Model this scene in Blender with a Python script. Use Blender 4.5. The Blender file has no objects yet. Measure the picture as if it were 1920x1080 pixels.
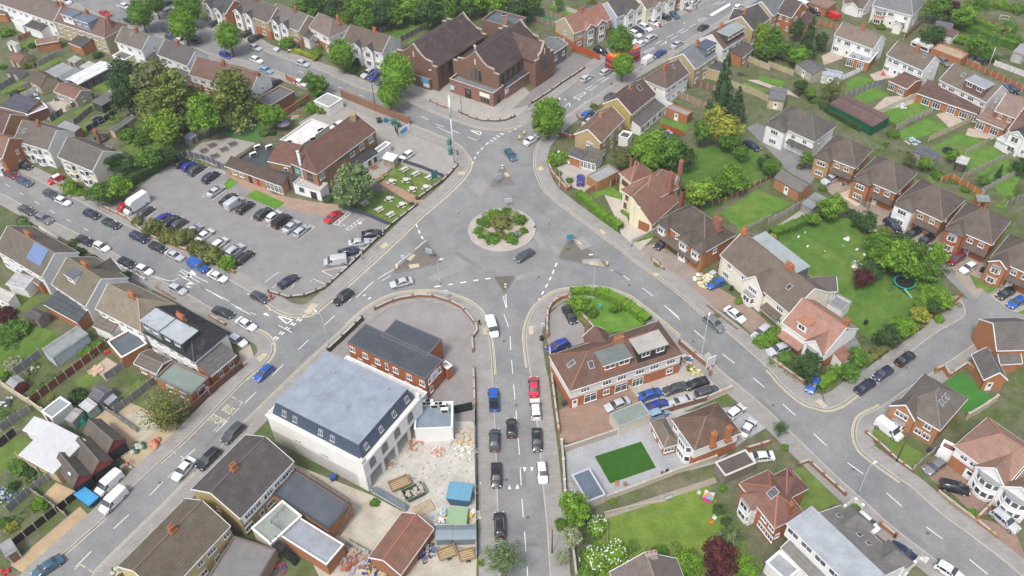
import bpy,random
from math import pi,cos,sin,atan2,atan,sqrt,radians,asin
from mathutils import Vector,Matrix,noise
random.seed(7)
R=radians;MT=Matrix.Translation;MR=Matrix.Rotation
scene=bpy.context.scene
col=scene.collection
FOC,DEP,ROLL,HGT=1650.0,R(43.4),R(-1.9),122.0
_cd,_sd=cos(DEP),sin(DEP)
FW=Vector((0,_cd,-_sd));_r=Vector((1,0,0));_u=Vector((0,_sd,_cd))
RT=cos(ROLL)*_r+sin(ROLL)*_u
UP=-sin(ROLL)*_r+cos(ROLL)*_u
cam=bpy.data.cameras.new('camera');cob=bpy.data.objects.new('camera',cam);col.objects.link(cob)
cob.matrix_world=Matrix(((RT.x,UP.x,-FW.x,0),(RT.y,UP.y,-FW.y,0),(RT.z,UP.z,-FW.z,HGT),(0,0,0,1)))
cam.sensor_width=36;cam.lens=36*FOC/1920;cam.clip_start=1;cam.clip_end=6000
scene.camera=cob
OX,OY,SC=0.0,0.0,1.0
def tile(r,c):
 global OX,OY,SC
 OX,OY,SC=480*c,270*r,.25
def full():
 global OX,OY,SC
 OX,OY,SC=0,0,1.0
def G(x,y,z=0.0):
 """survey reading (x, y) -> the point of the real place lying z metres above the ground"""
 u,v=OX+x*SC,OY+y*SC
 d=FW*FOC+RT*(u-960)-UP*(v-540)
 k=(HGT-z)/-d.z
 return Vector((d.x*k,d.y*k,z))
def hexc(h):
 f=lambda c:c/12.92 if c<=.04045 else((c+.055)/1.055)**2.4
 return tuple(f(int(h[i:i+2],16)/255)for i in(0,2,4))+(1.0,)
MAT={}
def material(name,rough=.8,var=.18,scale=1.5,fine=.12,fscale=14,world=False,color=None,color2=None,spec=.25,courses=0,slabs=0,coat=0,blotch=0,blotch_col=None,blotch_scale=.35,attr=False,rnd=.0,bump=0,metal=0,dim=1):
 m=bpy.data.materials.new(name);m.use_nodes=True;MAT[name]=m
 nt=m.node_tree;N=nt.nodes;L=nt.links
 b=N['Principled BSDF'];b.inputs['Roughness'].default_value=rough
 b.inputs['Specular IOR Level'].default_value=spec;b.inputs['Metallic'].default_value=metal
 if coat:b.inputs['Coat Weight'].default_value=coat;b.inputs['Coat Roughness'].default_value=.06
 if world:
  co=N.new('ShaderNodeNewGeometry').outputs['Position']
 else:
  co=N.new('ShaderNodeTexCoord').outputs['Object']
 oi=N.new('ShaderNodeObjectInfo')
 if color is None:base=oi.outputs['Color']
 else:
  rgb=N.new('ShaderNodeRGB');rgb.outputs[0].default_value=(*color[:3],1);base=rgb.outputs[0]
 def mixc(a,bb,fac,mode='MIX'):
  x=N.new('ShaderNodeMix');x.data_type='RGBA';x.blend_type=mode
  for s,v in((x.inputs[6],a),(x.inputs[7],bb),(x.inputs[0],fac)):
   if hasattr(v,'links'):L.new(v,s)
   else:s.default_value=v
  return x.outputs[2]
 def nz(sc,det=4,rg=.6,seed=0):
  n=N.new('ShaderNodeTexNoise');n.inputs['Scale'].default_value=sc;n.inputs['Detail'].default_value=det
  n.inputs['Roughness'].default_value=rg
  if seed:
   mp=N.new('ShaderNodeMapping');mp.inputs['Location'].default_value=(seed*3.1,seed*7.7,seed*1.3);L.new(co,mp.inputs[0]);L.new(mp.outputs[0],n.inputs['Vector'])
  else:L.new(co,n.inputs['Vector'])
  return n.outputs['Fac']
 def rng(f,a,b_,lo,hi):
  r_=N.new('ShaderNodeMapRange');r_.inputs[1].default_value=a;r_.inputs[2].default_value=b_
  r_.inputs[3].default_value=lo;r_.inputs[4].default_value=hi;L.new(f,r_.inputs[0]);return r_.outputs[0]
 def mul(c,f):
  h=N.new('ShaderNodeHueSaturation');L.new(c,h.inputs['Color']);L.new(f,h.inputs['Value']);return h.outputs[0]
 c=base
 if color2 is not None:c=mixc(c,color2,rng(nz(scale*.3,5,.65,3),.35,.65,0,1))
 if blotch:c=mixc(c,blotch_col or(.05,.05,.05,1),rng(nz(blotch_scale,6,.7,5),.5,.72,0,blotch))
 if var:c=mul(c,rng(nz(scale),.25,.75,1-var,1+var))
 if fine:c=mul(c,rng(nz(fscale,3,.7,9),.25,.75,1-fine,1+fine))
 if courses:
  sx=N.new('ShaderNodeSeparateXYZ');L.new(co,sx.inputs[0])
  mt=N.new('ShaderNodeMath');mt.operation='MULTIPLY';L.new(sx.outputs[2],mt.inputs[0]);mt.inputs[1].default_value=1/courses
  fr=N.new('ShaderNodeMath');fr.operation='FRACT';L.new(mt.outputs[0],fr.inputs[0])
  c=mul(c,rng(fr.outputs[0],0,.3,.72,1.04))
 if slabs:
  bt=N.new('ShaderNodeTexBrick');L.new(co,bt.inputs['Vector']);bt.inputs['Scale'].default_value=1
  bt.inputs['Brick Width'].default_value=slabs*1.5;bt.inputs['Row Height'].default_value=slabs
  bt.inputs['Mortar Size'].default_value=.035;bt.inputs['Color1'].default_value=(1,1,1,1);bt.inputs['Color2'].default_value=(.8,.8,.8,1)
  bt.inputs['Mortar'].default_value=(.6,.6,.6,1)
  c=mixc(c,bt.outputs['Color'],.5,'MULTIPLY')
 if attr:
  at=N.new('ShaderNodeAttribute');at.attribute_name='tone';c=mul(c,at.outputs['Fac'])
 if rnd:c=mul(c,rng(oi.outputs['Random'],0,1,1-rnd,1+rnd))
 if dim!=1:c=mul(c,rng(oi.outputs['Random'],0,1,dim-.07,dim+.07));c.node.inputs['Saturation'].default_value=.8
 L.new(c,b.inputs['Base Color'])
 if bump:
  bp=N.new('ShaderNodeBump');bp.inputs['Strength'].default_value=bump;bp.inputs['Distance'].default_value=.05
  L.new(nz(fscale*.7,4,.7,11),bp.inputs['Height']);L.new(bp.outputs[0],b.inputs['Normal'])
 return m
material('asphalt',.9,.13,.22,.16,3.2,True,(.192,.194,.196,1),color2=(.245,.242,.235,1),blotch=.48,blotch_col=(.125,.122,.12,1),blotch_scale=.11,spec=.15)
material('tarmac',.9,.12,.35,.18,3.5,True,None,blotch=.3,blotch_col=(.15,.14,.14,1),blotch_scale=.16,spec=.15)
material('paving',.9,.13,.4,.12,5,True,None,slabs=.75,blotch=.35,blotch_col=(.16,.15,.14,1),blotch_scale=.3,spec=.15)
material('soil',.95,.3,.5,.35,5,True,(.08,.105,.035,1),color2=(.15,.14,.095,1),spec=.1,blotch=.9,blotch_col=(.075,.135,.025,1),blotch_scale=.14)
material('turf',.95,.24,.45,.3,5,True,None,spec=.08,blotch=.6,blotch_col=(.20,.22,.06,1),blotch_scale=.2,bump=.5)
material('turf_plain',.95,.12,.6,.25,6,True,None,spec=.08,bump=.4)
material('sand',.95,.2,.35,.2,4,True,None,blotch=.5,blotch_col=(.30,.24,.15,1),blotch_scale=.3,spec=.1)
material('marking',.8,.15,.8,.25,6,True,(.72,.72,.70,1),spec=.2)
material('marking_yellow',.8,.15,.8,.25,6,True,(.60,.52,.30,1),spec=.2)
material('kerb',.9,.15,.6,.2,5,True,(.40,.37,.33,1),spec=.2)
material('roof_tile',.85,.2,.7,.25,5,dim=.68,courses=.26,spec=.2,blotch=.5,blotch_col=(.20,.19,.13,1),blotch_scale=.5,bump=.3)
material('flat_roof',.8,.16,.5,.12,4,spec=.25,blotch=.35,blotch_col=(.13,.13,.13,1),blotch_scale=.4)
material('brick',.9,.14,1.2,.2,9,spec=.15)
material('plaster',.85,.07,.6,.05,8,spec=.2)
material('timber',.9,.2,1.2,.25,7,spec=.15)
material('paint',.5,.06,.8,.05,10,spec=.4)
material('gloss',.28,.03,.8,.02,10,spec=.5,coat=.7)
material('car_roof_dirt',.5)
material('metal',.45,.08,1,.05,8,spec=.5,metal=.3)
material('glass',.08,.25,.6,0,color=(.035,.042,.05,1),spec=1.0)
material('window_glass',.12,.5,.9,0,color=(.075,.085,.095,1),spec=.7,rnd=.5)
material('rubber',.85,.1,2,.1,9,color=(.018,.018,.019,1),spec=.2)
material('leaf',.75,.25,.9,.25,4,spec=.12,attr=True,rnd=.10)
material('bark',.9,.25,3,.2,12,color=(.11,.085,.06,1),spec=.1)
material('solar',.2,.1,1,.05,6,spec=.6)
class MB:
 def __init__(s):s.v=[];s.f=[];s.m=[]
 def face(s,pts,m=0):
  n=len(s.v);s.v+=[tuple(p)for p in pts];s.f.append(tuple(range(n,n+len(pts))));s.m.append(m)
 def box(s,x0,y0,z0,x1,y1,z1,m=0,M=None):
  c=[Vector((x,y,z))for z in(z0,z1)for x,y in((x0,y0),(x1,y0),(x1,y1),(x0,y1))]
  if M is not None:c=[M@p for p in c]
  n=len(s.v);s.v+=[tuple(p)for p in c]
  for q in((0,3,2,1),(4,5,6,7),(0,1,5,4),(1,2,6,5),(2,3,7,6),(3,0,4,7)):
   s.f.append(tuple(n+i for i in q));s.m.append(m)
  return s
 def prism(s,poly,z0,z1,m=0,M=None,mtop=None):
  a=sum(poly[i][0]*poly[(i+1)%len(poly)][1]-poly[(i+1)%len(poly)][0]*poly[i][1]for i in range(len(poly)))
  if a<0:poly=list(poly)[::-1]
  k=len(poly);n=len(s.v)
  c=[Vector((p[0],p[1],z0))for p in poly]+[Vector((p[0],p[1],z1))for p in poly]
  if M is not None:c=[M@p for p in c]
  s.v+=[tuple(p)for p in c]
  s.f.append(tuple(n+i for i in range(k))[::-1]);s.m.append(m)
  s.f.append(tuple(n+k+i for i in range(k)));s.m.append(m if mtop is None else mtop)
  for i in range(k):
   j=(i+1)%k;s.f.append((n+i,n+j,n+k+j,n+k+i));s.m.append(m)
  return s
 def shell(s,verts,faces,th,m=0):
  """closed slab under a set of sloping faces"""
  n=len(s.v);k=len(verts)
  s.v+=[tuple(p)for p in verts]+[(p[0],p[1],p[2]-th)for p in verts]
  ed={}
  for f in faces:
   s.f.append(tuple(n+i for i in f));s.m.append(m);s.f.append(tuple(n+k+i for i in f[::-1]));s.m.append(m)
   for i in range(len(f)):ed[(f[i],f[(i+1)%len(f)])]=1
  for a,b in ed:
   if(b,a)not in ed:s.f.append((n+b,n+a,n+k+a,n+k+b));s.m.append(m)
  return s
 def beam(s,a,b,w,h,m=0):
  a,b=Vector(a),Vector(b);d=b-a;ln=d.length
  if ln<1e-4:return s
  q=d.to_track_quat('X','Z').to_matrix().to_4x4();q.translation=a
  return s.box(0,-w/2,-h/2,ln,w/2,h/2,m,q)
 def tube(s,pts,rads,seg=8,m=0,cap=True):
  rings=[]
  for i,p in enumerate(pts):
   p=Vector(p);d=(Vector(pts[min(i+1,len(pts)-1)])-Vector(pts[max(i-1,0)]))
   q=d.to_track_quat('Z','Y')
   n=len(s.v);s.v+=[tuple(p+q@Vector((rads[i]*cos(2*pi*k/seg),rads[i]*sin(2*pi*k/seg),0)))for k in range(seg)]
   rings.append(n)
  for a,b in zip(rings,rings[1:]):
   for k in range(seg):
    j=(k+1)%seg;s.f.append((a+k,a+j,b+j,b+k));s.m.append(m)
  if cap:
   s.f.append(tuple(rings[0]+k for k in range(seg))[::-1]);s.m.append(m)
   s.f.append(tuple(rings[-1]+k for k in range(seg)));s.m.append(m)
  return s
 def mesh(s,name,mats,smooth=False):
  me=bpy.data.meshes.new(name);me.from_pydata(s.v,[],s.f)
  for mm in mats:me.materials.append(MAT[mm]if isinstance(mm,str)else mm)
  if len(mats)>1:me.polygons.foreach_set('material_index',s.m)
  if smooth:me.polygons.foreach_set('use_smooth',[True]*len(me.polygons))
  me.update();return me
def C4(c):return(*c[:3],1)
def part(name,me,parent=None,c=(.5,.5,.5,1),M=None):
 o=bpy.data.objects.new(name,me);col.objects.link(o);o.color=C4(c)
 if parent is not None:o.parent=parent
 if M is not None:o.matrix_local=M
 return o
def PM(name,mb,mat,parent=None,c=(.5,.5,.5,1),M=None):return part(name,mb.mesh(name,[mat]),parent,c,M)
LABELS={}
def tag(o,label,cat,group=None,kind=None):
 o['label']=label;o['category']=cat
 if group:o['group']=group
 if kind:o['kind']=kind
 LABELS.setdefault(label,[]).append(o.name)
 return o
def thing(name,label,cat,loc=(0,0,0),rz=0,group=None):
 o=bpy.data.objects.new(name,None);col.objects.link(o);o.location=loc;o.rotation_euler=(0,0,rz);o.empty_display_size=.3
 return tag(o,label,cat,group)
def frame(o):
 return MT(o.location)@MR(o.rotation_euler[2],4,'Z')
def copy_tree(o,loc,rz,label,group=None,c=None,kids=None):
 r=o.copy();col.objects.link(r);r.location=loc;r.rotation_euler=(0,0,rz);r['label']=label;LABELS.setdefault(label,[]).append(r.name)
 if group:r['group']=group
 if c and r.type=='MESH':r.color=C4(c)
 for ch in o.children:
  d=ch.copy();col.objects.link(d);d.parent=r
  if c and ch.name.startswith('body'):d.color=C4(c)
  for g in ch.children:
   e=g.copy();col.objects.link(e);e.parent=d
   if c and g.name.startswith('door_'):e.color=C4(c)
 return r
ORD=['first','second','third','fourth','fifth','sixth','seventh','eighth','ninth','tenth','eleventh','twelfth','thirteenth','fourteenth','fifteenth','sixteenth','seventeenth','eighteenth','nineteenth','twentieth']
def pts(*a):return[G(a[i],a[i+1])for i in range(0,len(a),2)]
def smooth(P,n=4):
 out=[]
 for i in range(len(P)-1):
  p0,p1,p2,p3=P[max(i-1,0)],P[i],P[i+1],P[min(i+2,len(P)-1)]
  for k in range(n):
   t=k/n
   out.append(.5*((2*p1)+(p2-p0)*t+(2*p0-5*p1+4*p2-p3)*t*t+(3*p1-p0-3*p2+p3)*t**3))
 return out+[P[-1]]
def offset(P,d):
 out=[]
 for i,p in enumerate(P):
  t=(P[min(i+1,len(P)-1)]-P[max(i-1,0)]);t.z=0
  if t.length<1e-6:t=Vector((1,0,0))
  t.normalize();out.append(Vector((p.x-t.y*d,p.y+t.x*d,p.z)))
 return out
def sheet(name,P,z,mat,c=(.3,.3,.3,1),kind='structure',z0=None):
 m=MB()
 if z0 is None:m.face([(p.x,p.y,z)for p in P])
 else:m.prism([(p.x,p.y)for p in P],z0,z)
 me=m.mesh(name,[mat])
 if me.polygons[0].normal.z<0 and z0 is None:me.flip_normals()
 o=part(name,me,None,c);o['kind']=kind;return o
def ribbon(m,P,d0,d1,z,z0=None):
 """strip between two offsets of a line, raised from z0 to z"""
 A,B=offset(P,d0),offset(P,d1)
 if d1<d0:A,B=B,A
 for i in range(len(P)-1):
  q=[A[i+1],A[i],B[i],B[i+1]]
  a,b,c_,d=q
  poly=[A[i],A[i+1],B[i+1],B[i]]
  m.face([(p.x,p.y,z)for p in poly])
  if z0 is not None:
   m.face([(A[i].x,A[i].y,z0),(A[i+1].x,A[i+1].y,z0),(A[i+1].x,A[i+1].y,z),(A[i].x,A[i].y,z)])
   m.face([(B[i+1].x,B[i+1].y,z0),(B[i].x,B[i].y,z0),(B[i].x,B[i].y,z),(B[i+1].x,B[i+1].y,z)])
def resample(P,step):
 out=[P[0].copy()];acc=0
 for a,b in zip(P,P[1:]):
  d=b-a;ln=d.length;t=step-acc
  while t<=ln and ln>0:out.append(a+d*(t/ln));t+=step
  acc=(acc+ln)%step
 if(out[-1]-P[-1]).length>.05:out.append(P[-1].copy())
 return out
# ground, roads, pavements
full()
g=MB();g.face([(-2500,-1500,0),(2500,-1500,0),(2500,4000,0),(-2500,4000,0)])
o=part('ground',g.mesh('ground',['soil']));o['kind']='structure'
KERB={}
KERB['avenue_church']=smooth(pts(60,-70,225,0,290,27,375,50,405,59,462,77,505,100,555,117,620,140,670,162,705,173,755,185,805,207,865,230,905,241,945,243,975,236,1000,219,1042,183,1090,148,1120,126,1185,78,1230,55,1283,27,1330,0,1460,-75))
KERB['junction_east']=smooth(pts(1560,-70,1408,0,1360,32,1322,55,1290,75,1257,96,1205,124,1160,152,1110,186,1062,220,1035,243,1012,268,1004,290,1003,308,1010,335,1025,360,1060,390,1102,421,1150,457,1185,485,1262,540,1322,592,1370,630,1440,692,1465,720,1502,752,1527,762,1552,767,1580,757,1607,737,1677,685,1752,627,1800,600,1810,587,1806,570,1795,555))
KERB['cul_de_sac']=smooth(pts(1960,600,1895,630,1870,625,1850,628,1827,645,1765,687,1705,725,1652,762,1617,780,1606,797,1604,817,1610,837,1625,855,1690,902,1715,920,1765,965,1840,1020,1890,1060,1915,1080,2080,1210))
KERB['south_corner']=smooth(pts(1940,1200,1790,1080,1757,1052,1695,1005,1655,972,1615,935,1565,890,1500,827,1435,765,1360,702,1320,670,1272,631,1235,600,1200,572,1175,555,1140,543,1110,539,1080,541,1047,546,1022,560,1000,582,988,612,986,640,992,690,998,720,1005,787,1012,847,1017,910,1025,985,1031,1080,1040,1200))
KERB['west_corner']=smooth(pts(944,1200,938,1080,934,935,929,800,925,720,921,660,915,620,906,593,890,574,865,560,830,549,790,547,740,553,695,574,652,610,560,695,480,772,412,840,367,887,307,947,225,1027,175,1077,60,1190))
KERB['left_block']=smooth(pts(-60,1215,75,1080,118,1040,197,970,240,922,317,852,360,812,457,712,497,680,510,660,509,643,498,629,480,620,440,601,400,580,340,545,285,517,220,478,150,440,85,408,20,372,-70,328))
KERB['pub_block']=smooth(pts(-70,268,0,303,60,333,107,357,172,390,225,417,277,443,310,462,350,482,392,502,440,532,475,552,505,572,525,585,545,591,567,592,590,586,612,568,650,536,742,452,787,408,835,367,868,334,880,314,878,296,862,275,830,258,770,234,705,208,640,179,545,143,480,120,435,109,390,99,345,80,287,62,225,45,165,18,40,-40))
loop=[]
for k in('avenue_church','junction_east','cul_de_sac','south_corner','west_corner','left_block','pub_block'):loop+=KERB[k]
sheet('road',loop,.024,'asphalt')
o=sheet('road',pts(1720,460,1775,520,1830,575,1960,640,1960,560,1930,535,1850,495,1800,462,1760,425),.020,'asphalt')
def pavement(key,w,side=1):
 P=KERB[key]
 m=MB();ribbon(m,P,side*.16,side*w,.13,0);o=PM('pavement',m,'paving',None,PAVC);o['kind']='structure'
 m=MB();ribbon(m,P,side*-.02,side*.18,.145,0);o=PM('kerb',m,'kerb');o['kind']='structure'
PAVC=(.30,.285,.265)
for k,w in(('avenue_church',3.4),('junction_east',3.1),('cul_de_sac',2.7),('south_corner',3.1),('west_corner',3.2),('left_block',2.8),('pub_block',3.1)):
 pavement(k,w,1)
def mark(name,mesh_builder,mat='marking'):
 o=part(name,mesh_builder.mesh(name,[mat]));o['kind']='structure';return o
ZM=.030
def dashes(P,on,off,w,z=ZM,m=None,start=0):
 m=m or MB();S=resample(P,.25);i=0;acc=-start
 k=0;run=[]
 for p in S:
  ph=(k*.25+start)%(on+off)
  if ph<on:run.append(p)
  else:
   if len(run)>1:ribbon(m,run,-w/2,w/2,z)
   run=[]
  k+=1
 if len(run)>1:ribbon(m,run,-w/2,w/2,z)
 return m
def line(P,w,z=ZM,m=None):
 m=m or MB();ribbon(m,P,-w/2,w/2,z);return m
mm=MB()
dashes(smooth(pts(945,590,955,620,958,660,963,720,970,800,975,870,979,940,986,1030,990,1090)),3.6,2.4,.12,m=mm)
full()
dashes(smooth(pts(1150,508,1180,523,1215,548,1255,580,1300,618,1350,660,1420,715,1490,778,1560,845,1640,905,1720,975,1800,1035,1880,1100)),3.2,4.2,.14,m=mm)
dashes(smooth(pts(668,548,640,580,560,655,480,735,400,815,345,860,280,930,220,985,150,1055,110,1095)),3.2,4.2,.13,m=mm)
dashes(smooth(pts(10,345,100,398,180,440)),2,4,.11,m=mm)
dashes(smooth(pts(335,515,390,545,440,573,480,590)),3.2,2.0,.12,m=mm)
dashes(smooth(pts(790,218,818,233,845,243,880,258,905,268)),3.0,2.2,.14,m=mm)
dashes(smooth(pts(560,133,640,165,720,195,790,218)),2.0,5.5,.12,m=mm)
mark('centre_line_markings',mm)
mm=MB()
def gw(a,double=True,on=.9,off=.6,w=.28):
 P=smooth(pts(*a));dashes(P,on,off,w,m=mm)
 if double:dashes(offset(P,.55),on,off,w,m=mm)
gw((500,657,525,630,560,603,595,583),True)
gw((940,250,928,258,915,268),True,.7,.5)
gw((915,268,895,288,885,310),False,1.2,.9,.25)
gw((780,420,790,443,797,452),False,1.3,.9,.3)
gw((1044,493,1035,515,1020,545,1010,562),False,1.3,.9,.3)
gw((815,538,860,531,890,526,920,522),False,1.4,1.2,.3)
gw((940,252,965,243,985,228),False,1,.8,.25)
mark('give_way_lines',mm)
mm=MB()
for a in((800,450,778,468),(770,475,742,497),(738,505,708,523),(733,517,715,527),(700,528,668,558),(1145,506,1165,515,1180,525),(1245,572,1275,600),(470,590,440,575),(430,565,342,520),(337,508,375,530),(285,517,320,527,335,521),(340,505,390,530),(522,610,548,624),(820,238,845,250),(943,555,949,577),(948,552,950,577),(946,556,951,553)):
 line(smooth(pts(*a)),.14,m=mm)
mark('edge_line_markings',mm)
def tri(m,a,b,c):m.face([tuple(p)for p in(Vector((q.x,q.y,ZM))for q in(a,b,c))])
mm=MB()
tile(2,1)
def outline_tri(q,w):
 P=pts(*q)+[pts(*q)[0]]
 for a,b in zip(P,P[1:]):line([a,b],w,m=mm)
outline_tri((160,208,272,240,232,268),.26)
tile(0,1);outline_tri((1605,978,1692,992,1680,1012),.26)
tile(2,1)
for q in((52,200,72,182,104,212),(95,165,112,148,150,178),(795,65,815,48,830,52),(835,88,852,70,870,75)):tri(mm,*pts(*q))
tile(1,0)
for q in((1385,1000,1440,945,1475,980),(1385,980,1412,970,1440,1000),(1390,1055,1440,1030,1465,1050),(1390,1060,1410,1078,1440,1075)):tri(mm,*pts(*q))
tile(3,2)
for q in((80,265,110,265,95,300),(135,265,162,265,150,298),(25,425,55,425,40,390)):tri(mm,*pts(*q))
tile(3,1)
for q in((1890,430,1915,430,1900,395),):tri(mm,*pts(*q))
mark('triangle_markings',mm)
mm=MB();tile(0,2)
for q in((395,800,430,770),(460,735,545,690),(490,740,550,705),(550,670,605,640),(580,680,640,642),(640,605,700,575),(670,618,730,580),(990,390,1060,355),(1010,395,1070,362),(1075,335,1120,305),(1110,345,1160,310),(1160,280,1210,260),(1190,298,1240,270),(1240,245,1290,215),(1265,250,1320,222),(1330,205,1380,180),(1395,150,1450,130),(1420,160,1470,135),(1510,35,1560,10),(1540,38,1600,10),(925,420,965,400),(755,555,790,535)):
 line(pts(*q),.16,m=mm)
for q in((430,770,435,800),(545,690,550,705),(460,735,490,740),(1060,355,1070,362),(1160,310,1150,330),(1395,150,1420,160),(985,390,1010,395)):line(pts(*q),.2,m=mm)
mm.face([(p.x,p.y,ZM)for p in pts(1480,110,1635,20,1640,40,1500,122)][::-1])
for q in((345,735,365,735,360,750),(390,742,408,742,400,755),(495,740,515,745,500,755),(540,765,560,762,550,775),(1285,168,1300,172,1290,178),(1510,202,1535,205,1520,212)):mm.face([(p.x,p.y,ZM)for p in pts(*q)])
mark('hatched_centre_markings',mm)
def near(key,x,y):
 q=G(x,y);P=KERB[key];return min(range(len(P)),key=lambda i:(P[i]-q).length)
mm=MB();full()
for key,a,b,two in(('pub_block',(470,550),(612,568),1),('pub_block',(612,568),(742,452),1),('pub_block',(742,452),(878,296),1),('pub_block',(878,296),(770,234),0),('left_block',(300,868),(457,712),0),('left_block',(457,712),(480,620),1),('left_block',(120,1038),(200,966),0),('west_corner',(922,700),(906,593),1),('west_corner',(906,593),(652,610),1),('west_corner',(652,610),(420,832),0),('west_corner',(367,887),(175,1077),0),('south_corner',(1272,631),(1047,546),1),('south_corner',(1047,546),(992,690),1),('junction_east',(1440,692),(1607,737),1),('cul_de_sac',(1652,762),(1690,902),1),('junction_east',(1003,308),(1322,592),0),('avenue_church',(865,230),(1000,219),0),('avenue_church',(620,140),(865,230),0),('junction_east',(1110,186),(1003,308),0)):
 i,j=sorted((near(key,*a),near(key,*b)));P=KERB[key][i:j+1]
 ribbon(mm,P,-.42,-.30,ZM)
 if two:ribbon(mm,P,-.66,-.54,ZM)
mark('yellow_kerb_lines',mm,'marking_yellow')
def lettering(txt,a,b,size,stretch,z,mat,name,parent=None,c=(1,1,1),flip=1):
 cu=bpy.data.curves.new(name,'FONT');cu.body=txt;cu.size=size;cu.align_x='CENTER'
 tmp=bpy.data.objects.new(name,cu);col.objects.link(tmp)
 bpy.context.view_layer.update()
 dg=bpy.context.evaluated_depsgraph_get();me=bpy.data.meshes.new_from_object(tmp.evaluated_get(dg));bpy.data.objects.remove(tmp)
 me.materials.clear();me.materials.append(MAT[mat])
 o=part(name,me,parent,c);d=b-a
 o.matrix_local=MT(((a.x+b.x)/2,(a.y+b.y)/2,z))@MR(atan2(d.y,d.x),4,'Z')@Matrix.Diagonal((1,stretch,1,1))
 return o
tile(2,0)
for txt,q in(('BUS',(1645,905,1735,958)),('STOP',(1550,985,1655,1035))):
 a,b=pts(*q);o=lettering(txt,a,b,1.25,1.75,ZM,'marking_yellow','bus_stop_lettering');o['kind']='structure'
mm=MB()
for q in((1735,815,1775,835),(1790,845,1820,860),(1820,860,1795,885),(1795,900,1740,955),(1725,965,1665,1030),(1640,1035,1600,1075)):line(pts(*q),.14,m=mm)
tile(3,0)
for q in((1290,140,1320,165),(1350,180,1390,200),(560,1030,605,995,640,1015),(670,1035,700,1060),(1255,345,1300,300)):line(pts(*q),.14,m=mm)
mark('bus_bay_lines',mm,'marking_yellow')
full()
def rounded(P,r=.22):
 out=[]
 n=len(P)
 for i in range(n):
  a,b,c=P[i-1],P[i],P[(i+1)%n]
  for t in(0,.25,.5,.75,1):
   p=b+(a-b)*r*(1-t);q=b+(c-b)*r*t
   out.append(((a-b)*r*(1-t)**2+(c-b)*r*t**2)+b)
 return out
for q,c in(((943,308,917,351,966,347),(.17,.155,.14)),((800,452,733,514,830,492),(.155,.14,.12)),((1071,438,1045,486,1146,505),(.145,.135,.12)),((925,519,967,518,945,551),(.13,.12,.09))):
 P=rounded(pts(*q),.12);o=sheet('traffic_island',P,.15,'tarmac',c,z0=0)
 m=MB();ribbon(m,P+[P[0]],-.1,.1,.17,0);o=PM('kerb',m,'tarmac',None,(.21,.2,.19));o['kind']='structure'
tile(1,1)
for q in((1130,870,1165,830,1200,835,1160,880),(1145,910,1220,900,1228,925,1155,940),(1860,220,1890,215,1910,245,1875,250),(1800,225,1830,230,1830,260,1800,258),(930,770,975,740,995,760,950,790),(1515,210,1565,210,1565,235,1520,238)):
 sheet('tactile_paving',pts(*q),.158,'paving',(.55,.46,.30))
tile(1,2)
for q in((478,730,500,722,535,750,510,762),(580,885,635,882,648,915,585,915),(650,650,670,642,705,668,685,682),(190,180,220,168,240,195,205,208),(1050,975,1080,968,1105,985,1080,998)):
 sheet('tactile_paving',pts(*q),.158,'paving',(.55,.46,.30))
tile(1,2);sheet('traffic_island_paving',pts(455,720,530,700,600,770,520,800),.154,'tarmac',(.3,.28,.26));sheet('traffic_island_paving',pts(525,870,650,862,700,925,530,900),.154,'tarmac',(.33,.31,.29))
tile(2,1)
for q in((360,185,420,115,470,130,400,205),(1190,30,1275,28,1280,62,1195,68),(1700,300,1735,305,1740,355,1705,355),(0,530,60,490,95,500,30,560)):
 sheet('tactile_paving',pts(*q),.158,'paving',(.50,.43,.31))
tile(2,2)
for q in((125,290,160,290,162,350,128,350),(900,130,950,118,965,140,935,155)):sheet('tactile_paving',pts(*q),.158,'paving',(.52,.45,.32))
tile(2,3)
for q in((350,850,390,835,450,890,415,905),):sheet('tactile_paving',pts(*q),.158,'paving',(.55,.47,.36))
full()
RC=G(941,430.5);RR=(G(1003,431)-G(879,431)).length/2
ang=[2*pi*i/64 for i in range(64)]
circ=lambda r:[Vector((RC.x+r*cos(a),RC.y+r*sin(a),0))for a in ang]
sheet('roundabout',circ(RR),.13,'kerb',z0=0)
sheet('roundabout_paving',circ(RR-.25),.145,'paving',(.42,.38,.33),z0=.1)
sheet('roundabout_soil',circ(RR*.80),.155,'sand',(.40,.34,.27),z0=.1)
m=MB();P=circ(RR);P.append(P[0]);P.append(P[1]);ribbon(m,P,-.15,.15,.2,0);o=PM('kerb',m,'kerb');o['kind']='structure'
Z=[.036]
def surf(name,mat,c,*q,lvl=0):
 Z[0]+=.0006
 return sheet(name,pts(*q),.034+lvl*.012+(len([1 for o in bpy.data.objects if o.name.startswith(name)])%7)*.0015,mat,c)
TAR,PINK,GRAV=(.215,.207,.205),(.27,.25,.242),(.36,.335,.30)
GRN,GRN2,LIME=(.085,.155,.028),(.115,.17,.04),(.10,.22,.03)
full()
surf('gravel','sand',(.36,.33,.27),447,660,468,645,478,672,455,690,lvl=.4)
surf('car_park','tarmac',(.24,.228,.222),198,396,270,345,326,300,420,318,470,350,540,385,620,395,660,388,734,424,607,542,540,560,517,556,440,519,330,465,245,420)
surf('pub_yard','tarmac',(.31,.29,.265),560,230,650,182,765,222,768,234,845,268,858,300,850,322,815,335,745,305,700,345,650,385,620,350,600,290)
surf('pub_lawn','turf',GRN2,746,307,832,338,783,374,712,345,lvl=1)
surf('pub_lawn','turf',GRN2,648,388,700,352,782,388,734,422,lvl=1)
surf('garden_path','paving',(.36,.23,.16),712,345,722,338,795,376,782,388,lvl=1.2)
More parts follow.
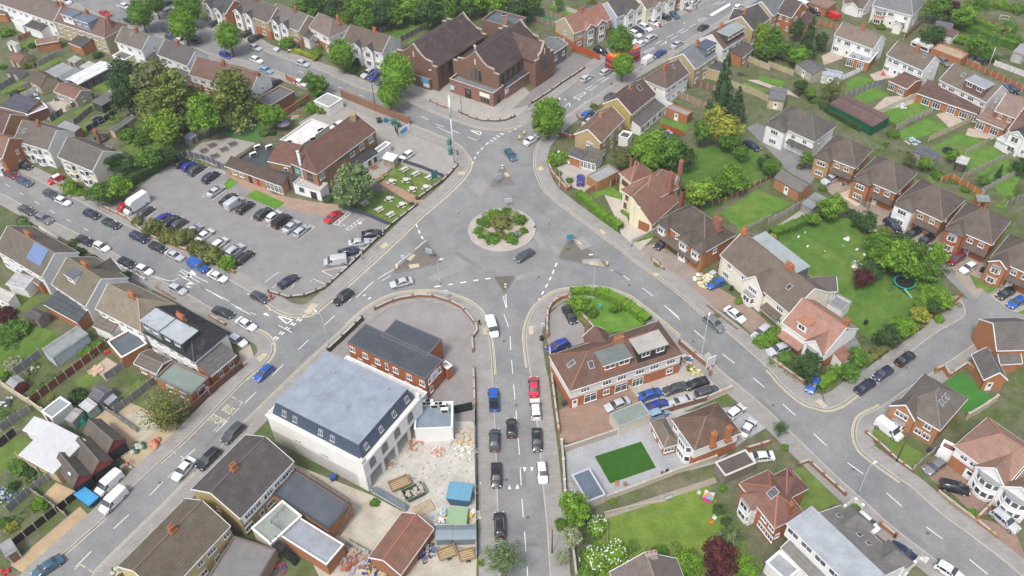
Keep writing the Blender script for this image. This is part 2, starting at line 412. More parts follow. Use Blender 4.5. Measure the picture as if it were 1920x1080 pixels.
surf('forecourt_paving','paving',(.36,.25,.185),505,363,585,378,640,385,640,396,605,405,545,392,505,378,lvl=1)
surf('forecourt_paving','paving',(.36,.25,.185),430,333,445,325,500,352,520,372,490,372,lvl=1)
surf('grass_verge','turf',LIME,480,356,535,381,517,393,460,368,lvl=1.3)
surf('grass_verge','turf',LIME,420,346,430,333,448,342,426,357,lvl=1.3)
surf('beer_garden_turf','turf_plain',(.07,.16,.045),405,240,440,222,500,235,482,268,425,255,lvl=1)
surf('beer_garden_paving','paving',(.34,.31,.28),350,290,378,268,430,258,480,268,420,308,405,312,lvl=1)
surf('forecourt','tarmac',PINK,707,585,755,567,800,563,850,575,882,602,893,640,890,700,890,790,800,790,640,680,620,655,lvl=0)
surf('forecourt','tarmac',PINK,1028,590,1060,566,1100,620,1105,640,1035,660,1026,640,lvl=0)
surf('forecourt','tarmac',(.33,.31,.28),700,150,790,120,940,120,1000,180,985,210,900,215,800,195,lvl=-.5)
surf('forecourt','tarmac',(.35,.33,.30),785,150,810,165,850,175,870,200,960,200,990,205,975,225,940,232,900,230,860,215,800,197,750,175,lvl=0)
surf('forecourt','tarmac',(.215,.195,.19),960,205,1000,195,1095,130,1125,118,1065,95,1030,140,lvl=0)
surf('builders_yard','sand',(.46,.44,.395),640,870,760,790,880,780,893,800,893,1000,830,1000,700,925,lvl=0)
surf('builders_yard','sand',(.42,.39,.33),560,985,620,940,760,960,700,1020,lvl=-.6)
surf('builders_yard','sand',(.43,.39,.32),500,850,700,930,830,1000,895,1010,893,1085,600,1085,560,1000,700,1000,lvl=-.4)
surf('driveway','paving',(.30,.20,.15),1045,770,1120,740,1190,720,1215,790,1070,830,1050,830,lvl=0)
surf('driveway','tarmac',(.40,.37,.33),1180,725,1330,660,1370,735,1240,790,lvl=.3)
surf('patio','tarmac',(.335,.34,.35),1060,848,1260,775,1400,760,1440,800,1390,830,1340,870,1260,890,1135,940,1065,950,lvl=0)
surf('lawn','turf_plain',(.035,.105,.016),1115,856,1202,828,1230,877,1144,907,lvl=1)
surf('path','paving',(.33,.28,.23),1135,962,1340,895,1345,905,1130,975,lvl=.5)
surf('lawn','turf',(.135,.20,.035),1120,975,1330,905,1350,960,1395,1000,1400,1090,1090,1090,1110,1000,lvl=.3)
surf('lawn','turf',GRN2,1490,880,1515,875,1580,935,1520,970,1495,950,lvl=.3)
surf('lawn','turf',LIME,1060,560,1095,548,1150,552,1215,610,1190,618,1130,625,1080,595,lvl=.4)
surf('lawn','turf',(.075,.15,.028),1205,330,1270,280,1380,270,1460,305,1440,330,1330,400,1290,390,lvl=.3)
surf('lawn','turf',(.10,.19,.033),1350,400,1420,355,1485,382,1390,434,lvl=.4)
surf('lawn','turf',(.085,.165,.03),1450,445,1530,400,1640,420,1720,470,1790,560,1720,640,1620,630,1560,560,1480,480,lvl=.3)
surf('lawn','turf_plain',(.055,.18,.035),1770,710,1800,695,1862,748,1815,785,1800,760,lvl=.5)
surf('lawn','turf',GRN,0,640,60,605,115,630,20,705,-20,720,lvl=.3)
surf('lawn','turf',GRN2,20,560,40,546,80,565,30,590,lvl=.3)
surf('lawn','turf',GRN2,205,770,260,710,275,725,215,775,lvl=.3)
surf('lawn','turf',GRN2,140,715,175,695,190,710,150,735,lvl=.3)
surf('lawn','turf',GRN2,0,840,40,815,60,830,0,890,lvl=.3)
surf('patio','paving',(.45,.38,.29),175,690,200,670,230,690,200,715,lvl=.5)
surf('gravel','sand',(.42,.33,.22),170,775,230,750,330,790,330,830,260,880,200,840,lvl=.2)
surf('gravel','sand',(.42,.31,.19),20,1060,150,950,175,975,60,1085,lvl=.2)
surf('gravel','sand',(.42,.31,.19),80,930,105,905,150,925,115,955,lvl=.3)
surf('driveway','paving',(.45,.42,.33),230,780,270,770,300,800,265,830,lvl=.4)
surf('lawn','turf',GRN,720,60,780,35,815,48,750,80,lvl=.3)
surf('lawn','turf',LIME,760,82,815,55,850,45,860,55,800,90,lvl=.3)
surf('lawn','turf_plain',(.06,.17,.055),985,35,1005,22,1060,42,1050,52,lvl=.3)
surf('lawn','turf',LIME,1030,12,1050,10,1085,25,1070,30,lvl=.3)
for q in((1240,222,1295,232,1285,253,1235,243),(1393,153,1440,170,1430,177,1390,165),(1425,142,1480,155,1460,165,1420,150),(1430,110,1490,130,1480,137,1428,118),(1590,190,1635,163,1668,178,1605,200),(1585,155,1610,142,1640,150,1590,172),(1640,215,1705,187,1750,205,1680,232),(1675,252,1740,222,1785,240,1700,265),(1740,280,1800,250,1850,265,1780,300),(1800,305,1850,280,1900,295,1840,330),(1790,290,1830,275,1845,290,1800,300),(1850,335,1885,300,1920,320,1890,380)):
 surf('lawn','turf',(.10,.20,.035),*q,lvl=.35)
for q in((1425,150,1480,170,1500,185,1400,150),(1540,105,1575,90,1580,110,1545,122),(1630,140,1660,130,1680,145,1640,152),(1660,182,1730,175,1710,195,1625,215),(1755,215,1780,208,1812,232,1785,245),(1815,240,1880,250,1860,262,1810,255)):
 surf('patio','paving',(.46,.38,.31),*q,lvl=.45)
surf('driveway','tarmac',TAR,1400,240,1420,230,1510,285,1540,310,1520,345,1500,350,1460,300,lvl=.3)
surf('driveway','tarmac',GRAV,1440,435,1500,395,1520,405,1455,445,lvl=.3)
surf('driveway','paving',(.33,.27,.21),1540,350,1590,330,1700,385,1680,415,1640,425,1580,380,lvl=.3)
surf('driveway','paving',(.55,.48,.35),1573,364,1597,354,1623,378,1605,388,lvl=.8)
surf('driveway','paving',(.32,.27,.22),1690,425,1730,415,1790,450,1870,520,1830,560,1750,480,1700,465,lvl=.3)
surf('driveway','paving',(.30,.25,.215),1185,470,1230,455,1330,520,1310,550,1265,535,lvl=.3)
surf('driveway','tarmac',(.47,.42,.36),1130,360,1160,360,1180,420,1230,440,1200,470,1165,440,1150,400,lvl=.3)
surf('lawn','turf',LIME,1107,365,1145,350,1165,362,1165,375,1130,365,1118,372,lvl=.6)
surf('forecourt','tarmac',(.40,.365,.33),1040,305,1075,295,1115,320,1140,330,1095,360,1060,345,lvl=.3)
surf('driveway','paving',(.30,.22,.175),1285,540,1330,530,1400,570,1480,640,1450,660,1380,600,lvl=.3)
surf('driveway','paving',(.27,.18,.14),1725,875,1770,850,1810,870,1840,930,1865,960,1830,970,1790,930,1740,895,lvl=.3)
surf('driveway','paving',(.28,.19,.15),1830,970,1900,990,1930,1060,1915,1075,1870,1030,lvl=.3)
surf('lawn','turf',GRN2,1625,815,1650,800,1735,855,1710,880,lvl=.3)
surf('lawn','turf',GRN2,160,160,215,148,225,165,200,175,lvl=.3)
surf('lawn','turf',GRN2,145,235,200,215,220,210,225,225,160,245,lvl=.3)
surf('patio','paving',(.46,.41,.34),70,200,110,185,145,200,90,225,lvl=.5)
surf('grass_strip','turf',GRN2,250,250,300,220,340,235,330,290,260,300,230,280,lvl=.2)
surf('grass_strip','turf',GRN,30,85,65,75,70,90,35,95,lvl=.2);tile(0,0)
for q in((0,690,160,610,200,620,30,710),(280,490,440,430,480,445,300,530),(540,840,690,770,710,790,570,860),(380,920,480,865,510,885,400,940),(600,950,700,870,900,840,860,870,650,970),(90,360,240,290,280,310,130,390)):surf('lawn','turf',GRN2,*q,lvl=.3)
tile(1,3)
for q in((1510,70,1620,0,1750,40,1560,150),(1240,50,1330,0,1560,0,1400,80),(1690,470,1840,360,1920,390,1790,480),(1560,160,1720,70,1760,60,1600,180),(1180,260,1230,230,1280,260,1240,300),(1410,370,1460,340,1560,420,1500,400),(1500,960,1540,990,1760,1080,1560,1080)):surf('lawn','turf',GRN2,*q,lvl=.3)
tile(2,3)
for q in((1560,500,1620,480,1680,545,1640,585),(1630,450,1720,385,1760,410,1690,500),(1600,0,1720,0,1650,45),(1870,185,1920,160,1920,200)):surf('lawn','turf',LIME,*q,lvl=.5)
surf('driveway','paving',(.36,.27,.21),1480,580,1560,530,1700,640,1620,690,1560,640,lvl=.4)
surf('driveway','paving',(.38,.36,.30),1660,60,1760,0,1920,0,1920,200,1820,170,lvl=.4)
full()
mm=MB()
for q in((700,620,716,606,722,612,706,626),(560,676,590,648,594,652,564,681),(380,835,410,806,416,812,386,841),(955,880,985,878,988,912,957,914),(940,1020,1012,1016,1012,1024,941,1028),(1210,560,1236,582,1230,588,1204,566),(1420,740,1470,785,1464,791,1414,746),(1690,985,1740,1022,1734,1030,1684,993),(1000,380,1024,384,1022,402,999,398),(856,470,905,500,900,506,850,476),(1060,560,1010,640,1006,640,1052,560),(250,520,290,540,284,546,244,526),(120,425,160,446,154,452,114,431),(890,690,1000,688,1000,692,890,694),(470,150,520,172,516,177,466,155),(1200,130,1230,108,1234,112,1204,134),(1650,720,1720,668,1724,672,1654,724)):
 mm.face([(p.x,p.y,.027)for p in pts(*q)])
o=PM('road_patch',mm,'tarmac',None,(.19,.187,.182));o['kind']='structure'
mm=MB()
for q in((850,500,800,520,812,528,865,508),(1000,440,1012,470,1024,466,1010,432),(1030,460,1045,480,1052,474,1040,452),(900,330,880,350,900,372,915,350),(960,520,1020,505,1022,512,962,528)):mm.face([(p.x,p.y,.0275)for p in pts(*q)])
o=PM('worn_road',mm,'tarmac',None,(.262,.255,.245));o['kind']='structure'
mm=MB()
for x,y in((690,590),(600,690),(450,800),(300,905),(945,640),(968,760),(950,900),(990,970),(860,400),(1030,420),(1180,535),(1300,640),(1450,760),(1600,880),(1740,1000),(820,270),(700,190),(560,140),(1120,200),(1230,105),(200,455),(320,530),(1700,690),(1010,520)):
 p=G(x,y);mm.prism([(p.x+.28*cos(a),p.y+.28*sin(a))for a in[i*.52 for i in range(12)]],.02,.034)
o=PM('manhole_covers',mm,'tarmac',None,(.10,.10,.10));o['kind']='structure'
# buildings
CAM=Vector((0,0,HGT))
WIN={}
def window_meshes(w,h,nx=2,arch=False):
 k=(round(w,1),round(h,1),nx,arch)
 if k not in WIN:
  w,h=k[0],k[1];f,d=.08,.10
  m=MB();m.box(-w/2,-d,0,-w/2+f,.02,h);m.box(w/2-f,-d,0,w/2,.02,h);m.box(-w/2,-d,h-f,w/2,.02,h);m.box(-w/2-.06,-d-.08,-.07,w/2+.06,.02,.05)
  for i in range(1,nx):x=-w/2+w*i/nx;m.box(x-.04,-d+.01,0,x+.04,.02,h)
  if h>.9:m.box(-w/2,-d+.015,h*.68,w/2,.02,h*.68+.05)
  if arch:m.tube([(w/2*cos(a),-.05,h+.35*w*sin(a))for a in[pi*i/8 for i in range(9)]],[.05]*9,5)
  p=MB();p.box(-w/2+f,-.055,f*.5,w/2-f,.03,h-f)
  if arch:p.prism([(w/2*cos(a),.35*w*sin(a))for a in[pi*i/8 for i in range(9)]],0,.05,M=MT((0,.0,h))@MR(R(90),4,'X'))
  WIN[k]=(m.mesh('window',['paint']),p.mesh('pane',['window_glass']))
 return WIN[k]
WHITE=(.80,.80,.79);BLACK=(.03,.03,.035);BROWNP=(.16,.07,.035)
GLZ={}
def glazed(w,h,nx=2):
 k=(round(w,1),round(h,1),nx)
 if k not in GLZ:
  w,h=k[0],k[1];f,d=.08,.10
  m=MB();m.box(-w/2,-d,0,-w/2+f,.02,h);m.box(w/2-f,-d,0,w/2,.02,h);m.box(-w/2,-d,h-f,w/2,.02,h);m.box(-w/2,-d-.05,-.05,w/2,.02,.06)
  for i in range(1,nx):x=-w/2+w*i/nx;m.box(x-.04,-d+.01,0,x+.04,.02,h)
  m.box(-w/2+f,-.055,.05,w/2-f,.03,h-f,1);GLZ[k]=m.mesh('window',['paint','window_glass'])
 return GLZ[k]
def add_window(parent,M,w,h,nx=2,c=WHITE,arch=False):
 a,b=window_meshes(w,h,nx,arch)
 o=part('window',a,parent,c,M);part('pane',b,o);return o
DOORM={}
def add_door(parent,M,c=WHITE,w=.95,h=2.05,name='door'):
 k=(round(w,1),round(h,1),name)
 if k not in DOORM:
  w_,h_=k[0],k[1];m=MB();m.box(-w_/2-.07,-.06,0,-w_/2,.02,h_+.07);m.box(w_/2,-.06,0,w_/2+.07,.02,h_+.07);m.box(-w_/2,-.06,h_,w_/2,.02,h_+.07)
  m.box(-w_/2,-.045,0,w_/2,.02,h_)
  if name=='garage_door':
   for i in range(1,6):m.box(-w_/2+.05,-.06,h_*i/6-.03,w_/2-.05,-.04,h_*i/6+.03)
   DOORM[k]=(m.mesh(name,['paint']),None)
  else:
   p=MB();p.box(-w_*.28,-.06,h_*.55,w_*.28,-.04,h_*.9);DOORM[k]=(m.mesh(name,['paint']),p.mesh('pane',['window_glass']))
 a,b=DOORM[k];o=part(name,a,parent,c,M)
 if b:part('pane',b,o)
 return o
POT=(.36,.15,.075)
class House:pass
BRICK,ORBRICK,DKBRICK,YBRICK=(.27,.115,.065),(.36,.15,.07),(.175,.085,.065),(.36,.24,.13)
WHT,CRM,TAN,GRYW=(.74,.73,.71),(.70,.64,.48),(.40,.33,.22),(.52,.51,.50)
RBROWN,RRED,RDK,RGREY,RTAN,RORANGE,RBLK=(.165,.115,.085),(.21,.098,.06),(.105,.09,.085),(.15,.145,.14),(.22,.18,.125),(.36,.16,.085),(.055,.055,.06)
FELT,FELTL,FELTB=(.13,.13,.135),(.27,.275,.28),(.075,.085,.10)
def make(label,A,B,C,he,roof='x',rise=None,il=0,ir=0,wall=WHT,rc=RBROWN,ov=.3,cat='house',name=None,group=None,parent=None,z0=0,ridge=None,fascia=WHITE,win=True,lower=None,par=.45,thick=.2,wmat=None,pname='',ry=.5,capc=None,rmat=None,wc=WHITE,D=None,floors=None,nf=None,nb=None):
 a,b,c=G(*A,he),G(*B,he),G(*C,he)
 x=b-a;W=x.length;x.normalize();y=Vector((-x.y,x.x,0));dd=(c-a).dot(y)
 flip=dd<0
 if flip:
  a,b=b,a;x=-x;y=-y;dd=-dd;il,ir=ir,il
 if D:dd=D
 H=House();H.W,H.D,H.he,H.ov,H.wall,H.rc,H.wmat,H.flip=W,dd,he,ov,wall,rc,wmat,flip
 H.z0=z0;rz=atan2(x.y,x.x)
 if parent is None:
  H.root=thing(name or cat.replace(' ','_'),label,cat,(a.x,a.y,z0),rz,group);H.M=Matrix.Identity(4)
 else:
  H.root=parent.root
  H.M=frame(parent.root).inverted()@(MT((a.x,a.y,z0))@MR(rz,4,'Z'))
 he=he-z0;H.he=he
 H.fr=MT((a.x,a.y,z0))@MR(rz,4,'Z')
 wm=wmat or('brick' if wall in(BRICK,ORBRICK,DKBRICK,YBRICK)else 'plaster')
 D_=H.D
 if rise is None:rise=(D_ if roof in('x','mono')else W)*.5*.72
 H.rise=rise;H.roof_kind=roof
 m=MB();o2=ov
 def sub(n):return pname+n if pname else n
 if roof=='flat':
  t=.24;o3=o2*.3;zf=he-par-.05
  m.box(o3,o3,0,W-o3,D_-o3,zf)
  for q in()if par<.2 else((o3,o3,W-o3,o3+t),(o3,D_-o3-t,W-o3,D_-o3),(o3,o3+t,o3+t,D_-o3-t),(W-o3-t,o3+t,W-o3,D_-o3-t)):m.box(q[0],q[1],zf,q[2],q[3],he-.12)
  H.walls=part(sub('wall'),m.mesh('wall',[wm]),H.root,wall,H.M)
  r=MB();r.box(o3+t,o3+t,zf,W-o3-t,D_-o3-t,zf+.08)
  H.roof=part(sub('roof'),r.mesh('roof',[rmat or 'flat_roof']),H.root,rc,H.M)
  p=MB()
  for q in((0,0,W,t+.06),(0,D_-t-.06,W,D_),(0,t+.06,t+.06,D_-t-.06),(W-t-.06,t+.06,W,D_-t-.06)):p.box(q[0],q[1],he-.12,q[2],q[3],he)
  part(sub('parapet'),p.mesh('parapet',['plaster']),H.root,capc or fascia or wall,H.M)
  H.slope=0;H.hr=he
 else:
  hr=he+rise;H.hr=hr
  if roof=='x':
   yr=D_*ry;H.slope=rise/yr
   V=[(0,0,he),(W,0,he),(W,D_,he),(0,D_,he),(il,yr,hr),(W-ir,yr,hr)]
   F=[(0,1,5,4),(2,3,4,5),(3,0,4),(1,2,5)]if il+ir<W-.01 else[(0,1,4),(2,3,4),(3,0,4),(1,2,4)]
   ends=[(0,il),(1,ir)]
  elif roof=='y':
   xr=W*ry;H.slope=rise/xr
   V=[(0,0,he),(W,0,he),(W,D_,he),(0,D_,he),(xr,il,hr),(xr,D_-ir,hr)]
   F=[(1,2,5,4),(3,0,4,5),(0,1,4),(2,3,5)];ends=[(0,il),(1,ir)]
  else:
   H.slope=rise/D_
   V=[(0,0,he),(W,0,he),(W,D_,hr),(0,D_,hr)];F=[(0,1,2,3)];ends=[]
  if roof in 'xy':
   keep=[f for f in F if not(len(f)==3 and((f in((3,0,4),(0,1,4))and il<.01)or(f in((1,2,5),(2,3,5))and ir<.01)))]
  else:keep=F
  r=MB();r.shell(V,keep,thick)
  rid=[(4,5)]if roof in 'xy' else[]
  if roof in 'xy':
   if il>.01:rid+=([(0,4),(3,4)]if roof=='x' else[(0,4),(1,4)])
   if ir>.01:rid+=([(1,5),(2,5)]if roof=='x' else[(2,5),(3,5)])
   for i,j in rid:
    if(Vector(V[i])-Vector(V[j])).length>.1:r.beam(Vector(V[i])+Vector((0,0,.03)),Vector(V[j])+Vector((0,0,.03)),.24,.12,1)
  H.roof=part(sub('roof'),r.mesh('roof',[rmat or 'roof_tile','paint']),H.root,rc,H.M)
  m.box(ov,ov,0,W-ov,D_-ov,he-thick)
  e=.08
  if roof=='x':
   for k,ins in ends:
    if ins<.01:
     x0,x1=(e,.5)if k==0 else(W-.5,W-e)
     q=[(ov,0),(D_-ov,0),(D_-ov,he-thick-.02+ov*H.slope),(D_*ry,hr-thick-.02),(ov,he-thick-.02+ov*H.slope)]
     if D_*ry>D_-ov:q=q[:3]+q[4:]
     P=Matrix(((0,0,1,0),(1,0,0,0),(0,1,0,0),(0,0,0,1)))
     m.prism(q,x0,x1,M=P,m=1)
  elif roof=='y':
   for k,ins in ends:
    if ins<.01:
     y0,y1=(e,.5)if k==0 else(D_-.5,D_-e)
     q=[(ov,0),(W-ov,0),(W-ov,he-thick-.02+ov*H.slope),(W*ry,hr-thick-.02),(ov,he-thick-.02+ov*H.slope)]
     P=Matrix(((1,0,0,0),(0,0,-1,0),(0,1,0,0),(0,0,0,1)))
     m.prism(q,-y1,-y0,M=P,m=1)
  else:
   q=[(ov,0),(D_-ov,0),(D_-ov,hr-thick-ov*H.slope-.02),(ov,he+ov*H.slope-thick-.02)]
   P=Matrix(((0,0,1,0),(1,0,0,0),(0,1,0,0),(0,0,0,1)))
   m.prism(q,e,.4,M=P,m=1);m.prism(q,W-.4,W-e,M=P,m=1)
   m.box(ov,D_-ov-.3,0,W-ov,D_-ov-.01,hr-thick-ov*H.slope-.03)
  mats=[wm,wm]
  H.walls=part(sub('wall'),m.mesh('wall',mats),H.root,wall,H.M)
  if fascia is not None:
   p=MB()
   if roof=='x':
    p.box(0,-.05,he-thick-.03,W,.02,he-.02);p.box(0,D_-.02,he-thick-.03,W,D_+.05,he-.02)
    for k,ins in ends:
     xx=-.03 if k==0 else W-.03
     if ins>.01:p.box(xx-.02,0,he-thick-.03,xx+.06,D_,he-.02)
     else:
      xx=0 if k==0 else W
      p.beam((xx,0,he-.1),(xx,D_*ry,hr-.1),.08,.24);p.beam((xx,D_,he-.1),(xx,D_*ry,hr-.1),.08,.24)
   elif roof=='y':
    p.box(-.05,0,he-thick-.03,.02,D_,he-.02);p.box(W-.02,0,he-thick-.03,W+.05,D_,he-.02)
    for k,ins in ends:
     yy=0 if k==0 else D_
     if ins>.01:p.box(0,yy-.05,he-thick-.03,W,yy+.03,he-.02)
     else:p.beam((0,yy,he-.1),(W*ry,yy,hr-.1),.08,.24);p.beam((W,yy,he-.1),(W*ry,yy,hr-.1),.08,.24)
   else:p.box(0,-.05,he-thick-.03,W,.02,he-.02)
   part(sub('gutter'),p.mesh('gutter',['paint']),H.root,fascia,H.M)
 if lower is not None:
  m=MB();i=ov-.012;z=2.6
  for q in((i,i,W-i,i+.1),(i,D_-i-.1,W-i,D_-i),(i,i+.1,i+.1,D_-i-.1),(W-i-.1,i+.1,W-i,D_-i-.1)):m.box(q[0],q[1],.0,q[2],q[3],z)
  g_=[k for k,ins in([(0,il),(1,ir)]if roof in 'xy' else[])if ins<.01]
  for k in g_:
   if roof=='x':m.box(.065 if k==0 else W-.3,ov,0,.3 if k==0 else W-.065,D_-ov,z)
   else:m.box(ov,.065 if k==0 else D_-.3,0,W-ov,.3 if k==0 else D_-.065,z)
  part(sub('ground_floor_wall'),m.mesh('ground_floor_wall',['brick']),H.root,lower,H.M)
 H.ends=(il,ir)
 if win:auto_windows(H,floors or(2 if he>4.2 else 1),wc,nf,nb)
 return H
def side(H,s):
 W,D=H.W,H.D
 if H.roof_kind in 'xy':
  e={'x':{'l':H.ends[0],'r':H.ends[1]},'y':{'f':H.ends[0],'b':H.ends[1]}}[H.roof_kind]
 else:e={}
 ins=H.ov
 if s in e and e[s]<.01:ins=.08
 if H.roof_kind=='mono' and s in 'lr':ins=.08
 if H.roof_kind=='flat':ins=H.ov*.3
 m={'f':Matrix.Identity(4),'b':MT((W,D,0))@MR(pi,4,'Z'),'l':MT((0,D,0))@MR(-pi/2,4,'Z'),'r':MT((W,0,0))@MR(pi/2,4,'Z')}[s]
 return m,(W if s in 'fb' else D),ins
def sd(H,s,x):
 if s=='f':return s,(1-x if H.flip else x)
 if s=='b':return s,(x if H.flip else 1-x)
 if H.flip:s='r' if s=='l' else 'l'
 return s,(1-x if s=='l' else x)
def faces_camera(H,s):
 m,ln,ins=side(H,s);p=H.fr@m@Vector((ln/2,0,2));n=(H.fr@m).to_3x3()@Vector((0,-1,0))
 return(CAM-p).dot(n)>0
def auto_windows(H,floors,wc=WHITE,nf=None,nb=None):
 for s in 'fblr':
  if not faces_camera(H,s):continue
  m,ln,ins=side(H,s)
  main=(s in 'fb')if H.W>=H.D*.8 else(s in 'lr')
  n=max(1,int(ln/2.9))if main else(1 if ln>4 else 0)
  if s in 'fb' and nf is not None:n=nf
  if s in 'lr' and nb is not None:n=nb
  for fl in range(floors):
   for i in range(n):
    x=ln*(i+.5)/n+(.25 if(i+fl)%2 else-.15)
    z=.9+fl*2.65
    w=(1.7 if(i+fl)%2==0 else 1.15)if main else .8
    h=1.2 if fl==0 else 1.1
    z=min(z,H.he-h-.35)
    if fl==0 and main and i%3==1:
     add_door(H.root,H.M@m@MT((x,ins,.05)),WHITE if i%2 else BROWNP);continue
    add_window(H.root,H.M@m@MT((x,ins,z)),w,h,3 if w>1.5 else 2,wc)
def wins(H,s,xs,z,w,h,nx=2,c=WHITE,arch=False):
 for x0 in xs:
  s_,x=sd(H,s,x0);m,ln,ins=side(H,s_)
  add_window(H.root,H.M@m@MT((x*ln,ins,z)),w,h,nx,c,arch)
def door(H,s,x,c=WHITE,w=.95,h=2.05,name='door'):
 s,x=sd(H,s,x);m,ln,ins=side(H,s);add_door(H.root,H.M@m@MT((x*ln,ins,.04)),c,w,h,name)
def zroof(H,s,xs,t):
 if H.roof_kind=='flat':return H.he
 m,ln,ins=side(H,s);p=m@Vector((xs,t,0));x,y=p.x,p.y;W,D=H.W,H.D
 if H.roof_kind=='mono':return H.he+y*H.slope
 if H.roof_kind=='x':z=min(y,D-y)*H.slope;a,b,q0,q1=x,W-x,*H.ends
 else:z=min(x,W-x)*H.slope;a,b,q0,q1=y,D-y,*H.ends
 if q0>.01:z=min(z,a*H.rise/q0)
 if q1>.01:z=min(z,b*H.rise/q1)
 return H.he+z
def chimney(H,x,y,w=.9,d=.6,up=1.1,c=BRICK,pots=3):
 if H.flip:x=1-x
 z=zroof(H,'f',x*H.W,y*H.D);m=MB();X,Y=x*H.W,y*H.D;t=H.hr+up if H.roof_kind!='flat' else H.he+up
 t=max(t,z+up)
 m.box(X-w/2,Y-d/2,z-.8,X+w/2,Y+d/2,t);m.box(X-w/2-.06,Y-d/2-.06,t-.25,X+w/2+.06,Y+d/2+.06,t-.08,0);m.box(X-w/2-.22,Y-d/2-.2,z-.5,X+w/2+.22,Y+d/2+.2,z+.05,2)
 o=part('chimney',m.mesh('chimney',['brick','brick','metal']),H.roof,c)
 n=pots
 for i in range(n):
  q=MB();q.tube([(X-w*.36+w*.72*(i/(n-1)if n>1 else .5),Y,t-.02),(X-w*.36+w*.72*(i/(n-1)if n>1 else .5),Y,t+.42)],[.14,.11],7)
  PM('chimney_pot',q,'brick',H.roof,POT)
def bay(H,s,x,w=2.4,dep=.75,z0=0,z1=5.0,c=None,floors=2,roofc=None,wc=WHITE,tilt=None,seg=3,mat='plaster'):
 s,x=sd(H,s,x);m,ln,ins=side(H,s);X=x*ln
 k=.28 if seg==3 else .16
 if seg==3:prof=[(-w/2,0),(-w/2*(1-k*1.4),-dep),(w/2*(1-k*1.4),-dep),(w/2,0)]
 else:prof=[(-w/2*cos(pi*i/seg),-dep*sin(pi*i/seg))for i in range(seg+1)]
 T=H.M@m@MT((X,ins,0));b=MB();b.prism(prof+[(w/2,.3),(-w/2,.3)],z0,z1)
 o=part('bay',b.mesh('bay',[mat]),H.root,c or H.wall,T)
 q=MB();e=1.12;q.prism([(p[0]*e,p[1]*e)for p in prof]+[(w/2*e,.3),(-w/2*e,.3)],z1,z1+.14)
 PM('bay_roof',q,'flat_roof',o,roofc or FELTL)
 fh=(z1-z0)/floors
 for f in range(floors):
  for a,b2 in zip(prof,prof[1:]):
   a_,b_=Vector((*a,0)),Vector((*b2,0));d=b_-a_
   wl=d.length-.12
   if wl<.3:continue
   M2=MT(((a_+b_)/2+Vector((0,0,z0+f*fh+fh*.36))))@MR(atan2(d.y,d.x),4,'Z')@MT((0,-.02,0))
   part('window',glazed(wl,min(1.35,fh*.55),max(1,int(wl/.6))),o,wc,M2)
 return o
def front_gable(H,s,x,w,rise=None,out=.5,z=None,c=None,rc=None,trim=WHITE,zb=0,timber=False,window=True,hip=0,nw=3):
 s,x=sd(H,s,x);m,ln,ins=side(H,s);X=x*ln;he=z if z is not None else H.he;rise=rise or w/2*max(H.slope,.75);top=he+rise
 sl=H.slope if not(H.roof_kind=='x' and s in 'lr' or H.roof_kind=='y' and s in 'fb')else H.rise/max(.1,(H.ends[0]if s in 'lf' else H.ends[1]))
 ti=(top-H.he)/max(sl,.05)+.15;te=max(0.0,(he-H.he)/max(sl,.05))+.3
 r=MB();V=[(X-w/2,-out,he),(X,-out,top),(X,ti,top),(X-w/2,te,he),(X+w/2,-out,he),(X+w/2,te,he)]
 if hip:V[1]=(X,-out+hip,top)
 F=[(0,1,2,3)[::-1],(1,4,5,2)[::-1]]
 if hip:F.append((4,1,0)[::1])
 r.shell(V,F,.16);r.beam(Vector(V[1])+Vector((0,0,.03)),Vector(V[2])+Vector((0,0,.03)),.22,.1)
 o=PM('gable_roof',r,'roof_tile',H.root,rc or H.rc,H.M@m)
 g_=MB();P=Matrix(((1,0,0,0),(0,0,1,0),(0,1,0,0),(0,0,0,1)))
 q=[(X-w/2+.2,zb),(X+w/2-.2,zb),(X+w/2-.2,he-.2),(X,top-.26),(X-w/2+.2,he-.2)]
 if hip:q=q[:3]+q[4:]
 g_.prism(q,-out+.22,ins+.35,M=P)
 gw=part('gable_wall',g_.mesh('gable_wall',['brick' if(c or H.wall)in(BRICK,ORBRICK,DKBRICK,YBRICK)else 'plaster']),H.root,c or H.wall,H.M@m)
 if trim is not None and not hip:
  t=MB();t.beam((X-w/2,-out-.02,he-.1),(X,-out-.02,top-.1),.08,.22);t.beam((X+w/2,-out-.02,he-.1),(X,-out-.02,top-.1),.08,.22)
  PM('bargeboard',t,'paint',gw,trim)
 if window:
  for zz in([3.35,.85]if(he>4.2 and zb<1)else[zb+(he-zb)*.3 if zb else .9]):
   aa,bb=window_meshes(min(w*.55,2.2),1.2,nw);ww=part('window',aa,H.root,WHITE,H.M@m@MT((X,-out+.22,zz)));part('pane',bb,ww)
 return gw
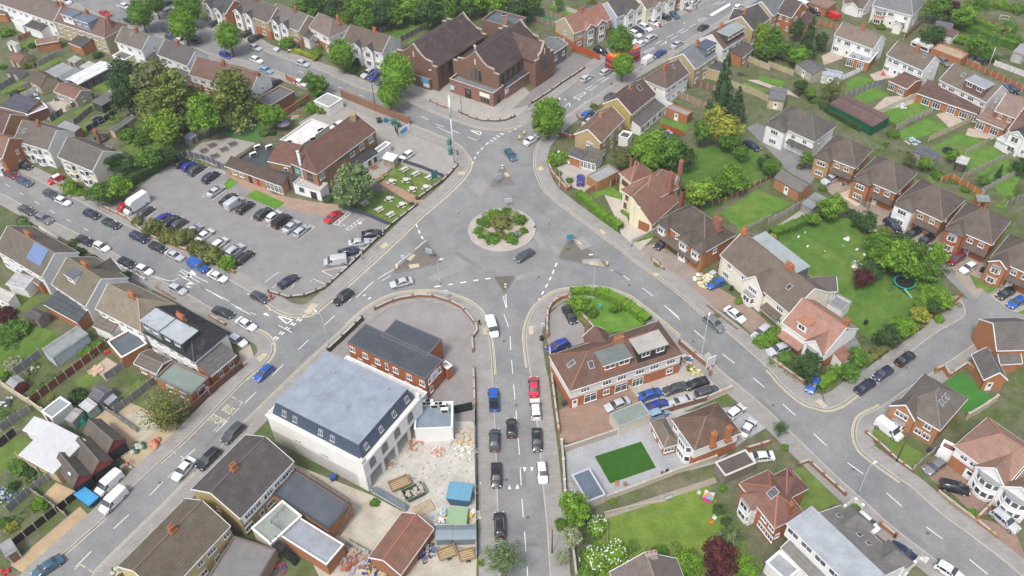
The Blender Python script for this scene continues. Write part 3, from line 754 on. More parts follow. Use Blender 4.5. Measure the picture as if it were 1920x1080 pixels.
def dormer(H,s,x,w,t0=.9,h=2.1,cheek=(.16,.15,.15),rc=FELTL,n=2,ov=.18,wh=1.05,mat='plaster',trim=WHITE,ww=1.4,t1=None,sunk=0):
 s,x=sd(H,s,x);m,ln,ins=side(H,s);X=x*ln;zb=zroof(H,s,X,t0)-.25;top=min(zroof(H,s,X,t0)+h,H.hr-.05+sunk)
 if t1 is None:t1=(top-H.he)/max(H.slope,.05)+.1
 t1=min(t1,(H.D if s in 'fb' else H.W)*.5+.3)
 b=MB();b.box(X-w/2,t0,zb,X+w/2,t1,top-.12);o=part('dormer',b.mesh('dormer',[mat]),H.roof,cheek,m)
 r=MB();r.box(X-w/2-ov,t0-ov,top-.12,X+w/2+ov,t1,top+.04);PM('dormer_roof',r,'flat_roof',H.roof,rc,m)
 if trim is not None:
  f=MB();f.box(X-w/2-ov,t0-ov-.04,top-.2,X+w/2+ov,t0-ov,top+.0);PM('dormer_fascia',f,'paint',H.roof,trim,m)
 for i in range(n):
  part('dormer_window',glazed(min(ww,w/n*.75),wh,2),H.roof,WHITE,m@MT((X-w/2+w*(i+.5)/n,t0,max(zb+.35,top-.3-wh))))
SKYM={}
def rooflight(H,s,x,t,w=.8,l=1.1,mat='window_glass',name='rooflight'):
 s,x=sd(H,s,x);m,ln,ins=side(H,s);X=x*ln;e=.2;z=zroof(H,s,X,t);dz=(zroof(H,s,X,t+e)-zroof(H,s,X,t-e))/(2*e);a=atan(dz)
 k=(round(w,1),round(l,1),name)
 if k not in SKYM:
  b=MB();b.box(-w/2,-l/2,-.03,w/2,l/2,.08);p=MB();p.box(-w/2+.09,-l/2+.09,.06,w/2-.09,l/2-.09,.095);SKYM[k]=(b.mesh(name,['paint']),p.mesh('pane',[mat]))
 T=m@MT((X,t,z))@MR(a,4,'X')
 part(name,SKYM[k][0],H.roof,(.42,.42,.42),T);part(name+'_pane',SKYM[k][1],H.roof,(.3,.33,.36),T)
def solar(H,s,x,t,w,l,nx,ny):
 s,x=sd(H,s,x);m,ln,ins=side(H,s);X=x*ln;z=zroof(H,s,X,t);a=atan(H.slope)
 b=MB();b.box(-w/2,-l/2,.02,w/2,l/2,.08)
 for i in range(nx):
  for j in range(ny):
   x0,y0=-w/2+w*i/nx+.04,-l/2+l*j/ny+.04;b.box(x0,y0,.08,x0+w/nx-.08,y0+l/ny-.08,.1,1)
   for k in(1,2):b.box(x0,y0+(l/ny-.08)*k/3-.015,.1,x0+w/nx-.08,y0+(l/ny-.08)*k/3+.015,.104,0)
 part('solar_panel',b.mesh('solar_panel',['paint','solar']),H.roof,(.13,.19,.34),m@MT((X,t,z))@MR(a,4,'X'))
def ext(H,A,B,C,he,roof='x',**k):
 k.setdefault('win',False);k.setdefault('pname','extension_');k.setdefault('wall',H.wall);k.setdefault('rc',H.rc)
 e=make('',A,B,C,he,roof,parent=H,**k);return e
def porch(H,s,x,w,dep,z=2.6,rc=None,rise=.5):
 s,x=sd(H,s,x);m,ln,ins=side(H,s);X=x*ln;r=MB()
 r.shell([(X-w/2,ins-dep,z),(X+w/2,ins-dep,z),(X+w/2,ins,z+rise),(X-w/2,ins,z+rise)],[(0,1,2,3)],.14)
 PM('porch_roof',r,'roof_tile',H.root,rc or H.rc,H.M@m)
def panel(H,s,z0,z1,c=WHITE):
 s,x=sd(H,s,.5);m,ln,ins=side(H,s);q=MB();q.box(ins+.1,ins-.03,z0,ln-ins-.1,ins+.05,z1);PM('render_panel',q,'plaster',H.root,c,H.M@m)
POSTS={}
def fence(label,P,h=1.8,kind='timber',c=(.2,.15,.1),cat='fence',name=None,th=.07,posts=True,pc=(.42,.4,.38),cap=None,group=None,z=.03,step=1.83):
 m=MB()
 for a,b in zip(P,P[1:]):
  m.beam((a.x,a.y,z+h/2),(b.x,b.y,z+h/2),th,h)
 if cap is not None:
  for a,b in zip(P,P[1:]):m.beam((a.x,a.y,z+h+.03),(b.x,b.y,z+h+.03),th+.1,.07,1)
 me=m.mesh('panels',[kind,'kerb'])
 o=tag(part(name or cat.replace(' ','_'),me,None,c),label,cat,group)
 if posts:
  k=(round(h,1),kind,th>.15)
  if k not in POSTS:
   q=MB();s_=.07 if th<.15 else .19;q.box(-s_,-s_,0,s_,s_,h+.08);q.prism([(-s_*1.15,-s_*1.15),(s_*1.15,-s_*1.15),(s_*1.15,s_*1.15),(-s_*1.15,s_*1.15)],h+.08,h+.14);POSTS[k]=q.mesh('post',[kind if th>.15 else 'plaster'])
  S=resample(P,step)[:60]
  for i,p in enumerate(S):
   q=S[min(i+1,len(S)-1)]-S[max(i-1,0)]
   part('post',POSTS[k],o,pc if th<.15 else c,MT((p.x,p.y,z))@MR(atan2(q.y,q.x),4,'Z'))
 return o
# top left: houses seen from the rear, north of the pub
tile(0,0)
H=make('long brown-roofed terrace with white rear walls at the top left corner',(-330,-85),(398,165),(560,20),5.4,'x',wall=WHT,rc=(.19,.135,.115),D=8.5,cat='terrace')
chimney(H,.97,.5);chimney(H,.6,.5);rooflight(H,'f',.8,2.2)
ext(H,(92,155),(165,190),(250,130),3,'flat',wall=WHT,rc=(.55,.54,.5));ext(H,(180,195),(300,235),(330,170),2.9,'mono',rise=.9,rc=RDK);ext(H,(10,60),(60,80),(110,50),2.7,'mono',rise=.6,rc=RBROWN)
ext(H,(-70,95),(40,110),(70,60),2.7,'mono',rise=.8,wall=ORBRICK)
H=make('red-roofed tan terrace with two boxy blue-grey dormers',(400,160),(783,285),(930,190),5.4,'x',il=0,ir=3.4,wall=(.40,.33,.20),rc=(.22,.115,.09),D=8.6,cat='terrace')
dormer(H,'f',.30,4.6,.7,2.6,cheek=WHT,rc=(.12,.15,.19));dormer(H,'f',.60,5.6,.5,2.6,cheek=(.22,.25,.30),rc=(.12,.15,.19))
chimney(H,.03,.5);chimney(H,.52,.5);chimney(H,.92,.5)
e=ext(H,(270,335),(440,305),(555,245),2.7,'x',rise=.7,wall=ORBRICK,rc=(.33,.19,.12));rooflight(e,'f',.75,1.5,.9,.7)
ext(H,(510,320),(610,360),(700,310),2.7,'mono',rise=.9,wall=ORBRICK,rc=RDK)
H=make('white gabled pair of houses behind the long white garden cabin',(860,308),(1062,378),(1228,292),5.4,'x',wall=WHT,rc=(.20,.165,.135),cat='house',lower=None)
chimney(H,.55,.5);wins(H,'r',[.55],3.6,.7,1.2,1);rooflight(H,'f',.42,2.8)
ext(H,(838,415),(930,450),(1000,405),2.8,'flat',wall=CRM,rc=FELT);ext(H,(1085,445),(1150,470),(1200,425),2.9,'mono',rise=.8,wall=ORBRICK,rc=RDK)
H=make('pale grey gabled house between the white pair and the red-roofed house',(1175,408),(1405,495),(1575,408),5.4,'x',wall=(.70,.69,.68),rc=(.155,.135,.125));chimney(H,.45,.5);wins(H,'r',[.4,.72],3.2,.6,1.3,1)
ext(H,(1270,560),(1390,590),(1440,540),2.8,'mono',rise=.7,wall=WHT,rc=RGREY)
H=make('red-roofed house with a brown half beyond the cedar, white end gable beside the avenue',(1415,560),(1880,690),(1975,625),5.4,'x',wall=WHT,rc=(.20,.10,.07),D=8.4,lower=ORBRICK)
chimney(H,.45,.5);chimney(H,.98,.5,up=.3)
ext(H,(1400,620),(1500,655),(1560,590),2.9,'mono',rise=.9,wall=ORBRICK,rc=(.22,.10,.07));porch(H,'b',.3,3,1.6)
def shed(label,A,B,C,he=2.1,roof='x',wall=(.20,.13,.08),rc=FELT,cat='shed',wmat='timber',rise=None,ov=.12,group=None,dr=True,win=False,**k):
 h=make(label,A,B,C,he,roof,rise=rise if rise is not None else(.5 if roof!='x' else None),wall=wall,rc=rc,ov=ov,cat=cat,wmat=wmat,win=win,thick=.1,rmat='flat_roof' if rc in(FELT,FELTL,FELTB)else None,fascia=k.pop('fascia',None),group=group,**k)
 if roof=='flat':pass
 if dr:
  s=next((s for s in('f','r','l')if faces_camera(h,sd(h,s,.5)[0])),'f');door(h,s,.5,BROWNP if wmat=='timber' else WHITE,.9,min(1.9,he-.15))
 return h
h=make('long white garden cabin with a white roof and dark side panels',(585,632),(845,495),(790,438),2.9,'x',rise=.45,wall=(.05,.05,.055),rc=(.80,.80,.79),cat='cabin',win=False)
for i in range(5):door(h,'f',.12+.19*i,(.10,.10,.11),1.4,2.2,'panel_door')
shed('grey flat-roofed garden shed next to a longer grey shed above the white cabin',(320,545),(410,590),(525,500),2.3,'mono',rc=FELTL,wall=(.3,.3,.3),rise=.3)
shed('long grey-green shed alongside the white cabin',(425,575),(500,620),(610,530),2.3,'mono',rc=(.22,.27,.29),wall=(.2,.22,.22),rise=.3)
shed('brown pitched garage behind the small red-roofed bungalow',(210,600),(300,655),(430,590),2.5,'x',TAN,RBROWN,'garage','plaster')
h=make('small red-roofed garden bungalow with a tan end wall',(400,685),(560,745),(660,670),2.7,'x',wall=(.42,.36,.30),rc=(.25,.11,.07),cat='garden room',rise=1.3);door(h,'f',.7)
shed('dark shed with a charcoal roof beside the cedar trunk',(760,795),(880,725),(820,690),2.3,'mono',rc=FELT,wall=(.06,.065,.06),rise=.3)
shed('low grey-roofed lean-to shed at the edge of the cedar',(800,695),(870,715),(880,660),2.0,'mono',rc=FELTL,rise=.3)
shed('long low shed with a grey felt roof and a pale end',(860,990),(1020,880),(985,860),2.0,'x',(.45,.37,.26),(.22,.215,.21),rise=.5)
shed('red-roofed garden shed at the far left',(60,440),(140,475),(240,425),2.3,'x',TAN,(.25,.13,.09),rise=1)
shed('dark-roofed shed below the red-roofed shed at the far left',(40,545),(120,555),(165,510),2.2,'x',(.4,.38,.35),RDK,rise=.8)
shed('white open-fronted summerhouse on the far left lawn',(45,325),(110,350),(135,325),2.2,'mono',WHT,(.5,.49,.46),'summerhouse',rise=.3)
shed('small pale shed with a blue barrel beside it',(500,450),(555,475),(585,430),2.2,'mono',(.4,.38,.3),(.45,.43,.38),rise=.3)
shed('cream flat-roofed outbuilding next to the blue barrel',(590,500),(640,520),(705,475),2.4,'mono',(.6,.55,.45),(.6,.55,.46),rise=.2)
shed('grey flat-roofed garage behind the grey-brown terrace',(420,950),(545,1000),(600,955),2.6,'mono',ORBRICK,FELTL,'garage','brick',rise=.3)
shed('blue-grey shed in the beer garden under the cedar',(1640,905),(1700,880),(1680,850),2.2,'mono',(.22,.26,.33),(.3,.34,.42),rise=.3)
shed('small blue-grey shelter beneath the tall fir in the beer garden',(1420,1050),(1480,1010),(1440,990),2.0,'mono',(.3,.33,.38),(.36,.4,.46),rise=.3)
H=make('grey-brown house with a white gable, last but one before the car park hedge',(100,1050),(360,1128),(560,1000),5.4,'x',wall=WHT,rc=(.20,.165,.14),D=8.6,nf=4)
rooflight(H,'f',.18,2.4)
for x in(.3,.62):bay(H,'f',x,2.6,.7,0,5.0,WHT,2)
chimney(H,.5,.5)
H=make('maroon-roofed house with an orange gable at the left edge, side street',(-230,945),(20,1005),(190,890),5.4,'x',wall=(.42,.22,.09),rc=(.16,.085,.07),D=8.6);chimney(H,.5,.5)
bay(H,'f',.7,2.6,.7,0,5.0,WHT,2)
e=ext(H,(0,800),(195,850),(130,720),3,'mono',rise=.8,wall=ORBRICK,rc=(.10,.10,.14));ext(H,(200,865),(360,805),(240,745),2.9,'flat',wall=DKBRICK,rc=(.36,.38,.39))
tile(1,0)
H=make('end house with a beige bay and grey-brown roof next to the car park hedge',(430,95),(695,205),(850,70),5.4,'x',wall=(.62,.57,.47),rc=(.18,.155,.135),D=8.6,wmat='plaster',nf=4);chimney(H,.45,.95,up=1.2)
for x in(.32,.7):
 bay(H,'f',x,2.8,.75,0,4.9,(.66,.60,.44)if x<.5 else WHT,2)
H=make('orange brick house with a red roof at the far left of the side street',(-260,55),(15,110),(150,0),5.2,'x',wall=ORBRICK,rc=(.26,.13,.08),D=8.6);bay(H,'f',.75,2.6,.7,0,4.9,WHT,2)
# avenue, far side (fronts towards us), left of the church
tile(0,0)
def semi(label,A,B,C,bays=(.32,.66),wall=(.42,.33,.21),rc=(.19,.155,.125),gables=True,lower=None,bw=2.9,bc=WHT,he=5.4,D=8.6,timber=None,gc=None,**k):
 H=make(label,A,B,C,he,'x',wall=wall,rc=rc,D=D,lower=lower,nf=k.pop('nf',3),**k)
 for x in bays:
  if gables:front_gable(H,'f',x,bw+.6,bw*.42,.85,H.he+.0,gc or bc,rc=(.10,.10,.105)if gc is None else rc,window=False)
  bay(H,'f',x,bw,.95,0,H.he-.35,bc,2)
 return H
H=semi('brick semi-detached house with a dark roof and white bays at the top of the avenue',(1520,20),(1690,105),(1820,0),(.3,.75),ORBRICK,(.10,.105,.11),D=8)
H=semi('pair of tan brick bay houses with brown roof behind the second round tree',(1718,60),(2010,175),(2080,90),(.25,.52),(.40,.31,.17),(.17,.14,.12),lower=ORBRICK);chimney(H,.5,.5)
tile(0,1)
H=semi('pair of tan bay houses with an olive gable left of the small hipped house',(85,140),(320,235),(460,130),(.28,.58),(.40,.34,.22),(.18,.16,.14),lower=ORBRICK);chimney(H,.62,.5);
e=ext(H,(330,268),(390,290),(395,205),3.4,'mono',rise=1.2,wall=WHT,rc=RDK)
H=make('pink-brown hip-roofed house with white timbered upper storey',(395,205),(545,285),(640,235),5.3,'x',il=.0,ir=3.0,wall=WHT,rc=(.235,.165,.135),D=8.2,lower=ORBRICK,nf=2);chimney(H,.8,.65,c=ORBRICK);porch(H,'f',.3,2.2,1.2)
H=semi('pair of white bay houses with a red-brown roof nearest the church hall',(645,310),(945,400),(1085,310),(.38,.68),WHT,(.19,.13,.105));chimney(H,.62,.5,c=ORBRICK)
for x in(.55,.9):wins(H,'r',[x],1.2,.5,1.2,1,BLACK)
h=make('flat-roofed brick garage with a white kerb edge by the avenue',(105,795),(290,685),(175,640),3.2,'flat',wall=(.24,.10,.075),rc=FELT,cat='garage',win=False,par=.45,fascia=(.3,.27,.25))
h=make('double garage with two white doors next to the pub yard',(545,805),(650,740),(540,690),2.7,'flat',wall=(.5,.48,.45),rc=(.33,.33,.32),cat='garage',win=False,par=.3);door(h,'f',.27,WHITE,2.2,2.1,'garage_door');door(h,'f',.75,WHITE,2.2,2.1,'garage_door')
# church
full()
CH=make('large brown-roofed brick church with shaped stone-capped gables',(935,142),(1016,81),(947,49),7.2,'x',rise=4.4,wall=(.185,.105,.075),rc=(.10,.062,.06),cat='church',name='church',win=False,ov=.25,fascia=(.12,.06,.04),wmat='brick')
def shaped_gable(H,s,rise,up=.6,c=None,cop=(.36,.32,.27),win3=True):
 """a gable wall carried above the roof, with curved shoulders and a stone coping"""
 s_,x=sd(H,s,.5);m,ln,ins=side(H,s_);he=H.he;w=ln
 prof=[(-.35,0),(-.35,he+.5),(1.2,he+.5),(1.2,he+1.5),(w*.17,he+1.6),(w*.24,he+1.8),(w*.32,he+rise*.58),(w*.42,he+rise*.85),(w*.5,he+rise+up)]
 prof=prof+[(w-a,b)for a,b in prof[::-1][1:]]
 P=Matrix(((1,0,0,0),(0,0,1,0),(0,1,0,0),(0,0,0,1)))
 b=MB();b.prism(prof,-.45,.1,M=P);o=PM('gable',b,'brick',H.root,c or H.wall,H.M@m)
 k=MB()
 for a,q in zip(prof[1:-1],prof[2:-1]):k.beam((a[0],-.17,a[1]+.08),(q[0],-.17,q[1]+.06),.6,.14)
 PM('coping',k,'plaster',o,cop)
 k=MB();k.box(w/2-.18,-.52,he+rise*.30,w/2+.18,-.4,he+rise*.30+1.6);PM('stone_panel',k,'plaster',o,(.6,.57,.5))
 if win3:
  for dx,hh in((-1.3,3.0),(0,3.6),(1.3,3.0)):
   k=MB();k.box(w/2+dx-.45,-.5,he*.55,w/2+dx+.45,-.42,he*.55+hh);PM('window',k,'window_glass',o)
 return o
shaped_gable(CH,'l',4.4);shaped_gable(CH,'r',4.4,win3=False)
q=MB();q.box(-.12,-.12,0,.12,.12,1.3);q.box(-.45,-.11,.75,.45,.11,.98)
s_,x=sd(CH,'l',.5);m_,ln_,_=side(CH,s_);PM('cross',q,'plaster',CH.root,(.6,.58,.52),CH.M@m_@MT((ln_/2,-.17,CH.he+5.5)))
wins(CH,'f',[.1,.22,.34,.46,.58],4.1,1.0,2.6,2,BLACK)
hall=ext(CH,(819,128),(909,68),(848,32),6.6,'x',rise=4.4,wall=(.17,.098,.072),rc=(.095,.058,.057),ov=.25,fascia=(.12,.06,.04),pname='hall_',wmat='brick');shaped_gable(hall,'l',4.4,win3=False);shaped_gable(hall,'r',4.4,win3=False)
wins(hall,'f',[.12,.26,.4,.54],3.6,1.1,2.4,2,BLACK)
tr=ext(CH,(1003,117),(1034,97),(985,70),7.2,'y',rise=3.8,wall=(.185,.105,.075),rc=(.17,.085,.068),pname='transept_',fascia=(.12,.06,.04),wmat='brick');shaped_gable(tr,'f',3.8)
ext(CH,(906,90),(926,99),(955,60),6.0,'mono',rise=3.2,wall=(.2,.11,.08),rc=(.17,.085,.065),pname='link_',wmat='brick')
a=ext(CH,(949,164),(993,134),(987,122),3.6,'mono',rise=.5,wall=(.27,.16,.12),rc=(.075,.07,.085),pname='aisle_',wmat='brick')
po=ext(CH,(842,147),(925,175),(948,160),4.1,'flat',wall=(.24,.13,.10),rc=(.16,.18,.185),fascia=(.42,.38,.34),pname='porch_',par=.8,wmat='brick')
door(po,'f',.42,(.05,.02,.015),1.8,2.6,'arched_door');door(po,'r',.5,BLACK,1.2,2.2)
def board(H,s,x,w,z0,z1,c,out=.12,name='notice_board',txt=None,tc=(.75,.75,.75)):
 s_,xx=sd(H,s,x);m,ln,ins=side(H,s_);b=MB();b.box(xx*ln-w/2,ins-out,z0,xx*ln+w/2,ins+.02,z1);o=part(name,b.mesh(name,['paint']),H.root,c,H.M@m)
 if txt:
  for i,(a,e)in enumerate(txt):
   b=MB();b.box(xx*ln-w*a,ins-out-.015,z0+(z1-z0)*e,xx*ln+w*a,ins-out,z0+(z1-z0)*(e+.14));PM('printed_lines',b,'paint',o,tc,H.M.inverted()@H.M)
 return o
board(po,'f',.80,3.2,2.1,3.2,(.74,.73,.66));board(po,'f',.06,1.2,1.0,2.2,(.45,.55,.68));wins(po,'f',[.73,.80,.87],.7,.6,1.0,1,BLACK)
board(a,'f',.06,1.3,1.6,2.8,(.62,.66,.74))
an=ext(CH,(772,138),(806,149),(818,138),3.4,'flat',wall=(.17,.10,.085),rc=FELT,fascia=(.3,.26,.24),pname='annex_',wmat='brick',par=.6);
board(an,'f',.70,2.2,1.9,3.2,(.08,.36,.46));board(an,'f',.76,1.9,.7,1.75,(.62,.68,.72))
fl=ext(CH,(903,36),(962,52),(990,33),6.2,'flat',wall=(.2,.12,.09),rc=(.10,.12,.145),fascia=(.25,.2,.18),pname='rear_block_',par=.8,wmat='brick')
q=MB();q.box(-.7,-.5,0,.7,.5,3.0);q.box(-.8,-.6,2.7,.8,.6,3.0,1);part('boiler_chimney',q.mesh('boiler_chimney',['brick','kerb']),CH.root,(.33,.2,.13),frame(CH.root).inverted()@MT(G(946,45,5.8)))
gb=ext(CH,(1037,101),(1065,82),(1034,66),4.6,'x',rise=1.0,wall=(.17,.16,.165),rc=(.22,.23,.24),pname='side_block_',wmat='plaster');wins(gb,'f',[.25,.75],1.9,1.0,1.3,2)
# pub
full()
PB=make('red-roofed brick pub with white ground floor and tall flue',(594,327),(706,244),(657,227),6.2,'x',rise=2.7,ry=.78,il=3.2,ir=0,wall=(.27,.15,.085),rc=(.195,.082,.052),cat='pub',name='pub',wmat='brick',win=False,fascia=(.70,.69,.66))
wins(PB,'f',[.08,.58,.74,.9],3.9,1.5,1.5,3);wins(PB,'l',[.35],3.5,1.6,1.7,2,BLACK);wins(PB,'f',[.1,.28],.9,1.4,1.4,2)
board(PB,'f',.5,6.5,5.2,5.75,(.03,.10,.09),name='sign_fascia');board(PB,'l',.82,2.2,3.7,5.2,(.02,.14,.13),name='wall_sign',txt=[(.36,.7),(.3,.42),(.36,.14)],tc=(.4,.62,.6))
q=MB();s_=PB.he+2.2;q.box(-.65,-.65,0,.65,.65,2.6);q.box(-.75,-.75,2.2,.75,.75,2.45,1);part('chimney',q.mesh('chimney',['brick','brick']),PB.root,(.33,.26,.14),frame(PB.root).inverted()@MT(G(664,231,7.4)))
w1=ext(PB,(668,314),(710,287),(706,278),2.8,'mono',rise=1.0,wall=WHT,rc=(.05,.06,.065),pname='bar_');wins(w1,'f',[.25,.6,.85],.9,.9,1.2,2,(.05,.05,.05))
w2=ext(PB,(421,311),(528,350),(537,337),2.7,'mono',rise=1.3,wall=(.36,.21,.11),rc=(.135,.085,.07),pname='front_wing_',wmat='brick');wins(w2,'f',[.14,.27],.9,1.3,1.3,3);wins(w2,'f',[.74,.81,.88,.95],.25,1.1,2.0,2);door(w2,'f',.42,BLACK);door(w2,'f',.56,(.4,.05,.04))
w3=ext(PB,(443,297),(548,338),(487,264),3.2,'flat',wall=(.14,.10,.085),rc=(.055,.065,.07),pname='kitchen_',fascia=(.12,.09,.08),par=.6)
w4=ext(PB,(501,302),(546,312),(557,282),5.0,'mono',rise=2.0,wall=(.27,.15,.085),rc=(.21,.085,.05),pname='middle_',wmat='brick')
w5=ext(PB,(524,262),(559,276),(640,243),3.9,'flat',wall=GRYW,rc=(.62,.61,.58),pname='rear_',fascia=(.6,.6,.58))
w6=ext(PB,(548,343),(600,358),(614,343),3.0,'flat',wall=WHT,rc=(.45,.43,.41),pname='entrance_',fascia=(.4,.38,.36));door(w6,'f',.72,BLACK,1.5,1.9);wins(w6,'f',[.3],1.2,1.3,1.1,3,(.05,.2,.2))
q=MB();q.tube([(0,0,0),(0,0,10.3)],[.3,.3],10);q.tube([(0,0,10.1),(0,0,10.35)],[.38,.38],10);part('flue',q.mesh('flue',['metal'],True),PB.root,(.72,.72,.72),frame(PB.root).inverted()@MT(G(569,333,3).xy.to_3d()))
def ac_unit(H,p,z,rz,w=1.0):
 q=MB();q.box(-w/2,-.3,0,w/2,.3,.85);q.box(-w/2+.1,-.32,.1,w/2-.1,-.3,.75,1);part('air_conditioner',q.mesh('air_conditioner',['paint','rubber']),H.root,(.72,.72,.70),frame(H.root).inverted()@MT(G(*p,z))@MR(rz,4,'Z'))
for i,p in enumerate(((509,304),(516,307),(523,309),(529,314),(538,320))):ac_unit(PB,p,3.2,-.35)
for i,p in enumerate(((540,268),(600,245),(586,262),(505,278),(475,292),(483,278))):ac_unit(PB,p,3.6 if i<3 else 3.0,.6,1.6)
make('small white flat-roofed brick outbuilding at the right of the pub',(707,287),(733,268),(727,261),2.5,'flat',wall=WHT,rc=FELTL,cat='outbuilding',win=False,par=.3,wmat='plaster')
h=make('open timber smoking shelter with a ribbed white roof beside the pub lawn',(716,296),(737,302),(745,292),2.5,'mono',rise=.3,wall=(.32,.27,.2),rc=(.72,.72,.71),cat='shelter',win=False,wmat='timber',rmat='paint')
# flat-roofed brick building, grey mansard building
tile(2,1)
FB=make('flat dark-roofed orange brick hall with a stepped plan on the curved forecourt',(680,405),(1270,690),(1420,545),5.3,'flat',wall=(.36,.125,.055),rc=(.062,.07,.082),cat='hall',name='brick_hall',win=False,par=.05,fascia=(.11,.115,.125),wmat='brick')
wins(FB,'f',[.06,.23,.39,.62,.79,.95],3.2,1.25,1.3,2);wins(FB,'f',[.505],2.9,.7,1.7,1);wins(FB,'f',[.14,.32,.55,.75,.9],.9,1.2,1.2,2)
wins(FB,'r',[.2,.75],3.2,.8,1.4,1);wins(FB,'r',[.25],.8,.9,1.4,1);board(FB,'r',.45,2.0,3.0,4.9,(.70,.71,.72),name='wall_sign',txt=[(.2,.55),(.28,.3)],tc=(.2,.3,.45))
e=ext(FB,(1283,512),(933,357),(1030,225),5.29,'flat',wall=(.36,.125,.055),rc=(.062,.07,.082),fascia=(.11,.115,.125),pname='wing_',par=.05,wmat='brick')
e=ext(FB,(1435,610),(1475,580),(1425,540),3.2,'flat',wall=(.34,.13,.065),rc=(.62,.6,.57),pname='entrance_',wmat='brick',par=.3)
full()
make('low white flat-roofed passage between the brick hall and the mansard building',(620,698),(772,770),(801,735),2.5,'flat',wall=WHT,rc=(.62,.60,.58),cat='outbuilding',name='passage_building',win=False,par=.3)
MS=make('large white rendered building with a pale grey flat roof and blue-grey mansard edge',(498,777),(680,872),(779,737),7.5,'flat',z0=3.3,wall=(.74,.73,.70),rc=(.27,.30,.34),cat='building',name='mansard_building',win=False,par=.3,fascia=(.66,.64,.6),wmat='plaster')
W,D,z=MS.W,MS.D,MS.he
q=MB();b0,b1,zt=.75,1.55,z+2.5
lo=[(b0,b0),(W-b0,b0),(W-b0,D-b0),(b0,D-b0)];hi=[(b1,b1),(W-b1,b1),(W-b1,D-b1),(b1,D-b1)]
for i in range(4):
 j=(i+1)%4;q.face([(*lo[i],z-.05),(*lo[j],z-.05),(*hi[j],zt),(*hi[i],zt)])
 a_,b_=Vector((*lo[i],z)),Vector((*lo[j],z));c_,d_=Vector((*hi[i],zt)),Vector((*hi[j],zt));n=int((b_-a_).length/.9)
 for k in range(1,n):q.beam(a_+(b_-a_)*k/n,c_+(d_-c_)*k/n,.07,.07)
PM('mansard',q,'metal',MS.root,(.075,.10,.15))
q=MB();q.box(b1-.08,b1-.08,zt-.02,W-b1+.08,D-b1+.08,zt+.1);PM('mansard_roof',q,'flat_roof',MS.root,(.255,.285,.33))
q=MB();[q.box(b1+(W-2*b1)*i/9-.02,b1,zt+.1,b1+(W-2*b1)*i/9+.02,D-b1,zt+.108)for i in range(1,9)];PM('roof_seams',q,'flat_roof',MS.root,(.21,.24,.28))
for x,y in((.3,.7),(.62,.4),(.8,.8)):q=MB();q.tube([(W*x,D*y,zt),(W*x,D*y,zt+.5)],[.12,.12],8);PM('roof_vent',q,'metal',MS.root,(.4,.4,.4))
sl_=atan2(b1-b0,2.5)
def mwin(s,xs,arch=False):
 m,ln,ins=side(MS,s)
 for x in xs:
  a,b=window_meshes(.9,1.1,2)
  w_=part('window',a,MS.root,(.45,.46,.47),m@MT((x*ln,b0+.2,z+.65))@MR(-sl_,4,'X'));part('pane',b,w_)
mwin('f',[.17,.285,.55,.67])
mwin('r',[.16,.40,.62,.84])
wins(MS,'r',[.14,.34,.55,.78],1.3,1.5,1.5,3,(.32,.33,.34),True);wins(MS,'f',[.30,.58],.6,1.3,.5,2,(.5,.5,.5))
q=MB();q.box(.1,.1,-3.3,W-1.9,D-.1,0);q.box(.1,.1,-3.3,W-.1,.4,0);PM('ground_floor_wall',q,'plaster',MS.root,(.70,.69,.66))
for k in range(5):q=MB();q.box(W-.55,.6+(D-1.4)*k/4,-3.3,W-.1,1.05+(D-1.4)*k/4,0);PM('column',q,'plaster',MS.root,(.7,.69,.66))
q=MB();q.box(-.12,-.12,z-.35,W+.12,D+.12,z-.12);PM('cornice',q,'plaster',MS.root,(.66,.64,.6))
for(x,y)in((W-.3,.3),(W-.3,D-.4)):
 q=MB();q.box(x-.3,y-.3,z-.1,x+.3,y+.3,z+.9);q.tube([(x,y,z+.9),(x,y,z+1.35)],[.28,.06],8);PM('finial',q,'plaster',MS.root,(.68,.66,.62))
make("flat stained grey roof behind the mossy brown-roofed house",(385,1088),(438,1004),(505,1052),3.0,"flat",wall=(.3,.22,.15),rc=(.19,.18,.175),cat="outbuilding",win=False,par=.3,wmat="brick",fascia=(.14,.12,.11))
AN=make('white flat-roofed annex with air conditioning units beside the builders yard',(776,805),(849,802),(848,752),3.7,'flat',wall=(.74,.73,.70),rc=(.21,.25,.29),cat='annex',name='annex_building',win=False,par=.6,fascia=(.70,.69,.67),wmat='plaster')
for i,p in enumerate(((800,757),(806,757),(815,763),(823,762),(830,762),(834,772))):ac_unit(AN,p,3.3,0,1.3)
# lower left
full()
H=make('long dark-roofed house with a brick chimney and white rear wall left of the mansard building',(450,973),(551,865),(468,808),5.4,'x',wall=(.42,.33,.17),rc=(.125,.105,.10),nf=5,rise=3.0);chimney(H,.42,.5,c=ORBRICK);panel(H,'f',2.9,5.0);wins(H,'f',[.2,.5,.8],3.4,2.0,1.2,3)
make('flat charcoal-roofed workshop behind the dark-roofed house with a timber stair at its end',(507,924),(615,994),(656,942),3.3,'flat',wall=(.36,.18,.09),rc=(.085,.095,.115),cat='workshop',win=False,fascia=(.06,.06,.065),par=.35,wmat='brick')
make('long pale grey flat-roofed workshop with a red vent next to the black outside stair',(522,1003),(612,1060),(645,1020),3.2,'flat',wall=(.34,.15,.08),rc=(.28,.30,.33),cat='workshop',win=False,par=.35,wmat='brick',fascia=(.6,.6,.6))
make('greenish flat-roofed rear block with a railing between two long roofs',(470,990),(507,1021),(546,950),3.6,'flat',wall=(.55,.5,.42),rc=(.26,.28,.255),cat='rear block',name='rear_block',win=False,par=.35)
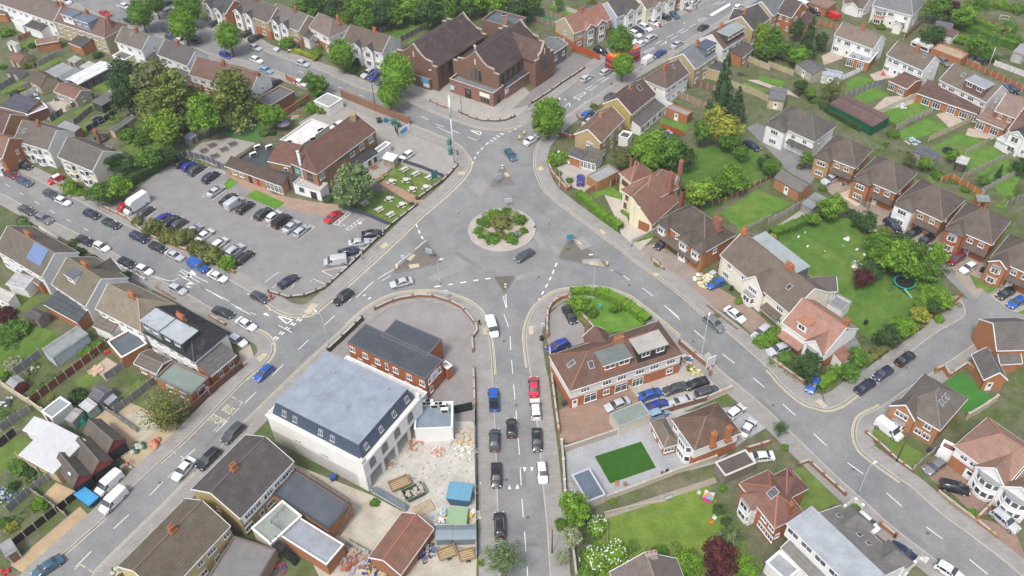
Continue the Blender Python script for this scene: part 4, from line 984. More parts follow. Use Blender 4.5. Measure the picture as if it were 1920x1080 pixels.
H=make('mossy brown-roofed house with a red ridge at the bottom left of the bus stop road',(306,1121),(432,986),(350,932),5.4,'x',wall=(.52,.42,.22),rc=(.165,.125,.08),nf=5,rise=3.2);chimney(H,.56,.5,c=ORBRICK)
tile(3,1)
h=make('low red-tiled workshop with a blackened roof side in the yard',(1085,1075),(1335,725),(1068,640),2.7,'x',wall=(.3,.14,.08),rc=(.32,.12,.065),cat='workshop',win=False,rise=1.8)
full()
H=make('garage workshop with a huge white sheet roof behind the red-fronted sheds',(35,852),(100,888),(154,824),3.4,'mono',rise=.6,wall=(.45,.36,.22),rc=(.58,.58,.57),cat='workshop',rmat='metal',win=False)
make('smaller white-roofed lean-to above the huge white sheet roof',(42,806),(85,822),(103,796),2.8,'mono',rise=.3,wall=WHT,rc=(.60,.61,.6),cat='outbuilding',rmat='metal',win=False)
tile(3,0)
for lab,A,B,C in(('red-fronted workshop with a hipped brown roof nearest the blue skip',(545,425),(690,330),(505,180)),('middle red-fronted workshop with a mossy brown roof behind the white van',(690,322),(850,215),(650,60)),('open red-fronted workshop furthest up the yard, beside the orange bin bags',(805,165),(945,60),(745,-90))):
 H=make(lab,A,B,C,2.7,'y',rise=1.7,wall=(.24,.05,.04),rc=(.15,.125,.105),cat='workshop',win=False,wmat='timber',fascia=(.10,.03,.025));door(H,'f',.5,(.015,.015,.017),3.0,2.3,'garage_door')
 # left: houses between the two left streets
tile(1,0)
H=make('white-gabled house with a solar panel on its mossy roof',(-40,790),(312,1000),(570,800),5.2,'x',wall=(.68,.66,.65),rc=(.20,.165,.12),nf=5);chimney(H,.42,.55,1.6,c=ORBRICK);solar(H,'f',.74,2.9,4.6,3.6,6,2);wins(H,'r',[.32],2.6,.6,1.0,1,BLACK)
ext(H,(150,965),(290,1060),(390,985),2.8,'mono',rise=.9,wall=ORBRICK);ext(H,(40,1050),(185,1090),(225,1000),2.7,'mono',rise=.5,wall=WHT,rc=(.55,.53,.55))
H=make('pale gabled house with a mossy roof and one small white dormer',(385,1052),(640,1222),(935,985),5.2,'x',wall=(.66,.64,.62),rc=(.21,.18,.115),nf=4);chimney(H,.5,.55,1.6,c=ORBRICK);dormer(H,'f',.42,2.4,2.0,1.7,WHT,(.12,.13,.15),1);front_gable(H,'b',.52,4.4,2.2,.6,rc=(.10,.085,.08),window=False)
tile(2,0)
ext(H,(330,125),(580,262),(655,155),2.8,'mono',rise=1.0,wall=ORBRICK,rc=(.10,.115,.13))
H=make('tan hip-roofed house joined to the slate-roofed house with flat dormers',(715,155),(1058,332),(1320,125),5.3,'x',ir=4.2,wall=WHT,rc=(.28,.225,.15),nf=5);chimney(H,.55,.5,1.6,c=ORBRICK)
ext(H,(800,400),(908,525),(1085,395),2.9,'flat',wall=ORBRICK,rc=(.10,.12,.14),fascia=WHITE);ext(H,(690,285),(830,345),(905,275),2.8,'mono',rise=.8,rc=(.2,.16,.12),wall=WHT)
H=make('black slate hip-roofed house with two pale flat-topped dormers and brick side wing',(1072,330),(1455,550),(1715,330),5.3,'x',ir=4.6,wall=WHT,rc=(.035,.037,.042),nf=5,fascia=(.05,.05,.055));chimney(H,.47,.55,1.6,c=(.42,.15,.07))
dormer(H,'f',.20,4.9,.35,3.0,(.24,.24,.25),(.36,.39,.41),2,trim=(.1,.1,.11),sunk=-.1,t1=4.2);dormer(H,'f',.62,5.4,.35,3.0,(.05,.05,.055),(.36,.39,.41),2,trim=(.1,.1,.11),sunk=-.1,t1=4.2);door(H,'r',.5,(.4,.06,.03))
e=ext(H,(1582,662),(1775,500),(1660,440),3.0,'mono',rise=1.3,wall=ORBRICK,rc=(.15,.14,.14));wins(e,'f',[.35,.75],1.0,1.0,1.3,2)
e=ext(H,(1430,802),(1568,668),(1290,550),2.9,'flat',wall=ORBRICK,rc=(.20,.245,.22),fascia=(.15,.17,.16),pname='rear_');wins(e,'f',[.5],.8,1.9,1.6,1);wins(e,'l',[.25,.6],.8,1.9,1.5,3)
e=ext(H,(1000,565),(1172,645),(1290,535),2.8,'x',rise=.8,wall=ORBRICK,rc=(.20,.17,.14),pname='side_');wins(e,'f',[.3,.75],.7,1.3,1.4,2)
shed('long pale blue-grey garden cabin with one small window',(395,527),(665,345),(570,297),2.6,'mono',(.42,.46,.52),(.33,.36,.35),'cabin',rise=.35,dr=False,win=False)
shed('dark hipped summerhouse with glass doors by the pink-leaved bush',(190,205),(285,250),(345,185),2.3,'x',(.2,.17,.16),(.13,.11,.11),'summerhouse',rise=.6)
shed('grey felt shed with a dark red end by the cabin fence',(40,712),(100,755),(190,695),2.2,'x',(.2,.05,.04),FELTL,rise=.4)
shed('flat grey-roofed garage behind the red-brown panel fence',(305,925),(388,980),(548,872),2.4,'flat',WHT,(.27,.30,.31),'garage',par=.3,fascia=WHITE)
shed('slate-grey shed below the round dark shrub',(655,810),(735,858),(850,765),2.3,'x',(.25,.25,.26),(.17,.165,.175),rise=.5)
shed('small pale shed against the slate-grey shed',(775,850),(810,880),(875,815),1.8,'mono',(.3,.33,.36),(.36,.37,.4),rise=.3)
shed('white corrugated canopy over the path beside the green tarpaulins',(585,880),(660,935),(740,880),2.2,'mono',(.3,.3,.3),(.62,.63,.64),'canopy',rise=.2,dr=False)
shed('pale ribbed canopy between the grey garage and the green tarpaulins',(480,985),(540,1010),(640,930),2.2,'mono',(.3,.3,.3),(.42,.39,.36),'canopy',rise=.2,dr=False)
tile(3,0)
shed('white-walled shed at the lower left edge behind the black fence',(40,940),(130,885),(60,815),2.3,'mono',(.6,.58,.55),(.36,.36,.36),rise=.3)
tile(2,0)
shed('brown rear extension shed beside the far left lawn',(-60,60),(60,110),(130,60),2.6,'mono',WHT,(.55,.5,.44),'outbuilding','plaster',rise=.6)
# right of the church road, near side (rears towards us)
full()
H=make('salmon-roofed tan brick corner house nearest the roundabout on the church road',(1127,268),(1171,223),(1119,210),5.4,'x',wall=(.40,.30,.155),rc=(.27,.135,.085),wmat='brick',nf=3);chimney(H,.55,.5,c=(.38,.22,.11));wins(H,'l',[.35],3.2,1.0,1.2,2)
e=ext(H,(1159,255),(1178,260),(1186,248),2.7,'flat',wall=WHT,rc=(.10,.09,.09))
tile(1,2);e=ext(H,(425,85),(520,120),(540,60),2.7,'mono',rise=.6,wall=ORBRICK,rc=(.12,.12,.125),pname='porch_');e=ext(H,(500,115),(628,150),(650,60),2.6,'mono',rise=.8,wall=WHT,rc=(.2,.17,.14),pname='conservatory_');wins(e,'f',[.16,.38,.6,.84],.5,.95,1.7,2)
full()
H=make('maroon-roofed house with a yellow white-trimmed gable, second along the church road',(1184,215),(1231,177),(1175,159),5.4,'x',wall=(.44,.34,.13),rc=(.155,.08,.065),wmat='brick',nf=4);chimney(H,.5,.5,c=(.3,.2,.12));rooflight(H,'f',.72,3.2,1.2,1.6)
e=ext(H,(1203,238),(1248,199),(1231,189),2.7,'mono',rise=1.1,wall=WHT,rc=(.15,.13,.125));wins(e,'f',[.1,.3,.58,.82],.4,1.5,1.8,2)
shed('orange brick garage with a grey flat roof behind the maroon-roofed house',(1249,202),(1289,217),(1298,208),2.6,'flat',ORBRICK,FELTL,'garage','brick',par=.3)
shed('white sheet canopy beside the orange brick garage',(1228,188),(1250,201),(1259,193),2.6,'mono',WHT,(.72,.73,.73),'canopy','plaster',rise=.1,dr=False)
H=make('half-hipped maroon and tan roofed house, third along the church road',(1249,167),(1293,137),(1253,117),5.4,'x',il=4.0,wall=WHT,rc=(.165,.10,.078),nf=4);chimney(H,.4,.5,c=ORBRICK);rooflight(H,'f',.7,3)
H=make('grey slate-roofed house with a tan gable and one navy flat dormer',(1304,130),(1345,102),(1320,76),5.4,'x',D=8.4,wall=(.40,.32,.19),rc=(.235,.25,.26),nf=3);dormer(H,'f',.78,4.6,.8,2.8,(.13,.145,.17),(.075,.09,.13),2);chimney(H,.62,.5,c=(.42,.17,.07))
e=ext(H,(1324,128),(1351,135),(1369,117),3.0,'flat',wall=(.42,.34,.2),rc=(.07,.08,.095),fascia=(.5,.42,.3));
H=make('house with a wide green-grey flat dormer above a brown extension, church road',(1356,93),(1399,67),(1378,50),5.4,'x',D=8.4,wall=WHT,rc=(.17,.10,.085),nf=4);dormer(H,'f',.56,7.6,.5,3.0,(.09,.06,.055),(.26,.29,.285),4);chimney(H,.45,.55,c=(.42,.17,.07))
e=ext(H,(1392,109),(1416,89),(1395,77),2.8,'mono',rise=1.0,wall=ORBRICK,rc=(.13,.10,.095));wins(e,'f',[.3,.7],.5,1.7,1.7,3)
H=make('dark-roofed house half hidden by the bright green tree on the church road',(1413,58),(1444,34),(1420,18),5.4,'x',D=8.6,wall=(.42,.34,.2),rc=(.105,.09,.09),nf=3);chimney(H,.2,.5,c=ORBRICK);front_gable(H,'b',.5,4.5,2,.5,window=False)
H=make('blue-grey roofed house with a tan gable behind the bright green tree',(1450,30),(1482,6),(1450,-12),5.4,'x',D=8.6,wall=(.45,.37,.22),rc=(.21,.225,.24),nf=3);chimney(H,.25,.5,c=ORBRICK)
tile(0,3)
H=make('orange brick house with a brown roof and white dormer frames beyond the trees',(60,92),(180,135),(250,40),5.2,'x',wall=ORBRICK,rc=(.13,.095,.09),nf=2);ext(H,(165,125),(215,195),(315,105),3.2,'mono',rise=.9,rc=(.145,.08,.075),wall=ORBRICK)
tile(0,2)
H=semi('orange-tiled pair of houses with two gabled window bays opposite the round trees',(466,250),(745,140),(700,60),(.40,.70),(.45,.38,.25),(.40,.15,.085),lower=ORBRICK,D=8.6,bw=3.3,gc=(.30,.25,.2),wmat='plaster');chimney(H,.45,.5,c=ORBRICK);rooflight(H,'b',.7,2.6)
H=semi('dark-roofed pair of white timbered gable houses past the orange-tiled pair',(792,130),(985,45),(900,-30),(.45,.8),(.50,.53,.60),(.125,.105,.10),D=8.6,bw=3.2,gc=WHT);chimney(H,.5,.5)
H=semi('cream gabled house with tall white window bays at the top of the church road',(1010,75),(1240,-30),(1120,-90),(.35,.75),CRM,(.22,.15,.12),D=8.6,bw=3.2,gc=WHT)
H=semi('brick-gabled house furthest up the church road, partly out of frame',(1240,-40),(1420,-110),(1300,-150),(.35,.75),ORBRICK,(.15,.11,.1),D=8.6,bw=3)
shed('small timber garden cabin with a felt roof behind the orange-tiled pair',(395,150),(445,165),(490,125),2.3,'mono',(.42,.22,.08),FELTL,rise=.3)
shed('dark blue-roofed outbuilding behind the orange-tiled pair',(495,90),(580,115),(650,55),2.8,'mono',ORBRICK,(.08,.10,.14),'outbuilding','brick',rise=.3)
# near right: the roundabout's right side
tile(1,2)
full()
H=make('cream rendered house with steep red-tiled roofs behind the long clipped hedge',(1206,386),(1164,356),(1230,322),5.0,'x',il=3.8,ir=3.8,wall=(.70,.64,.44),rc=(.30,.125,.075),cat='house',win=False,wmat='plaster',rise=3.8)
wins(H,'f',[.2,.75],3.3,.9,1.2,2,BROWNP);wins(H,'f',[.25,.8],.9,.9,1.3,2,BROWNP)
e=ext(H,(1224,422),(1276,374),(1258,346),2.7,'mono',D=6.2,rise=5.6,wall=(.70,.64,.44),pname='catslide_',thick=.2);door(e,'l',.35,(.30,.10,.045),2.6,2.2,'garage_door')
e=ext(H,(1183,343),(1160,324),(1198,302),5.2,'x',il=3.0,ir=3.0,wall=(.70,.64,.44),pname='wing_',rise=2.8);wins(e,'f',[.5],2.9,2.4,1.2,3,BROWNP)
e=ext(H,(1262,352),(1275,338),(1253,318),4.8,'y',rise=2.4,wall=(.70,.64,.44),pname='rear_wing_')
chimney(H,.05,.75,c=(.3,.13,.09));chimney(H,.3,1.2,c=(.3,.13,.09))
q=MB();q.box(-.6,-.35,0,.6,.35,7.6);q.box(-.68,-.43,7.35,.68,.43,7.6);o=PM('tall_chimney',q,'brick',H.root,(.22,.09,.06),frame(H.root).inverted()@MT(G(1281,356,7.6).xy.to_3d())@MR(.8,4,'Z'))
q=MB();q.box(-.5,-.35,0,.5,.35,7.0);q.box(-.58,-.43,6.75,.58,.43,7.0);o=PM('tall_chimney',q,'brick',H.root,(.22,.12,.08),frame(H.root).inverted()@MT(G(1186,293,7).xy.to_3d())@MR(.8,4,'Z'))
tile(1,2)
shed('orange brick garage with a mossy flat roof and a blue door',(560,232),(640,287),(802,203),2.6,'flat',(.36,.19,.09),(.30,.31,.31),'garage','brick',par=.3,fascia=(.3,.25,.2),dr=False)
H=make('brown hip-roofed pair of brick houses with two hipped bays, carport and orange garage door',(1100,570),(1442,815),(1692,690),5.2,'x',il=5.0,ir=5.0,wall=(.36,.16,.075),rc=(.135,.10,.078),win=False,wmat='brick',rise=4.2)
front_gable(H,'f',.62,3.6,1.7,.8,5.2,(.36,.16,.075),hip=1.6,window=False);front_gable(H,'f',.88,3.6,1.7,.8,5.2,(.36,.16,.075),hip=1.6,window=False);front_gable(H,'f',.14,3.4,1.6,.8,5.2,(.36,.16,.075),hip=1.6,window=False)
for x in(.14,.62,.88):bay(H,'f',x,2.7,1.3,2.9,4.9,WHT,1)
bay(H,'f',.62,2.7,1.2,0,2.4,WHT,1);door(H,'f',.88,(.48,.17,.05),2.6,2.2,'garage_door');porch(H,'f',.5,12.5,1.9,2.6,(.16,.12,.095),.7);wins(H,'f',[.40],3.4,.7,1.0,1);wins(H,'r',[.4],3,1,1.2,2)
chimney(H,.82,.62,1.9,.8,.5,c=(.28,.12,.08),pots=4)
full()
H=make('cream gabled pair of houses with a long grey flat roof strip behind the ridge',(1350,478),(1481,588),(1550,542),5.2,'x',wall=(.72,.68,.56),rc=(.20,.145,.105),nf=4,wmat='plaster');chimney(H,.02,.5,c=(.45,.17,.08));chimney(H,.66,.5,1.6,c=ORBRICK)
front_gable(H,'f',.52,5.6,3.1,.5,4.6,(.74,.71,.62),nw=4);bay(H,'f',.5,2.9,1.4,0,2.7,WHT,1);rooflight(H,'f',.8,3.0,.9,1.2)
dormer(H,'b',.42,12,1.3,2.4,(.14,.12,.12),(.29,.325,.33),4,trim=None)
e=ext(H,(1507,553),(1493,527),(1543,498),5.0,'y',rise=2.2,rc=(.15,.13,.115),pname='rear_wing_')
porch(H,'f',.80,4.2,1.6,2.6);
tile(2,3)
H=make('salmon-tiled corner house with a white gable end at the cul-de-sac corner',(105,258),(432,488),(670,300),5.0,'x',wall=(.76,.74,.70),rc=(.42,.19,.12),win=False,lower=ORBRICK,wmat='plaster');chimney(H,.93,.58,.9,c=ORBRICK)
front_gable(H,'f',.78,4.2,2.2,.9,4.9,WHT,window=False);bay(H,'f',.78,3.0,1.6,0,4.7,WHT,2,seg=6,wc=(.08,.08,.085));dormer(H,'f',.38,1.9,.6,1.7,WHT,(.36,.17,.10),1);porch(H,'f',.3,5,1.6,2.6)
e=ext(H,(440,105),(560,170),(632,100),2.9,'flat',wall=WHT,rc=(.21,.23,.24),fascia=(.3,.3,.31))
e=ext(H,(560,560),(650,520),(560,440),2.6,'mono',rise=.5,wall=WHT,rc=(.33,.13,.07),pname='garage_')
make('low grey sheet-roofed lean-to beside the salmon-tiled house',(570,470),(700,440),(740,360),2.6,'mono',rise=.4,wall=(.5,.45,.4),rc=(.24,.23,.22),cat='outbuilding',win=False)
def modern(label,A,B,C,wall=(.37,.17,.08),rc=(.15,.115,.095),top=None,he=5.2,wing=.23,ga=True,hipw=True,up=None,dx=.62,**k):
 H=make(label,A,B,C,he,'x',wall=wall,rc=rc,win=False,wmat='brick',**k)
 H.roof.parent=H.root
 front_gable(H,'f',wing,H.W*.42,None,1.5,he,up or wall,hip=1.9 if hipw else 0,window=False)
 gx=(wing-0)*H.W
 s_,x=sd(H,'f',wing);m,ln,ins=side(H,s_)
 for z in(.9,3.4):
  aa,bb=window_meshes(1.9,1.25,3);w_=part('window',aa,H.root,WHITE,H.M@m@MT((x*ln,-1.5+.21,z)));part('pane',bb,w_)
 wins(H,'f',[.56,.8],3.4,1.1,1.1,2);porch(H,'f',.73,H.W*.5,1.3,2.5)
 door(H,'f',.58);
 if ga:door(H,'f',.82,(.33,.13,.05),2.3,2.1,'garage_door')
 wins(H,'r',[.3],3.3,.7,.9,1)
 return H
def pyr(A,B,C,he=5.2):
 a,b,c=G(*A,he),G(*B,he),G(*C,he);W=(b-a).length;x=(b-a).normalized();D=abs((c-a).dot(Vector((-x.y,x.x,0))));return dict(il=min(D*.48,W*.45),ir=min(D*.48,W*.45))
tile(2,3)
H=make('brown hip-roofed brick house with a white-trimmed gable and three rooflights by the cul-de-sac mouth',(958,868),(1292,1070),(1562,862),4.8,'y',il=4.2,ir=4.2,wall=(.36,.18,.09),rc=(.175,.145,.12),win=False,wmat='brick')
front_gable(H,'f',.22,4.6,2.2,.9,4.6,(.36,.18,.09),nw=3);bay(H,'f',.24,2.4,1.6,0,2.5,WHT,1);wins(H,'f',[.75],3.2,1.2,1.1,2);wins(H,'f',[.62,.8],1,1.2,1.2,2);
for t in(.40,.50,.60):rooflight(H,'r',t,2.4,.55,1.2)
H=make('orange brick house end with white bargeboards beside the small lawns',(1715,470),(2010,462),(1925,250),5.0,'x',wall=(.38,.17,.08),rc=(.17,.145,.135),D=8,win=False,wmat='brick')
H=make('orange brick gabled garage with white bargeboards next to the black bin',(1740,575),(1910,565),(2000,480),2.7,'x',wall=(.38,.17,.08),rc=(.18,.16,.15),cat='garage',D=5,win=False,wmat='brick',rise=1.6)
H=make('orange brick garage with a white side door beside the bright green lawn',(1620,690),(1800,690),(1960,640),2.9,'y',rise=2.0,D=6,wall=(.38,.17,.08),rc=(.17,.145,.14),cat='garage',win=False,wmat='brick');door(H,'f',.35)
tile(3,3)
H=make('large salmon-roofed house with curved white window bays and white side garage',(1395,105),(1800,395),(1965,210),5.0,'x',wall=(.76,.75,.73),rc=(.37,.19,.125),win=False,lower=ORBRICK,D=9.5,il=4,wmat='plaster')
front_gable(H,'f',.74,5.2,2.6,.9,4.9,WHT,window=False);bay(H,'f',.74,4.2,1.9,0,4.7,WHT,2,seg=6);wins(H,'f',[.22,.4],3.3,1.2,1.0,2);door(H,'f',.42,WHITE,1.6,2.1)
e=ext(H,(1290,108),(1405,165),(1440,110),2.7,'flat',wall=WHT,rc=(.22,.1,.075),pname='garage_');door(e,'f',.5,WHITE,2.4,2.1,'garage_door')
H=make('second salmon-roofed house with a curved white bay at the right edge',(1812,408),(2160,650),(2330,470),5.0,'x',wall=(.76,.75,.73),rc=(.32,.165,.11),win=False,lower=ORBRICK,D=9.5,wmat='plaster');front_gable(H,'f',.22,5.0,2.6,.9,4.9,WHT,window=False);bay(H,'f',.22,4.2,1.9,0,4.7,WHT,2,seg=6)
# bottom right
tile(2,2)
H=make('long red-brown hipped pair of houses with two flat dormers facing the packed front yard',(432,775),(1285,497),(1085,252),5.2,'x',il=5.4,ir=5.0,wall=(.66,.63,.58),rc=(.21,.10,.062),lower=(.37,.14,.065),win=False,wmat='plaster')
dormer(H,'f',.42,5.4,.8,2.4,(.36,.14,.07),(.14,.165,.155),2,mat='brick',ww=2.0);dormer(H,'f',.735,5.6,.8,2.7,(.045,.04,.04),(.36,.34,.31),2,trim=(.2,.19,.18),ww=1.6);chimney(H,.52,.52,1.7,.7,c=(.33,.17,.09),pots=4)
rooflight(H,'l',.5,2.3,1.0,1.6);rooflight(H,'f',.235,2.6,1.0,1.4)
wins(H,'f',[.14,.33,.46,.62,.75,.90],3.4,1.7,1.2,3);wins(H,'f',[.19,.46],.3,2.4,2.1,2);wins(H,'f',[.33],.8,1.2,1.3,2);wins(H,'f',[.61],.3,2.2,2.1,3);wins(H,'f',[.90],.9,1.3,1.2,2);door(H,'f',.055)
front_gable(H,'b',.45,4.6,2.0,2.2,4.8,(.36,.14,.07),window=False)
e=ext(H,(555,405),(690,395),(640,320),2.7,'mono',rise=.9,wall=(.36,.14,.07),rc=(.22,.11,.07))
shed('flat green-roofed garage with cream walls beside the silver hatchback',(806,1047),(1046,947),(986,836),2.5,'flat',(.55,.50,.42),(.21,.25,.22),'garage','plaster',par=.3,fascia=(.3,.32,.3),dr=False)
H=make('brown hip-roofed house with a white corner bay beside the grey paved patio',(1197,982),(1367,1222),(1730,1100),5.2,'y',il=4.0,ir=4.0,wall=(.74,.72,.68),rc=(.17,.095,.06),win=False,lower=(.37,.14,.065),wmat='plaster')
chimney(H,1.0,.38,.7,.8,.4,c=(.40,.16,.07));chimney(H,1.0,.70,.7,.8,.4,c=(.40,.16,.07))
bay(H,'f',.62,3.4,.8,0,4.9,WHT,2);wins(H,'f',[.15],3.4,1.2,1.2,2);wins(H,'f',[.15],.8,1.2,1.4,2)
e=ext(H,(1035,1000),(1140,1200),(1250,1150),2.7,'x',il=1.5,ir=1.5,rise=.9,wall=(.38,.16,.08),rc=(.2,.16,.11));wins(e,'f',[.3,.7],.9,1.2,1.2,2);wins(e,'r',[.4],.9,1.8,1.2,3)
tile(3,2)
shed('garden room with a striped dark and pale flat roof in the patio corner',(565,527),(706,470),(620,250),2.2,'flat',(.45,.40,.36),(.11,.14,.18),'garden room','plaster',par=.3,fascia=(.42,.44,.47),dr=False)
make('dark mossy flat-roofed car port with a white edge next to the patio house',(1600,332),(1835,232),(1722,140),2.5,'flat',wall=(.22,.19,.16),rc=(.10,.085,.075),cat='garage',win=False,par=.3,fascia=(.55,.53,.5))
full()
H=make('red hip-roofed house with white bays and a rooflight above the toy-strewn lawn',(1385,906),(1452,991),(1513,967),5.0,'x',il=3.6,ir=3.6,wall=(.37,.15,.075),rc=(.29,.115,.07),win=False,wmat='brick');chimney(H,.86,.62,.7,.7,.5)
front_gable(H,'f',.36,3.2,1.4,1.0,4.8,WHT,hip=1.5,window=False);bay(H,'f',.36,2.8,1.4,0,4.7,WHT,2);rooflight(H,'f',.52,2.6,1.3,1.7);wins(H,'f',[.72,.92],1.0,1.7,1.3,3);wins(H,'f',[.72,.92],3.4,1.2,1.1,2);wins(H,'r',[.25,.6],1,.9,1.1,2)
e=ext(H,(1438,897),(1474,938),(1513,912),5.0,'x',il=3.2,ir=3.2,rise=2.9,wall=(.37,.15,.075),rc=(.20,.085,.06),pname='front_wing_')
tile(3,3)
H=make('large grey-tiled house with a pale flat roof top and hipped bays at the bottom right',(1040,1000),(548,548),(115,890),4.0,'x',wall=(.72,.71,.69),rc=(.255,.235,.22),win=False,rise=3.4,wmat='plaster')
front_gable(H,'f',.16,4.6,2.2,1.3,4.0,WHT,hip=2.0,window=False);front_gable(H,'f',.74,4.6,2.2,1.3,4.0,WHT,hip=2.0,window=False);bay(H,'f',.74,3.0,2.2,0,2.8,WHT,1)
for x in(.42,.56,.88):rooflight(H,'f',x,2.6,.8,1.1)
dormer(H,'b',.55,13,1.6,3.0,WHT,(.33,.35,.37),5,wh=1.2,ww=2.0,sunk=.35,t1=7.0)
e=ext(H,(-20,975),(140,1120),(230,1010),2.9,'flat',wall=WHT,rc=(.3,.32,.33),pname='rear_');
full()
H=make('house with a slate and tan roof and brick chimney at the bottom edge',(1143,1072),(1269,1047),(1262,1170),5.3,'y',wall=(.5,.4,.3),rc=(.235,.185,.16),D=10,nf=2);chimney(H,.56,.06,1.6,.7,.6,c=(.35,.3,.27),pots=3)
# right: two rows behind the church road
tile(0,3)
H=make('tan and salmon roofed white gabled pair near the large grey-roofed house',(495,262),(790,367),(905,302),5.2,'x',wall=(.76,.76,.75),rc=(.25,.185,.14),nf=4);chimney(H,.52,.5,c=ORBRICK)
e=ext(H,(590,425),(760,472),(885,375),2.8,'flat',wall=ORBRICK,rc=(.33,.35,.37));wins(e,'f',[.2,.65],.4,1.8,1.9,3);rooflight(e,'f',.25,1.2,1,.7);rooflight(e,'f',.6,1.2,1,.7)
H=make('brown-roofed white pair with a red-roofed garden room, next to the caravan',(888,410),(1165,532),(1315,468),5.2,'x',wall=(.77,.77,.76),rc=(.20,.15,.105),nf=5);chimney(H,.55,.45,c=ORBRICK);rooflight(H,'f',.78,3.0)
e=ext(H,(905,605),(1045,668),(1155,590),2.7,'x',il=1,ir=0,rise=1.0,wall=ORBRICK,rc=(.22,.105,.075));wins(e,'f',[.2,.7],.4,1.7,1.8,3)
H=make('mossy and red roofed house with a brown dormer and long maroon extension',(1283,597),(1640,768),(1818,690),5.2,'x',wall=(.66,.64,.61),rc=(.20,.155,.11),nf=5);dormer(H,'f',.68,5.4,.3,2.7,(.17,.09,.08),(.27,.29,.32),2);rooflight(H,'f',.3,3.0)
e=ext(H,(1112,697),(1570,855),(1645,775),2.7,'mono',rise=1.0,wall=ORBRICK,rc=(.17,.088,.07));wins(e,'f',[.18,.36,.6,.8,.95],.3,1.9,2.0,3)
H=make('salmon-roofed house with white conservatory at the right edge',(1700,830),(1865,890),(1990,790),5.2,'x',wall=ORBRICK,rc=(.30,.195,.15),nf=2);e=ext(H,(1565,890),(1770,972),(1830,905),2.8,'mono',rise=.9,rc=(.29,.18,.135),wall=ORBRICK);wins(e,'f',[.2,.7],.3,1.9,1.9,3);e=ext(H,(1712,1035),(1800,1085),(1910,1035),2.5,'mono',rise=.3,wall=WHT,rc=(.74,.74,.73),pname='conservatory_')
H=semi('red-roofed semi with white porch gable beside the salmon-roofed house',(1800,975),(1990,1050),(2050,960),(.4,),WHT,(.20,.09,.07),D=8)
H=make('large white house with a grey hipped roof and gabled porch at the top right',(785,38),(1085,118),(1160,20),5.4,'x',il=0,ir=3,wall=(.75,.73,.66),rc=(.26,.265,.265),nf=3,wmat='plaster',D=9);bay(H,'f',.22,3.2,1.1,0,4.9,(.5,.3,.2),2);front_gable(H,'f',.76,2.6,1.0,2.2,2.7,(.75,.73,.66),window=False)
H=make('low brown-roofed bungalow with a white gable beside the red van',(560,20),(715,70),(800,5),2.8,'x',wall=WHT,rc=(.17,.115,.09),cat='bungalow',D=9,nf=2);front_gable(H,'f',.5,4.5,1.4,.5,2.7,WHT,window=False)
shed('orange brick wall block of garages at the top of the frame',(300,20),(440,70),(520,20),2.6,'mono',ORBRICK,(.33,.2,.13),'garage','brick',rise=.3)
shed('slate-roofed shed above the maroon shed in the top right gardens',(1250,195),(1380,220),(1392,188),2.4,'mono',(.4,.4,.4),(.17,.19,.22),rise=.5)
shed('maroon-roofed garden shed with a white end in the top right gardens',(1250,230),(1385,280),(1410,240),2.3,'mono',WHT,(.22,.10,.09),rise=.5)
shed('orange brick garage with a tan flat roof behind the white caravan',(1225,362),(1450,445),(1500,392),2.7,'flat',ORBRICK,(.40,.31,.21),'garage','brick',par=.3,dr=False)
shed('long maroon-roofed garage block with a dark green wall',(455,778),(788,952),(975,915),2.6,'mono',(.01,.10,.06),(.165,.09,.075),'garage','timber',rise=.4,dr=False)
shed('grey-roofed garage with a tan front at the left of the garage block',(0,745),(125,765),(225,690),2.6,'mono',(.5,.42,.28),(.20,.195,.205),'garage','plaster',rise=.4)
shed('grey hipped garage with one white door beside the narrow lawns',(205,470),(340,560),(412,500),2.6,'x',(.42,.38,.3),(.17,.165,.175),'garage','plaster',rise=.7)
shed('pale blue-grey shed with white doors behind the white garden wall',(400,560),(545,590),(560,545),2.4,'mono',WHT,(.42,.47,.52),'garage','plaster',rise=.3)
shed('grey-roofed pergola shelter at the far right of the top gardens',(1830,390),(1920,420),(1960,350),2.6,'mono',(.45,.43,.4),(.40,.38,.4),'pergola',rise=.3,dr=False)
H=modern('dark hip-roofed white house with two white garage doors',(0,908),(350,1065),(552,960),(.74,.74,.73),(.13,.115,.095),ga=False,**pyr((0,908),(350,1065),(552,960)))
door(H,'f',.42,WHITE,2.2,2.1,'garage_door');door(H,'f',.60,WHITE,2.2,2.1,'garage_door');wins(H,'f',[.9],.9,1.3,1.2,2)
tile(1,3)
for lab,q,w_,up in(('brown hip-roofed yellow brick house with a silver car on its drive',((362,68),(655,182),(858,70)),(.40,.24,.11),None),('brown hip-roofed orange brick house with a pale concrete drive',((652,238),(965,372),(1182,240)),(.37,.155,.07),None),('brown hip-roofed house with a white upper storey beside two black cars',((962,422),(1310,582),(1517,432)),(.38,.2,.1),(.76,.76,.75)),('brown hip-roofed red brick house with white window bays beside the white hatchback',((1338,612),(1680,757),(1892,600)),(.34,.13,.065),None),('brown-roofed brick house with a white-trimmed front gable at the right edge',((1668,848),(2010,1000),(2220,850)),(.36,.17,.08),None)):
 H=modern(lab,*q,w_,(.155,.115,.095),up=up,hipw='gable' not in lab,ga='white upper' not in lab,**pyr(*q))
 if 'window bays' in lab or 'front gable' in lab:bay(H,'f',.23,2.4,2.0,0,4.9,w_,2,mat='brick')
 if 'white upper' in lab:wins(H,'f',[.8],.9,1.6,1.2,3)
shed('small brick garden garage with a grey pitched roof and white doors',(42,252),(245,368),(340,312),2.6,'x',(.38,.18,.09),(.22,.205,.185),'garage','brick',rise=1.0,win=False)
